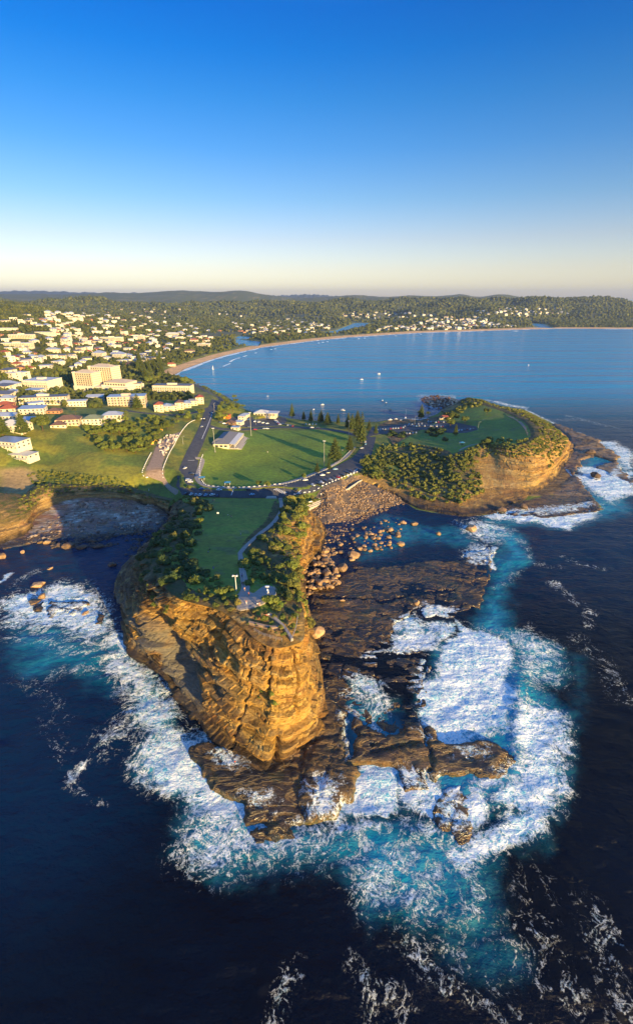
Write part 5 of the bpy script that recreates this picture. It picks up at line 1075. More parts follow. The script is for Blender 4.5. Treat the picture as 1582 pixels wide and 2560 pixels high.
for p, K_ in zip(protoH, protoK):
    for q in K_: bpy.data.objects.remove(q)
    bpy.data.objects.remove(p)
if rest.V:
    fr = rest.build('far_houses', M['render_white']); tag(fr, 'hundreds of tiny pale houses scattered across the far shore and valleys', 'houses', None, 'stuff')
    t = NT('far_roofs'); o_ = t.n('ShaderNodeTexWhiteNoise', noise_dimensions='3D'); sn = t.n('ShaderNodeVectorMath', operation='SNAP'); t.l(t.pos(), sn.inputs[0]); sn.inputs[1].default_value = (60, 60, 400); t.l(sn.outputs[0], o_.inputs['Vector']); t.base(t.ramp(o_.outputs['Value'], [(0, (.6, .6, .58)), (.35, (.25, .12, .08)), (.6, (.2, .2, .2)), (.8, (.7, .68, .62))], 'CONSTANT')); t.rough(.7)
    restr.build('roof', t.m, fr)
print('houses', len(allh))
# ---- forest, now that the houses have their ground
X, Y, h, D, near = FOREST; cl = np.array(CLEAR)
free = np.ones(len(X), bool)
for a, b, r_ in CLEAR: free &= (X - a)**2 + (Y - b)**2 > (r_ * .85 + 2)**2
X, Y, h, D, near = X[free], Y[free], h[free], D[free], near[free]
nearI = np.where(near)[0]; random.seed(8); np.random.default_rng(1).shuffle(nearI)
sel = []
for i in nearI:
    if len(sel) >= 215: break
    if all((X[i] - X[j])**2 + (Y[i] - Y[j])**2 > 64 for j in sel): sel.append(i)
def glabel(x, y, z):
    px, py = pxof(x, y, z); col = random.choice(['bushy', 'rounded', 'spreading', 'dark', 'golden']) ; a = 'at the left edge of the photo' if px < 70 else 'left of the brick hotel' if px < 170 else 'around the brick hotel' if px < 340 else 'between the hotel and the beach'
    b = 'near the meadow houses' if py > 1030 else 'in the palm gardens' if py > 985 else 'among the blocks' if py > 930 else 'behind the blocks'
    return f'{col} green tree {b}, {a}'
for i in sel: plant('tree', random.choice(TREE), (X[i], Y[i], h[i] - .3), random.uniform(.75, 1.25), glabel(X[i], Y[i], h[i]), 'tree', 'garden trees on the left side of town')
m = np.ones(len(X), bool); m[sel] = False
X, Y, h, D = X[m], Y[m], h[m], D[m]; g = np.random.default_rng(4); r_ = np.maximum(3.4, D * .0021) * g.uniform(.7, 1.35, len(X))
mass('forest', np.stack([X, Y, h + r_ * .75, r_, r_ * g.uniform(.8, 1.25, len(X))], 1), M_mass, 'continuous green forest covering the far hills and filling the gaps between houses', 'forest', I1, 3, .17)
print('forest', len(X), 'near trees', len(sel))
# trees above the meadow and works site
random.seed(31)
thick = [(205,1100),(235,1060),(330,1050),(400,1050),(455,1040),(512,1036),(515,1046),(470,1062),(420,1075),(400,1090),(385,1120),(350,1135),(270,1130),(240,1120)]
for p in darts_px(thick, 105, 4.6, on): plant('tree', random.choice(TREE), (p[0], p[1], p[2] - .4), random.uniform(.6, 1.05), f"{random.choice(['rounded', 'bushy', 'dark', 'golden'])} green tree in the thicket, {'meadow side' if p[0] < -250 else 'middle' if p[0] < -190 else 'works site side'}, {'front' if p[1] < 480 else 'back' if p[1] > 560 else 'mid'} row", 'tree', 'thicket trees above the works site')
for p in darts_px([(560,989),(600,1000),(612,1022),(575,1040),(545,1065),(540,1050),(550,1020)], 22, 6.0, on): plant('tree', random.choice(TREE), (p[0], p[1], p[2] - .4), random.uniform(.7, 1.1), 'sunlit tree in the clump between the coast road and the bay', 'tree', 'trees between the coast road and the bay')
for p in darts_px([(480,956),(520,972),(563,991),(548,992),(505,968),(478,958)], 16, 6.0, on): plant('tree', TREE[0], (p[0], p[1], p[2] - .4), random.uniform(.4, .7), 'low tree on the bank below the coast road by the water', 'tree', 'bank trees below the coast road')
for p in darts_px([(345,900),(400,880),(412,900),(408,935),(370,950),(345,945)], 26, 7.0, on): plant('pine_tree', random.choice(PINE), (p[0], p[1], p[2] - .4), random.uniform(1.3, 1.8), f"{random.choice(['tall', 'slim', 'broad'])} pine in the dense grove by the beach, {'left' if p[0] < -385 else 'right'} part, {'front' if p[1] < 1000 else 'back'}", 'pine tree', 'pines in the grove by the beach')
for p in darts_px([(655,850),(690,850),(690,856),(660,858)], 7, 14, on): plant('pine_tree', random.choice(PINE), (p[0], p[1], p[2] - .4), random.uniform(1.4, 2), 'dark pine in the clump on the sand spit by the lagoon', 'pine tree', 'pines beside the lagoon')
# norfolk pines and named trees: (px, py base, height m, proto kind, label)
def tall(px, py, H, kind, label, w=1.0, group=None, cat='pine tree', name='pine_tree'):
    p = on(px, py); pr = {'pine': PINE, 'tree': TREE, 'palm': PALM, 'dark': SHRUBD, 'shrub': SHRUB}[kind]; s = H / {'pine': 15.0, 'tree': 8.2, 'palm': 8.5, 'dark': 2.4, 'shrub': 2.4}[kind]
    e = plant(name, random.choice(pr), (p[0], p[1], p[2] - .2), s, label, cat, group); e.scale = (s * w, s * w, s); CLEAR.append((p[0], p[1], 4)); return e
N_ = 'Norfolk pine'
for i, (px, py, H, k, w, lb) in enumerate([
 (730,1043,20,'pine',.8,'tall slim pine by the bay, leftmost of the shoreline row'), (759,1050,13,'pine',.9,'short pine second from the left in the shoreline row'), (777,1054,17,'pine',.8,'slim pine third from the left in the shoreline row'), (798,1056,14,'pine',.8,'narrow pine left of the twin-topped pair in the shoreline row'), (803,1056,17,'pine',.9,'broad pine right beside the narrow one in the shoreline row'), (819,1060,16,'pine',1.3,'bushy pine in the middle of the shoreline row'), (845,1060,14,'pine',.8,'lone narrow pine right of the bushy middle pine'), (870,1072,20,'pine',.9,'tall pine at the left of the big dark group near the ring road'), (880,1076,20,'pine',1.1,'broad dark pine in the big group near the ring road'), (893,1070,22,'pine',1.0,'tallest pine at the back of the big group near the ring road'), (903,1110,34,'pine',.62,'very tall gold-tipped pine rising beside the road bend'), (896,1092,24,'pine',1.0,'dark pine just behind the very tall gold-tipped one'), (922,1076,13,'pine',.9,'small pine standing alone at the entrance of the far car park'), (939,1085,13,'pine',.8,'small pine second right of the ring road bend'),
 (874,1127,16,'pine',1.1,'dark pine on the right edge of the oval'), (837,1150,22,'pine',1.25,'large sunlit pine standing on the right side of the oval'), (793,1180,9,'pine',1.1,'small sunlit pine on the kerb lower right of the oval'), (822,1172,7,'pine',1.3,'little pine right of the floodlight on the oval kerb'),
 (1052,1046,20,'pine',.9,'tall pine by the boat ramp shore'), (1047,1046,12,'palm',1,'palm just left of the tall pine at the boat ramp'), (1068,1052,14,'palm',1,'palm right of the tall pine at the boat ramp'), (1138,1088,13,'pine',.9,'narrow sunlit pine on the grass beside the far car park'), (1125,1068,11,'tree',1,'thin tree between parked cars in the far car park'), (1161,1058,10,'tree',1.1,'spreading tree at the top of the far car park loop'), (1130,1055,14,'tree',1.1,'tall dark tree at the edge of the right headland'),
 (1216,1036,9,'tree',1.1,'lone round tree on the open grass of the right headland'), (1213,1116,8,'tree',1.2,'round tree at the lower edge of the right headland lawn'), (1112,1102,6,'dark',.8,'small round bush on the lawn below the far car park'),
 (345,1022,18,'pine',1.5,'large spreading conifer right of the grey-roofed houses'), (60,1086,22,'pine',1.2,'tall conifer beside the large white roof'), (8,1088,22,'pine',1.2,'tall conifer at the left edge of the photo'), (108,1076,16,'tree',1.2,'broad tree behind the brown-roofed houses'), (218,972,22,'pine',1.0,'dark pine directly in front of the hotel podium'), (422,946,15,'pine',1.2,'pine standing at the near end of the beach'), (462,962,15,'tree',1,'round tree on the bank right of the near end of the beach'), (372,960,14,'tree',1,'dark tree between the two cream apartment rows'),
 ]): tall(px, py, H, k, lb, w, cat='palm' if k == 'palm' else ('pine tree' if k == 'pine' else 'tree'), name='palm_tree' if k == 'palm' else ('pine_tree' if k == 'pine' else 'tree'))
for px, py, s, lb in [(760,1197,5,'small young tree on the kerb at the bottom right of the oval'), (647,1214,5,'thin young tree left of the round one at the bottom of the oval'), (669,1220,6,'round young tree beside the path at the bottom of the oval'), (595,1222,2,'tiny shrub beside the picnic shelter at the bottom of the oval'), (473,1224,4,'small tree on the island beside the white van'), (510,1228,2,'little shrub at the lower left corner of the oval')]: tall(px, py, s, 'tree', lb, 1, cat='tree', name='tree')
for px, py in [(158,1012),(162,1020),(170,1008),(134,1020),(184,988),(198,990),(210,988),(222,992),(234,990),(246,986),(254,984),(60,1018),(318,1052),(316,1046),(306,1044),(246,1058),(190,1040)]: tall(px, py, 10, 'palm', 'golden palm in the row between the flats and the grey-roofed houses', 1, 'palms among the near houses', 'palm', 'palm_tree')
for p in darts_px([(960,1092),(982,1078),(1008,1080),(1012,1092),(990,1098)], 7, 3.5, on): plant('shrub', random.choice(SHRUBD), (p[0], p[1], p[2] - .2), random.uniform(2.2, 2.8), 'big dark rounded bush on the lawn left of the far car park', 'shrub', 'dark bushes on the haven lawn')
for p in darts_px([(1050,1088),(1070,1076),(1108,1074),(1116,1086),(1090,1092)], 9, 3.5, on): plant('shrub', random.choice(SHRUBD), (p[0], p[1], p[2] - .2), random.uniform(2.2, 2.8), 'big dark bush hiding the lower edge of the far car park', 'shrub', 'dark bushes below the far car park')
for p in darts_px([(905,1160),(935,1130),(962,1160),(955,1190),(925,1205),(905,1195)], 14, 4.0, lambda a, b: P(a, b, 9)): plant('tree', random.choice(TREE), (p[0], p[1], p[2] - 1.5), random.uniform(.5, .9), 'golden tree at the end of the curved car park above the boulder beach', 'tree', 'golden trees above the boulder beach')
for p in darts_px([(735,1248),(755,1238),(800,1246),(790,1256),(752,1268),(740,1262)], 14, 3.0, lambda a, b: P(a, b, 10)): plant('shrub', random.choice(SHRUB), (p[0], p[1], p[2] - 1.0), random.uniform(1.1, 1.7), 'sunlit bush beside the concrete steps down to the boulder beach', 'shrub', 'bushes beside the beach steps')
# ================================================================ BOULDERS
def rock_mat(name, a, b, c):
    t = NT(name); po = t.objco(); n = t.noise(po, 1.1, 6, .65); k = t.ramp(n, [(.3, a), (.5, b), (.7, c)]); oi = t.n('ShaderNodeObjectInfo').outputs['Random']
    k = t.mix(1, k, t.ramp(oi, [(0, .6), (1, 1.25)]), 'MULTIPLY'); t.base(k); t.rough(.85); t.bump(t.noise(po, 3, 6, .7), .6, .15); return t.m
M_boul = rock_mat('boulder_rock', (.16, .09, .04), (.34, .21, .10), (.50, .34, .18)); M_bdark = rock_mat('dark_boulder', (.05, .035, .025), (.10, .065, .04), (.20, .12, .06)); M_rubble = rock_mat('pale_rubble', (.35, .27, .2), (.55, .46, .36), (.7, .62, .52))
def boulder_mesh(seed, sub=I2, cuts=9, mat_=None):
    g = np.random.default_rng(seed); V, Fq = sub; V = V * 1.25
    for _ in range(cuts):
        n = g.normal(size=3); n /= np.linalg.norm(n); d = .62 + .33 * g.random(); e = np.maximum(V @ n - d, 0); V = V - e[:, None] * n
    V = V + .04 * g.normal(size=V.shape); V[:, 2] *= .8; return mesh_np('boulder', V, Fq, [mat_ or M_boul], False)
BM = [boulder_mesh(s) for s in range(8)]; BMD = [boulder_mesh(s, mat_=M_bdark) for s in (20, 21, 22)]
def boulder(px, py, wpx, label, z=None, ms=None, hz=.75, group=None, gl=None):
    p = on(px, py) if z is None else P(px, py, z); dist = math.sqrt(p[0]**2 + p[1]**2 + (CAMZ - p[2])**2); r = wpx / F * dist / 2
    o = bpy.data.objects.new('boulder', random.choice(ms or BM)); COL.objects.link(o); o.location = (p[0], p[1], p[2] + r * .25 * hz); o.scale = (r * random.uniform(.9, 1.1), r * random.uniform(.75, 1.0), r * hz * random.uniform(.8, 1.1)); o.rotation_euler = (random.uniform(-.25, .25), random.uniform(-.25, .25), random.random() * 6.28)
    return tag(o, label, 'boulder', group)
random.seed(41)
for px, py, w, lb in [(882,1389,30,'large tapered golden boulder at the edge of the pool, right of the rock pile'), (852,1422,28,'big flat-topped boulder at the foot of the rock pile by the pool'), (793,1584,32,'big square lit boulder standing alone beside the right cliff wall'), (1000,1362,20,'blocky boulder standing in the pool, farthest out of its cluster'), (976,1328,17,'boulder in the pool above the farthest blocky one'), (996,1341,17,'low flat boulder in the pool between two taller ones'), (1036,1311,18,'flat golden boulder at the top right of the pool'), (856,1502,12,'small lone boulder lying on the dark shelf below the pool'), (1040,1509,15,'golden boulder at the notch where the white water reaches the shelf'), (934,1345,12,'boulder in the middle of the pool, left of the blocky cluster'), (1007,1307,14,'boulder near the top of the pool, second from the right'), (1096,1335,14,'dark boulder at the right side of the pool'), (1175,1322,24,'brown rock washed by foam below the right headland'), (814,1405,30,'pale upright slab at the top of the rock pile under the cliff'), (798,1412,24,'tilted pale slab left of the upright one in the rock pile'), (820,1440,24,'broad boulder in the middle of the rock pile'), (806,1462,27,'square boulder at the lower edge of the rock pile'), (832,1456,22,'cream boulder at the lower right of the rock pile'), (784,1448,18,'brown boulder jammed against the cliff foot'), (838,1432,18,'rounded boulder at the right of the rock pile'), (880,1400,14,'small block just below the large tapered boulder'), (812,1380,18,'orange boulder at the top of the pile near the cliff')]: boulder(px, py, w, lb, .5, hz=.9)
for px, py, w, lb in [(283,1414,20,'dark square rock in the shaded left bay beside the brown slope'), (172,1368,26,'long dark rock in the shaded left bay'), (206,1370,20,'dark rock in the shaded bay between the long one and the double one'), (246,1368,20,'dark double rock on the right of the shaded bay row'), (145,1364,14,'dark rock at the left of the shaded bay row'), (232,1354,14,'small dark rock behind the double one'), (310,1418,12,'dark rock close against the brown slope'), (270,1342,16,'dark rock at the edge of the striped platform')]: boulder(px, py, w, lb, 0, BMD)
for px, py, w, lb in [(96,1466,30,'rounded golden rock standing in the foam at the left'), (107,1494,17,'upright golden rock below the rounded one'), (88,1508,24,'slanting golden rock in the foam, lowest on the left'), (116,1357,16,'lit golden rock at the tip of the left platform'), (57,1382,10,'tiny golden rock in the left bay'), (100,1357,14,'pale rock beside the lit golden one'), (5,1393,20,'golden rock at the left edge of the photo in the bay'), (126,1422,12,'small orange rock in the middle of the left bay'), (213,1534,14,'small golden rock among foam right of the broken slab')]: boulder(px, py, w, lb, 0)
for px, py, w, lb in [(1474,1132,20,'dark red rock beside the platform pool of the right headland'), (1487,1190,20,'dark red rock surrounded by surf off the right headland'), (1310,1268,18,'dark rock in the surf below the right headland ledge'), (1253,1275,22,'dark ledge rock at the foot of the right headland'), (1345,1183,14,'boulder lying on the golden ledge of the right headland'), (1300,1178,12,'boulder under the pale cliff of the right headland')]: boulder(px, py, w, lb, 1.5, BMD if 'dark' in lb else None)
pile = [(740,1455),(752,1440),(775,1405),(800,1390),(822,1392),(842,1420),(850,1445),(838,1470),(800,1476),(770,1488),(745,1478)]
for a, b, _z in darts_px(pile, 85, 1.5, lambda a, b: P(a, b, 1)): 
    r = random.uniform(.8, 2.2); o = bpy.data.objects.new('boulder', random.choice(BM)); COL.objects.link(o); o.location = (a, b, .4 + r * .4 + random.random() * 1.2); o.scale = (r, r * .8, r * .75); o.rotation_euler = (random.uniform(-.4, .4), random.uniform(-.4, .4), random.random() * 6.28); tag(o, f"{'large' if r > 1.7 else 'small' if r < 1.2 else 'medium'} golden block in the rock pile, {'against the cliff' if a < 0 else 'pool side'}, {'upper' if b > 205 else 'middle' if b > 185 else 'lower'} part", 'boulder', 'blocks of the rock pile under the cliff')
zone2 = [(790,1365),(810,1345),(840,1330),(905,1320),(960,1300),(1000,1290),(1010,1330),(980,1370),(930,1380),(880,1378),(840,1385),(812,1378)]
for a, b, _z in darts_px(zone2, 80, 2.6, lambda a, b: P(a, b, .2)):
    r = random.choice([.7, .9, 1.1, 1.6, 2.0]); o = bpy.data.objects.new('boulder', random.choice(BM)); COL.objects.link(o); o.location = (a, b, r * .3); o.scale = (r, r * .8, r * .7); o.rotation_euler = (0, 0, random.random() * 6.28); tag(o, f"{'large' if r > 1.5 else 'small' if r < 1 else 'medium'} golden boulder in the shallow pool, {'left' if a < 25 else 'middle' if a < 50 else 'right'} side, {'beach end' if b > 265 else 'shelf end' if b < 235 else 'halfway'}", 'boulder', 'boulders scattered in the pool')
for a, b, _z in darts_px([(757,1480),(768,1490),(770,1560),(762,1610),(752,1560),(750,1500)], 26, 1.6, lambda a, b: P(a, b, .8)):
    r = random.uniform(.5, 1.2); o = bpy.data.objects.new('boulder', random.choice(BM)); COL.objects.link(o); o.location = (a, b, .8); o.scale = (r, r * .8, r * .7); o.rotation_euler = (0, 0, random.random() * 6.28); tag(o, 'small block fallen along the foot of the right cliff wall', 'boulder', 'small blocks along the cliff foot')
g = np.random.default_rng(12)
def stones(name, poly, n, zf, r0, r1, m_, label):
    pts = []
    w = PP(poly, 2); lo, hi = w.min(0), w.max(0); x = g.uniform(lo[0], hi[0], n * 4); y = g.uniform(lo[1], hi[1], n * 4); d = sdl(x, y, w, 5); k = np.where((d < 0) & (fbm(x / 6, y / 6, 55, 3) > .42))[0][:n]
    x, y = x[k], y[k]; r = r0 + (r1 - r0) * g.random(len(x))**4; z = Hat(x, y); return mass(name, np.stack([x, y, np.maximum(z, -.2) + r * .2, r, r * .7], 1), m_, label, 'stones', I1, 5, .12)
M_stones = mass_mat('stone_mass', (.13, .08, .045), (.30, .19, .10), (.46, .33, .19))
stones('beach_cobbles', [(765,1270),(800,1250),(870,1220),(900,1195),(960,1196),(1010,1215),(1030,1250),(985,1262),(940,1280),(900,1300),(862,1330),(840,1380),(800,1390),(800,1345),(790,1300)], 11000, None, .15, .95, M_stones, 'countless golden cobbles and stones covering the beach between the headlands')
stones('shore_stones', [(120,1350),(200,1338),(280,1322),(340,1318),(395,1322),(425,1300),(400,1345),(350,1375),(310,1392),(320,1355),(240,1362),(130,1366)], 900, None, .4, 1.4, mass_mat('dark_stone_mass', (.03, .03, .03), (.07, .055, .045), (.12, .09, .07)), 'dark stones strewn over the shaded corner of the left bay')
stones('cove_stones', [(60,1345),(130,1300),(200,1262),(300,1258),(390,1268),(410,1300),(340,1320),(280,1325),(190,1342)], 1100, None, .2, 1.5, mass_mat('cove_stone_mass', (.10, .07, .055), (.22, .15, .11), (.38, .31, .24)), 'broken grey and reddish stones strewn over the striped rock platform of the left bay')
stones('reef_rocks', [(1048,992),(1080,984),(1125,990),(1140,1005),(1110,1022),(1070,1020)], 260, None, .8, 2.6, mass_mat('reef_stone_mass', (.05, .03, .025), (.12, .07, .05), (.2, .11, .07)), 'dark red-brown reef rocks breaking the water of the bay')
# ================================================================ CARS
PAINT = {'white': (.72, .72, .70), 'silver': (.42, .44, .46), 'grey': (.13, .14, .15), 'black': (.015, .015, .018), 'blue': (.03, .10, .32), 'pale blue': (.22, .42, .60), 'red': (.50, .02, .015), 'dark blue': (.02, .03, .09)}
CP = {k: carpaint('car_' + k.replace(' ', '_'), v) for k, v in PAINT.items()}
def body_mesh(kind):
    prof = {'car': [(-2.15, .45, .95), (-2.0, .35, 1.0), (-1.2, .32, 1.02), (-.9, .32, 1.05), (1.0, .32, 1.0), (1.35, .32, .95), (2.0, .34, .80), (2.2, .45, .68)], 'van': [(-2.4, .45, 1.2), (-2.3, .35, 1.35), (0, .32, 1.35), (1.3, .32, 1.25), (2.1, .34, 1.05), (2.35, .45, .8)]}[kind]
    V, Fq = [], []
    for i, (x, zb, zt) in enumerate(prof):
        w = .88 * (1 - .12 * (abs(x) > 1.9)); V += [(x, -w, zb), (x, -w * 1.02, (zb + zt) / 2), (x, -w * .93, zt), (x, w * .93, zt), (x, w * 1.02, (zb + zt) / 2), (x, w, zb)]
        if i: a = (i - 1) * 6; b = i * 6; Fq += [(a + k, a + (k + 1) % 6, b + (k + 1) % 6, b + k) for k in range(6)]
    n = len(prof) * 6; Fq += [tuple(range(6))[::-1], tuple(range(n - 6, n))]
    me = bpy.data.meshes.new('body'); me.from_pydata(V, [], Fq); me.update(); return me
def cab(kind):
    x0, x1, x2, x3, z0, z1 = (-1.75, -1.15, .55, 1.25, .98, 1.45) if kind == 'car' else (-2.35, -2.2, .9, 1.7, 1.3, 1.95)
    me = bpy.data.meshes.new('windows'); me.from_pydata([(x0, -.80, z0), (x3, -.80, z0), (x3, .80, z0), (x0, .80, z0), (x1, -.64, z1 - .05), (x2, -.64, z1 - .05), (x2, .64, z1 - .05), (x1, .64, z1 - .05)], [], [(0, 1, 5, 4), (1, 2, 6, 5), (2, 3, 7, 6), (3, 0, 4, 7), (4, 5, 6, 7)]); me.update(); me.materials.append(M['glass_dark'])
    r = bpy.data.meshes.new('roof'); q = MB().box(x1 - .03, x2 + .03, -.67, .67, z1 - .05, z1 + .03); r.from_pydata(q.V, [], q.F); r.update(); return me, r
KB = {}
for kind in ('car', 'van'):
    w_, r_m = cab(kind)
    for c_, m_ in CP.items():
        b_ = body_mesh(kind); b_.materials.append(m_); rr = r_m.copy(); rr.materials.append(m_); KB[kind, c_] = (b_, w_, rr)
wh = bpy.data.meshes.new('wheel'); q = MB(); q.poly([(.33 * math.cos(k * .6283), -.11, .33 * math.sin(k * .6283)) for k in range(10)] + [(.33 * math.cos(k * .6283), .11, .33 * math.sin(k * .6283)) for k in range(10)], [tuple(range(10)), tuple(range(10, 20))[::-1]] + [(i, 10 + i, 10 + (i + 1) % 10, (i + 1) % 10) for i in range(10)]); wh.from_pydata(q.V, [], q.F); wh.update(); wh.materials.append(M['tyre'])
def car(px, py, col, rz, label, kind='car', group=None, wheels=True):
    x, y, z = on(px, py); b_, w_, r_m = KB[kind, col]; z = float(smoothH(np.array([x]), np.array([y]))[0])
    e = empty('parked_van' if kind == 'van' else 'parked_car', (x, y, z + .26), R(rz), label, kind, group or 'cars parked around the haven'); link('body', b_, e); link('windows', w_, e); link('roof', r_m, e)
    if wheels:
        for sx in (-1.35, 1.4):
            for sy in (-.8, .8): link('wheel', wh, e, (sx, sy, .33))
    return e
NEAR = [ # along the seaward kerb below the oval, then round the bend
 (466,1237,'black',70,'black car at the left end of the row facing the grassy headland'), (479,1238,'white',70,'white car second from the left in the row facing the grassy headland'), (491,1239,'silver',68,'silver car third from the left in the row facing the headland'), (501,1239,'white',65,'white car fourth from the left in the row facing the headland'), (515,1240,'pale blue',60,'pale blue car fifth from the left in the row facing the headland'), (531,1239,'white',35,'white car sixth from the left, parked askew in the row'), (545,1241,'dark blue',80,'dark car at the right end of the left row facing the headland'), (630,1239,'pale blue',30,'pale blue car standing alone left of the footpath crossing'),
 (505,1225,'blue',0,'blue car parked along the inner kerb at the lower left of the oval'), (520,1227,'black',-5,'black car parked right behind the blue one on the inner kerb'), (548,1227,'white',0,'white car alone on the inner kerb below the oval'), (622,1226,'black',0,'black car on the inner kerb below the round young tree'),
 (480,1187,'black',10,'black car parked at the bend left of the oval'), (476,1207,'white',5,'white car behind the van at the bend left of the oval'), (463,1172,'white',70,'white car driving down the road left of the oval'), (505,1068,'silver',75,'silver car on the road between the works site and the clubhouse'),
 (763,1202,'white',12,'white car parked below the oval at the right, lower of two'), (806,1190,'white',15,'white car parked below the oval at the right, upper of two'), (838,1175,'pale blue',12,'bright blue car on the curved car park beside the oval'), (820,1184,'black',20,'black car between the white and the bright blue cars'),
 (782,1215,'white',-50,'white car first in the curved row above the boulder beach'), (797,1211,'black',-50,'black car second in the curved row above the boulder beach'), (804,1208,'white',-48,'white car third in the curved row above the boulder beach'), (813,1204,'dark blue',-48,'dark blue car fourth in the curved row above the boulder beach'), (826,1201,'silver',-45,'silver car just left of the red car'), (836,1199,'grey',-45,'grey car touching the left side of the red car'), (845,1195,'red',-45,'bright red car in the curved row above the boulder beach'), (857,1190,'black',-42,'black car just right of the red car'), (869,1184,'black',-40,'black car at the upper end of the curved row'), (877,1180,'dark blue',-40,'dark blue car last in the curved row near the trees'), (741,1227,'black',70,'black car near the lamp post at the start of the curved row'),
 (904,1122,'silver',30,'silver car parked where the road narrows right of the oval'), (914,1112,'pale blue',80,'pale blue car parked under the tall gold-tipped pine'), (913,1106,'white',80,'white car parked just behind the pale blue one under the pine'),
 (780,1070,'white',3,'white car driving along the top of the oval'), (668,1073,'white',5,'white car at the upper left edge of the oval'), (661,1073,'silver',5,'silver car beside the white one at the upper left edge of the oval'), (638,1075,'red',0,'red car parked behind the clubhouse trees'), (623,1069,'grey',0,'grey car behind the clubhouse by the ramp'), (795,1071,'black',0,'black car following the white one along the top of the oval'), (530,1034,'white',80,'white car at the junction below the coast road'), (512,1052,'black',80,'black car going down the road beside the works site')]
random.seed(61)
for a in NEAR: car(*a)
car(472,1203,'white',3,'long white van parked at the bend left of the oval','van')
cols = ['white', 'white', 'silver', 'grey', 'black', 'white', 'blue', 'dark blue', 'pale blue', 'red', 'white', 'silver']
def row(p0, p1, n, rz, where, skip=()):
    for i in range(n):
        if i in skip: continue
        c = random.choice(cols); f = i / max(1, n - 1); k = 'van' if random.random() < .12 else 'car'
        car(p0[0] + (p1[0] - p0[0]) * f, p0[1] + (p1[1] - p0[1]) * f, c, rz + random.uniform(-4, 4), f'{c} {k}, number {i + 1} in the row {where}', k, 'cars in the row ' + where, wheels=False)
row((552,1057), (560,1060), 2, 20, 'by the shed ramp'); row((610,1050), (622,1050), 2, 0, 'beside the white sheds'); row((638,1055), (668,1060), 4, 20, 'on the upper left car park'); row((688,1052), (700,1062), 5, 10, 'in the middle of the upper car park'); row((708,1062), (732,1066), 5, 80, 'beside the lawn above the oval'); row((757,1063), (790,1062), 5, 80, 'under the shoreline pines')
row((944,1076), (1008,1070), 11, 80, 'nearest the haven lawn'); row((1012,1066), (1076,1066), 10, 80, 'mid haven car park'); row((1022,1062), (1062,1060), 6, 80, 'behind the haven car park'); row((1076,1066), (1112,1068), 8, 80, 'left of the headland loop'); row((1070,1056), (1115,1056), 8, 80, 'against the headland trees'); row((1140,1078), (1182,1074), 7, 60, 'on the headland loop'); row((1016,1086), (1040,1083), 4, 80, 'below the haven car park')
# ================================================================ BOATS
hull_w = simple('hull_white', (.75, .73, .70), .4); hull_d = simple('hull_dark', (.03, .04, .06), .4); M['sail'] = simple('sailcloth', (.8, .78, .72), .7)
def hull(L, Wd, H):
    V, Fq = [], []
    for i in range(9):
        f = i / 8; x = -L / 2 + L * f; w = Wd / 2 * (1 - max(0, (f - .45) / .55)**2.2) * (.86 + .14 * min(1, f * 4)); h = H * (1 + .25 * f * f); V += [(x, -w, h), (x, -w * .8, h * .35), (x, 0, -.35 * H * (1 - f**4)), (x, w * .8, h * .35), (x, w, h)]
        if i: a = (i - 1) * 5; Fq += [(a + k, a + k + 1, a + k + 6, a + k + 5) for k in range(4)] + [(a + 4, a, a + 5, a + 9)]
    Fq.append((0, 4, 3, 2, 1)); return V, Fq
def boat(px, py, L, label, m_, rz, cabin=True, mast=0, sail=False, z=.1):
    L *= .78; p = P(px, py, z); e = empty('sailing_boat' if sail or mast else 'motor_boat', p, R(rz), label, 'boat'); h = MB(); h.poly(*hull(L, L * .34, L * .13)).build('hull', m_, e, False)
    if cabin: c = MB().box(-L * .12, L * .18, -L * .10, L * .10, L * .13, L * .30).build('cabin', hull_w, e); MB().box(L * .181, L * .185, -L * .09, L * .09, L * .2, L * .28).build('windscreen', M['glass_dark'], c); MB().box(-L * .2, L * .2, -L * .12, L * .12, L * .30, L * .32).build('roof', hull_w, e)
    if mast: MB().cyl(0, 0, L * .1, mast, .09, 6).build('mast', M['steel'], e)
    if sail: MB().poly([(.05, -.03, 1), (-L * .45, -.03, 1.2), (.05, -.03, mast), (.05, .03, 1), (-L * .45, .03, 1.2), (.05, .03, mast)], [(0, 1, 2), (3, 5, 4), (0, 3, 4, 1), (1, 4, 5, 2), (2, 5, 3, 0)]).build('sail', M['sail'], e)
for a in [(806,1012,7,'white motor boat moored left of the pines, beyond the shoreline row',hull_w,20), (857,1026,9,'largest white boat moored off the pine row',hull_w,-30), (956,1003,9,'dark-hulled boat moored in the middle of the haven',hull_d,80), (965,1008,7,'smaller dark boat just right of the dark-hulled one',hull_d,60), (976,1024,6,'dark dinghy nearest the haven shore',hull_d,10,False), (904,949,8,'red and white boat out in the bay, nearest of three',hull_w,0), (947,935,9,'white boat farthest right in the middle of the bay',hull_w,15), (1321,913,9,'lone white boat far out on the open sea to the right',hull_w,70), (910,914,4,'tiny dark boat far out in the bay',hull_d,70,False), (669,990,4,'small pale dinghy off the restaurant',hull_w,10,False), (784,1024,5,'small boat with a yellow canopy moored off the pine row',hull_w,40)]: boat(*a)
boat(533, 923, 6, 'small sailing boat with a white sail close to the beach', hull_w, 30, False, 9, True)
boat(1013, 1046, 8, 'boat with a tall mast on the haven shore', hull_w, 60, True, 12, z=2.0)
for a in [(975,1050,7,'white boat drawn up at the left of the boat ramp',hull_w,10,True,0,False,2.0), (990,1048,6,'white boat drawn up in the middle of the boat ramp',hull_w,-10,True,0,False,2.0), (1003,1050,6,'small boat on a trailer at the right of the boat ramp',hull_w,30,False,0,False,2.2)]: boat(*a)
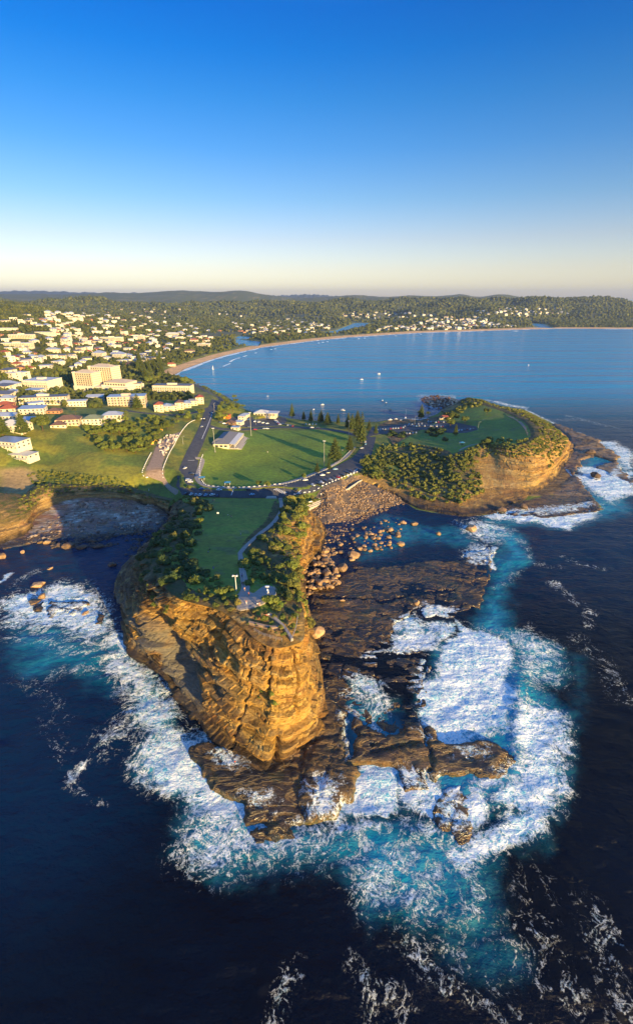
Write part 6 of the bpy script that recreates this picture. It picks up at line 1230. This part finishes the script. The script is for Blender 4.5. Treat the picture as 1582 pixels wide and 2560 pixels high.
# ================================================================ POSTS AND POLES
def pole(px, py, H, label, arms=1, head='lamp', r=.12, loc=None, name='floodlight_pole', cat='floodlight', col='steel'):
    p = loc or on(px, py); e = empty(name, (p[0], p[1], p[2] - .1), R(random.uniform(-15, 15)), label, cat); MB().cyl(0, 0, 0, H, r, 8, r * .6).build('pole', M[col], e); MB().cyl(0, 0, 0, .5, r * 1.8, 8).build('base', M['concrete'], e)
    if head == 'flood':
        a = MB().box(-1.3, 1.3, -.08, .08, H - .1, H + .08).build('crossbar', M[col], e)
        for s_ in (-1.0, -.35, .35, 1.0): MB().box(s_ - .25, s_ + .25, -.35, .1, H - .05, H + .45).build('lamp', M['lamp_white'], a)
    elif head == 'arm':
        a = MB().tube([(0, 0, H - .2), (.5, 0, H + .1), (1.6, 0, H + .2)], [.07, .06, .05]).build('arm', M[col], e); MB().box(1.4, 2.1, -.15, .15, H + .1, H + .28).build('lamp', M['lamp_white'], a)
    return e
random.seed(9)
pole(538, 1130, 24, 'tall floodlight pole at the near corner of the clubhouse', head='flood', r=.28); pole(628, 1089, 26, 'tall floodlight pole behind the clubhouse trees', head='flood', r=.28); pole(810, 1167, 24, 'tall floodlight pole on the right side of the oval', head='flood', r=.28); pole(871, 1100, 21, 'tall floodlight pole at the top right corner of the oval', head='flood', r=.28)
for px, py, H, lb in [(711,1238,8.5,'street lamp beside the footpath crossing'), (537,1040,16,'street lamp on the bend of the coast road'), (640,1062,14,'street lamp in the upper left car park'), (1194,1076,10,'street lamp on the rim of the headland car park loop'), (1036,1062,11,'sign-topped lamp at the back of the haven car park'), (458,1110,8,'street lamp beside the works track')]: pole(px, py, H, lb, head='arm', r=.14, name='street_lamp', cat='street lamp')
pl = onS(591, 1478); e = empty('camera_pole', pl, 0, 'pale pole with two white lamp heads beside the headland path', 'pole'); MB().cyl(0, 0, -.5, 6.8, .16, 8, .1).build('pole', M['white_paint'], e); MB().tube([(-.6, 0, 6.6), (0, 0, 6.9), (.6, 0, 6.6)], [.07] * 3).build('bracket', M['white_paint'], e)
for s_ in (-.8, .65): MB().box(s_ - .25, s_ + .25, -.35, .25, 6.5, 6.95).build('lamp', M['lamp_white'], e)
pl = onS(669, 1486); e = empty('beacon', pl, 0, 'small white tapered beacon with a light on top, standing on the lookout', 'beacon'); MB().cyl(0, 0, 0, 2.2, .62, 10, .32).build('tower', M['white_paint'], e, True); MB().cyl(0, 0, 2.2, 3.3, .10, 6).build('mast', M['steel'], e); MB().box(-.7, .7, -.35, .35, 3.3, 3.55).build('solar_panel', M['lamp_white'], e)
# ================================================================ FENCES
def fence(path, label, name='railing', cat='fence', h=1.05, sp=2.0, col='steel', rails=3, sag=0):
    """path: world points on the ground"""
    P3 = [Vector(p) for p in path]; root = empty(name, P3[0], 0, label, cat); o = P3[0]; L = [0]
    for a, b in zip(P3[:-1], P3[1:]): L.append(L[-1] + (b - a).length)
    n = min(60, max(2, int(L[-1] / sp))); 
    def at(d):
        for i in range(len(L) - 1):
            if d <= L[i + 1] + 1e-6: f = (d - L[i]) / max(1e-6, L[i + 1] - L[i]); return P3[i].lerp(P3[i + 1], f) - o
        return P3[-1] - o
    pts = [at(L[-1] * i / n) for i in range(n + 1)]
    for p in pts: MB().cyl(p.x, p.y, p.z - .3, p.z + h, .055, 6).build('post', M[col], root)
    for k in range(rails): z = h * (k + 1) / rails - .03; MB().tube([(p.x, p.y, p.z + z) for p in pts], [.035] * len(pts), 5).build('rail', M[col], root)
    return root
def up(p, dz): return (p[0], p[1], p[2] + dz)
LKF = [onS(a, b, .4) for a, b in [(593,1521),(601,1528),(616,1526),(632,1522),(652,1515),(672,1504),(688,1492),(692,1481),(685,1471)]]
fence(LKF, 'steel railing around the seaward edge of the lookout platform')
fence([onS(a, b, .9) for a, b in [(636,1578),(656,1590),(672,1594),(690,1600),(705,1603)]], 'low wire fence along the front edge of the cliff tip', 'wire_fence', h=1.2)
fence([onS(a, b, .9) for a, b in [(728,1602),(736,1585),(742,1562),(744,1545)]], 'wire fence along the right edge of the cliff tip', 'wire_fence', h=1.2)
fence([onS(a, b, .3) for a, b in [(612,1472),(610,1440),(606,1410)]], 'thin handrail beside the lower part of the headland path', 'handrail', rails=1, sp=3)
fence([(*on(a, b)[:2], float(Hat(*on(a, b)[:2])) + .3) for a, b in [(700,1214),(730,1208),(770,1196),(812,1178),(848,1156),(876,1128)]], 'pale post and rail fence along the kerb on the right of the oval', 'railing', h=1.1, sp=3, col='white_paint', rails=2)
# white kerb blocks
blk = bpy.data.meshes.new('kerb_block'); q = MB().box(-.95, .95, -.22, .22, -.3, .48); blk.from_pydata(q.V, [], q.F); blk.update(); blk.materials.append(M['white_paint'])
def blocks(L, sp, label, group):
    w = [on(a, b) for a, b in L]; pts = catmull(np.array(w), len(w) * 12); d = np.concatenate([[0], np.cumsum(np.linalg.norm(np.diff(pts[:, :2], axis=0), axis=1))]); m = np.arange(0, d[-1], sp)
    for s_ in m:
        x = np.interp(s_, d, pts[:, 0]); y = np.interp(s_, d, pts[:, 1]); x2 = np.interp(s_ + .5, d, pts[:, 0]); y2 = np.interp(s_ + .5, d, pts[:, 1]); o = bpy.data.objects.new('kerb_block', blk); COL.objects.link(o); o.location = (x, y, float(Hat(x, y)) + .25); o.rotation_euler = (0, 0, math.atan2(y2 - y, x2 - x)); tag(o, label, 'kerb block', group)
blocks([(510,1047),(488,1050),(470,1060),(452,1082),(437,1110),(422,1137),(411,1163),(407,1190),(412,1200)], 3.4, 'white block in the curved line on the right side of the works track', 'white blocks right of the works track')
blocks([(378,1133),(368,1152),(361,1167),(356,1180),(360,1193),(373,1195)], 3.4, 'white block in the curved line on the left of the works track', 'white blocks left of the works track')
blocks([(507,1138),(500,1160),(499,1185),(510,1209),(530,1216),(580,1219),(640,1217),(700,1211)], 4.2, 'white block along the lower left edge of the green oval', 'white blocks edging the oval')
blocks([(724,1240),(760,1232),(800,1219),(840,1201),(870,1189),(900,1178)], 4.2, 'white block along the seaward kerb of the curved car park', 'white blocks on the seaward kerb')
# ================================================================ SEA STEPS AND WALL
def wall_steps():
    a = Vector(P(764, 1270, 4.5)); b = Vector(P(818, 1247, 5.5)); d = (b - a); L = d.length; e = empty('sea_steps', a, math.atan2(d.y, d.x), 'broad pale concrete steps down to the boulder beach', 'steps')
    for k in range(4): MB().box(k * .8, L - k * 1.2, k * 1.5, k * 1.5 + 1.6, -4, -1.2 + k * .6).build('step', M['concrete'], e)
    MB().box(2, L - 4, 4.6, 4.75, .3, 1.5).build('handrail', M['white_paint'], e)
wall_steps()
def sea_wall(L, z, h, label):
    w = [Vector(P(a, b, z)) for a, b in L]; e = empty('sea_wall', w[0], 0, label, 'wall'); q = MB()
    for p, r_ in zip(w[:-1], w[1:]):
        d = (r_ - p); n = Vector((-d.y, d.x, 0)).normalized() * .35; V = [p - n, r_ - n, r_ + n, p + n]; V = [v - w[0] for v in V]; q.poly([(v.x, v.y, -4) for v in V] + [(v.x, v.y, h) for v in V], [(0, 3, 2, 1), (4, 5, 6, 7), (0, 1, 5, 4), (1, 2, 6, 5), (2, 3, 7, 6), (3, 0, 4, 7)])
    q.build('wall_face', M['concrete'], e)
sea_wall([(818,1247),(845,1235),(870,1222),(895,1205),(905,1200)], 6, .6, 'low concrete sea wall above the boulder beach')
# works site
for a, b, _z in darts_px([(397,1100),(412,1088),(438,1084),(446,1090),(428,1115),(416,1138),(400,1140)], 46, 1.6, on):
    r = random.uniform(.8, 2.3); o = bpy.data.objects.new('rubble_block', boulder_mesh(900, I1, 6, M_rubble) if 'RM' not in globals() else RM); RM = o.data; COL.objects.link(o); o.location = (a, b, float(Hat(a, b)) + r * .3); o.scale = (r, r * .8, r * .8); o.rotation_euler = (random.random(), random.random(), random.random() * 6); tag(o, f"{'large' if r > 1.8 else 'small' if r < 1.2 else 'medium'} pale block in the rubble heap, {'upper' if b > 505 else 'lower'} part, works site", 'rubble', 'rubble blocks of the works site')
def digger(px, py, rz, label):
    e = empty('digger', on(px, py), R(rz), label, 'digger'); MB().box(-1.9, 1.9, -1.3, -.7, 0, .8).build('track', M['dark_frame'], e); MB().box(-1.9, 1.9, .7, 1.3, 0, .8).build('track', M['dark_frame'], e)
    MB().box(-1.8, 1.2, -1.2, 1.2, .82, 2.0).build('body', M['yellow_paint'], e); c = MB().box(-.2, 1.1, -1.15, -.1, 2.0, 3.2).build('cab', M['yellow_paint'], e); MB().box(1.1, 1.14, -1.05, -.2, 2.2, 3.0).build('windscreen', M['glass_dark'], c)
    MB().tube([(1.1, .4, 1.8), (3.4, .4, 4.4), (5.6, .4, 2.6)], [.3, .26, .2]).build('arm', M['yellow_paint'], e); MB().box(5.2, 6.2, -.1, .9, 1.4, 2.5).build('bucket', M['dark_frame'], e)
digger(381, 1112, 30, 'yellow digger at the left edge of the works site'); digger(403, 1078, 200, 'yellow digger at the top of the works site'); digger(561, 1048, 10, 'yellow digger beside the orange shed on the coast road')
# picnic shelters
for px, py, lb in [(569,1213,'blue-roofed picnic shelter at the bottom of the oval'), (505,1200,'blue-roofed picnic shelter at the left corner of the oval'), (1154,1112,'blue-roofed shelter on the lawn of the right headland')]:
    e = empty('picnic_shelter', up(on(px, py), .1), R(5), lb, 'shelter'); MB().hip(-2.2, 2.2, -1.7, 1.7, 2.5, .8, .4).build('roof', M['blue_roof'], e)
    for sx in (-2, 2):
        for sy in (-1.5, 1.5): MB().cyl(sx, sy, -.2, 2.5, .08, 6).build('post', M['white_paint'], e)
    MB().box(-1.2, 1.2, -.4, .4, .70, .78).build('table_top', M['timber'], e); MB().box(-1.2, 1.2, -.95, -.65, .40, .46).build('bench', M['timber'], e); MB().box(-1.2, 1.2, .65, .95, .40, .46).build('bench', M['timber'], e); MB().box(-.1, .1, -.3, .3, -.1, .70).build('leg', M['steel'], e)
def board(p, label, w=1.2, h=1.0):
    e = empty('notice_board', p, R(8), label, 'sign'); MB().box(-w / 2, w / 2, -.04, .04, .8, .8 + h).build('panel', M['white_paint'], e)
    for s_ in (-w * .4, w * .4): MB().cyl(s_, .08, -.3, 1.6, .05, 6).build('post', M['steel'], e)
board(onS(545, 1287, .2), 'small white board standing on the shaded headland lawn'); board(on(373, 1229), 'small white marker on the slope left of the car park', .5, 1.4); board(P(803, 1239, 9), 'small white board on the lawn beside the sea steps', .6, 1.2); board(on(1326, 1106), 'small pale board at the foot of the right headland path', .9, 1.0)
e = empty('entry_plinth', onS(678, 1246, .1), R(0), 'low concrete plinth with broad steps where the path leaves the car park', 'plinth')
for k in range(3): MB().box(-4 + k * .3, 4 - k * .3, k * .9, k * .9 + 1.0, -.6, .3 + .25 * k).build('step', M['concrete'], e)
# ================================================================ PEOPLE
hairM = simple('hair', (.04, .025, .018), .8); 
def cloth(n_, c): return simple('cloth_' + n_, c, .85, .1, 6)
CL = {'black': cloth('black', (.02, .02, .025)), 'white': cloth('white', (.72, .70, .68)), 'pink': cloth('pink', (.62, .30, .26)), 'blue': cloth('blue', (.05, .12, .35)), 'red': cloth('red', (.5, .03, .02)), 'tan': cloth('tan', (.42, .30, .18)), 'grey': cloth('grey', (.18, .18, .19))}
def skin_obj(name, verts, edges, radii, mat_, parent, roots=(0,), sub=1):
    me = bpy.data.meshes.new(name); me.from_pydata(verts, edges, []); o = link(name, me, parent); sk = o.modifiers.new('skin', 'SKIN'); lay = me.skin_vertices[0] if me.skin_vertices else None
    if lay is None:
        bpy.context.view_layer.objects.active = o; bpy.context.view_layer.update(); lay = me.skin_vertices[0]
    for i, r_ in enumerate(radii): lay.data[i].radius = (r_, r_)
    for r_ in roots: lay.data[r_].use_root = True
    s_ = o.modifiers.new('sub', 'SUBSURF'); s_.levels = sub; s_.render_levels = sub; me.materials.append(mat_); return o
def person(p, rz, label, top, legs, pose='stand', group=None):
    e = empty('person', p, R(rz), label, 'person', group); sit = pose == 'sit'; st = .22 if pose == 'walk' else .04; b = -.42 if sit else 0
    if sit: J = {'hipL': (.10, 0, .45), 'hipR': (-.10, 0, .45), 'kL': (.12, -.42, .52), 'kR': (-.12, -.42, .50), 'aL': (.12, -.50, .08), 'aR': (-.12, -.46, .08)}
    else: J = {'hipL': (.10, 0, .90), 'hipR': (-.10, 0, .90), 'kL': (.10, -st * .8, .50), 'kR': (-.10, st * .3, .50), 'aL': (.10, -st, .09), 'aR': (-.10, st * 1.3, .10)}
    z = b; c = [(0, 0, .98 + z), (0, .01, 1.2 + z), (0, 0, 1.42 + z), (0, -.01, 1.52 + z), (0, -.02, 1.62 + z), (0, -.02, 1.72 + z), J['hipL'], J['kL'], J['aL'], (J['aL'][0], J['aL'][1] - .16, J['aL'][2] - .05), J['hipR'], J['kR'], J['aR'], (J['aR'][0], J['aR'][1] - .16, J['aR'][2] - .05),
        (.19, 0, 1.40 + z), (.25, .03, 1.12 + z), (.25, -.12, .90 + z), (.25, -.17, .80 + z), (-.19, 0, 1.40 + z), (-.25, .02, 1.12 + z), (-.24, -.05, .88 + z), (-.24, -.08, .78 + z)]
    E = [(0, 1), (1, 2), (2, 3), (3, 4), (4, 5), (0, 6), (6, 7), (7, 8), (8, 9), (0, 10), (10, 11), (11, 12), (12, 13), (2, 14), (14, 15), (15, 16), (16, 17), (2, 18), (18, 19), (19, 20), (20, 21)]
    r = [.14, .13, .14, .055, .095, .085, .09, .06, .045, .04, .09, .06, .045, .04, .06, .045, .035, .03, .06, .045, .035, .03]; skin_obj('body', c, E, r, M['skin'], e)
    skin_obj('shirt', [c[0], c[1], c[2], c[14], c[15], c[18], c[19]], [(0, 1), (1, 2), (2, 3), (3, 4), (2, 5), (5, 6)], [.16, .15, .16, .08, .065, .08, .065], CL[top], e)
    skin_obj('trousers', [c[0], c[6], c[7], c[8], c[10], c[11], c[12]], [(0, 1), (1, 2), (2, 3), (0, 4), (4, 5), (5, 6)], [.16, .115, .085, .065, .115, .085, .065], CL[legs], e)
    V, Fq = I2; h = mesh_np('hair', V * (.105, .12, .10) + (0, .012, 1.70 + z), Fq, [hairM]); link('hair', h, e)
for px, py, rz, lb, t_, l_, po_, dz in [(612,1478,10,'person in a pale top walking down the path onto the lookout','pink','tan','walk',.45), (622,1490,-30,'person in a dark red top standing at the left neck of the lookout','red','black','stand',.5), (616,1511,160,'person in a pink top standing in the middle left of the lookout','pink','white','stand',.5), (644,1517,190,'person in white leaning at the lookout railing, left of a pair','white','black','stand',.5), (649,1516,170,'person in tan at the lookout railing, right of a pair','tan','pink','stand',.5), (606,1463,0,'person in black walking on the lower part of the headland path','black','black','walk',.25), (605,1443,180,'person in dark blue walking up the headland path beside the bush','blue','black','walk',.25), (702,1274,180,'person in black alone on the upper path near the flank bushes','black','black','walk',.25), (701,1252,0,'left one of two people in black near the top of the path','black','grey','walk',.25), (704,1252,0,'right one of two people in black near the top of the path','black','blue','walk',.25), (602,1338,90,'person in pale blue and white on the right side of the lawn','white','blue','stand',.2), (524,1376,60,'person in tan walking on the lawn, upper of two','tan','black','walk',.2), (521,1383,240,'person in blue sitting on the lawn, lower of two','blue','black','sit',.2), (532,1254,30,'person in black at the top left corner of the lawn','black','black','stand',.2), (536,1254,200,'person in grey at the top left corner of the lawn','grey','black','stand',.2), (534,1422,0,'person in blue sitting alone low on the lawn','blue','blue','sit',.2), (664,1543,170,'person in red sitting left of three above the cliff tip','red','black','sit',.9), (668,1542,180,'person in pink sitting in the middle of three above the cliff tip','pink','tan','sit',.9), (672,1541,190,'person in white sitting right of three above the cliff tip','white','black','sit',.9)]: person(onS(px, py, dz), rz, lb, t_, l_, po_)
for px, py, rz, lb, t_, l_, po_ in [(588,1912,200,'person in red standing on the wet rocks below the cliff','red','black','stand'), (669,1132,0,'person in white standing alone on the oval','white','white','stand'), (856,1128,0,'person in pale blue walking on the right edge of the oval','white','blue','walk'), (690,1232,90,'person in black crossing at the footpath crossing','black','black','walk')]: p = on(px, py); person((p[0], p[1], p[2] + .05), rz, lb, t_, l_, po_)
for px, py, c_ in [(576,1292,'grey'),(579,1294,'pink'),(508,1328,'tan'),(570,1290,'white')]: person(onS(px, py, .2), 0, f'person in {c_} sitting on the upper half of the headland lawn', c_, 'black', 'sit')

# ================================================================ HAZE
t = bpy.data.materials.new('haze'); t.use_nodes = True; nt = t.node_tree; nt.nodes.clear(); pv = nt.nodes.new('ShaderNodeVolumePrincipled'); oo = nt.nodes.new('ShaderNodeOutputMaterial'); nt.links.new(pv.outputs[0], oo.inputs['Volume'])
pv.inputs['Color'].default_value = (.62, .78, 1.0, 1); pv.inputs['Density'].default_value = 5.2e-5; pv.inputs['Anisotropy'].default_value = 0.35
q = MB().box(-15500, 15500, -3300, 19000, -9, 420); tag(q.build('haze', t), 'thin pale haze softening the far hills', 'haze', None, 'stuff')
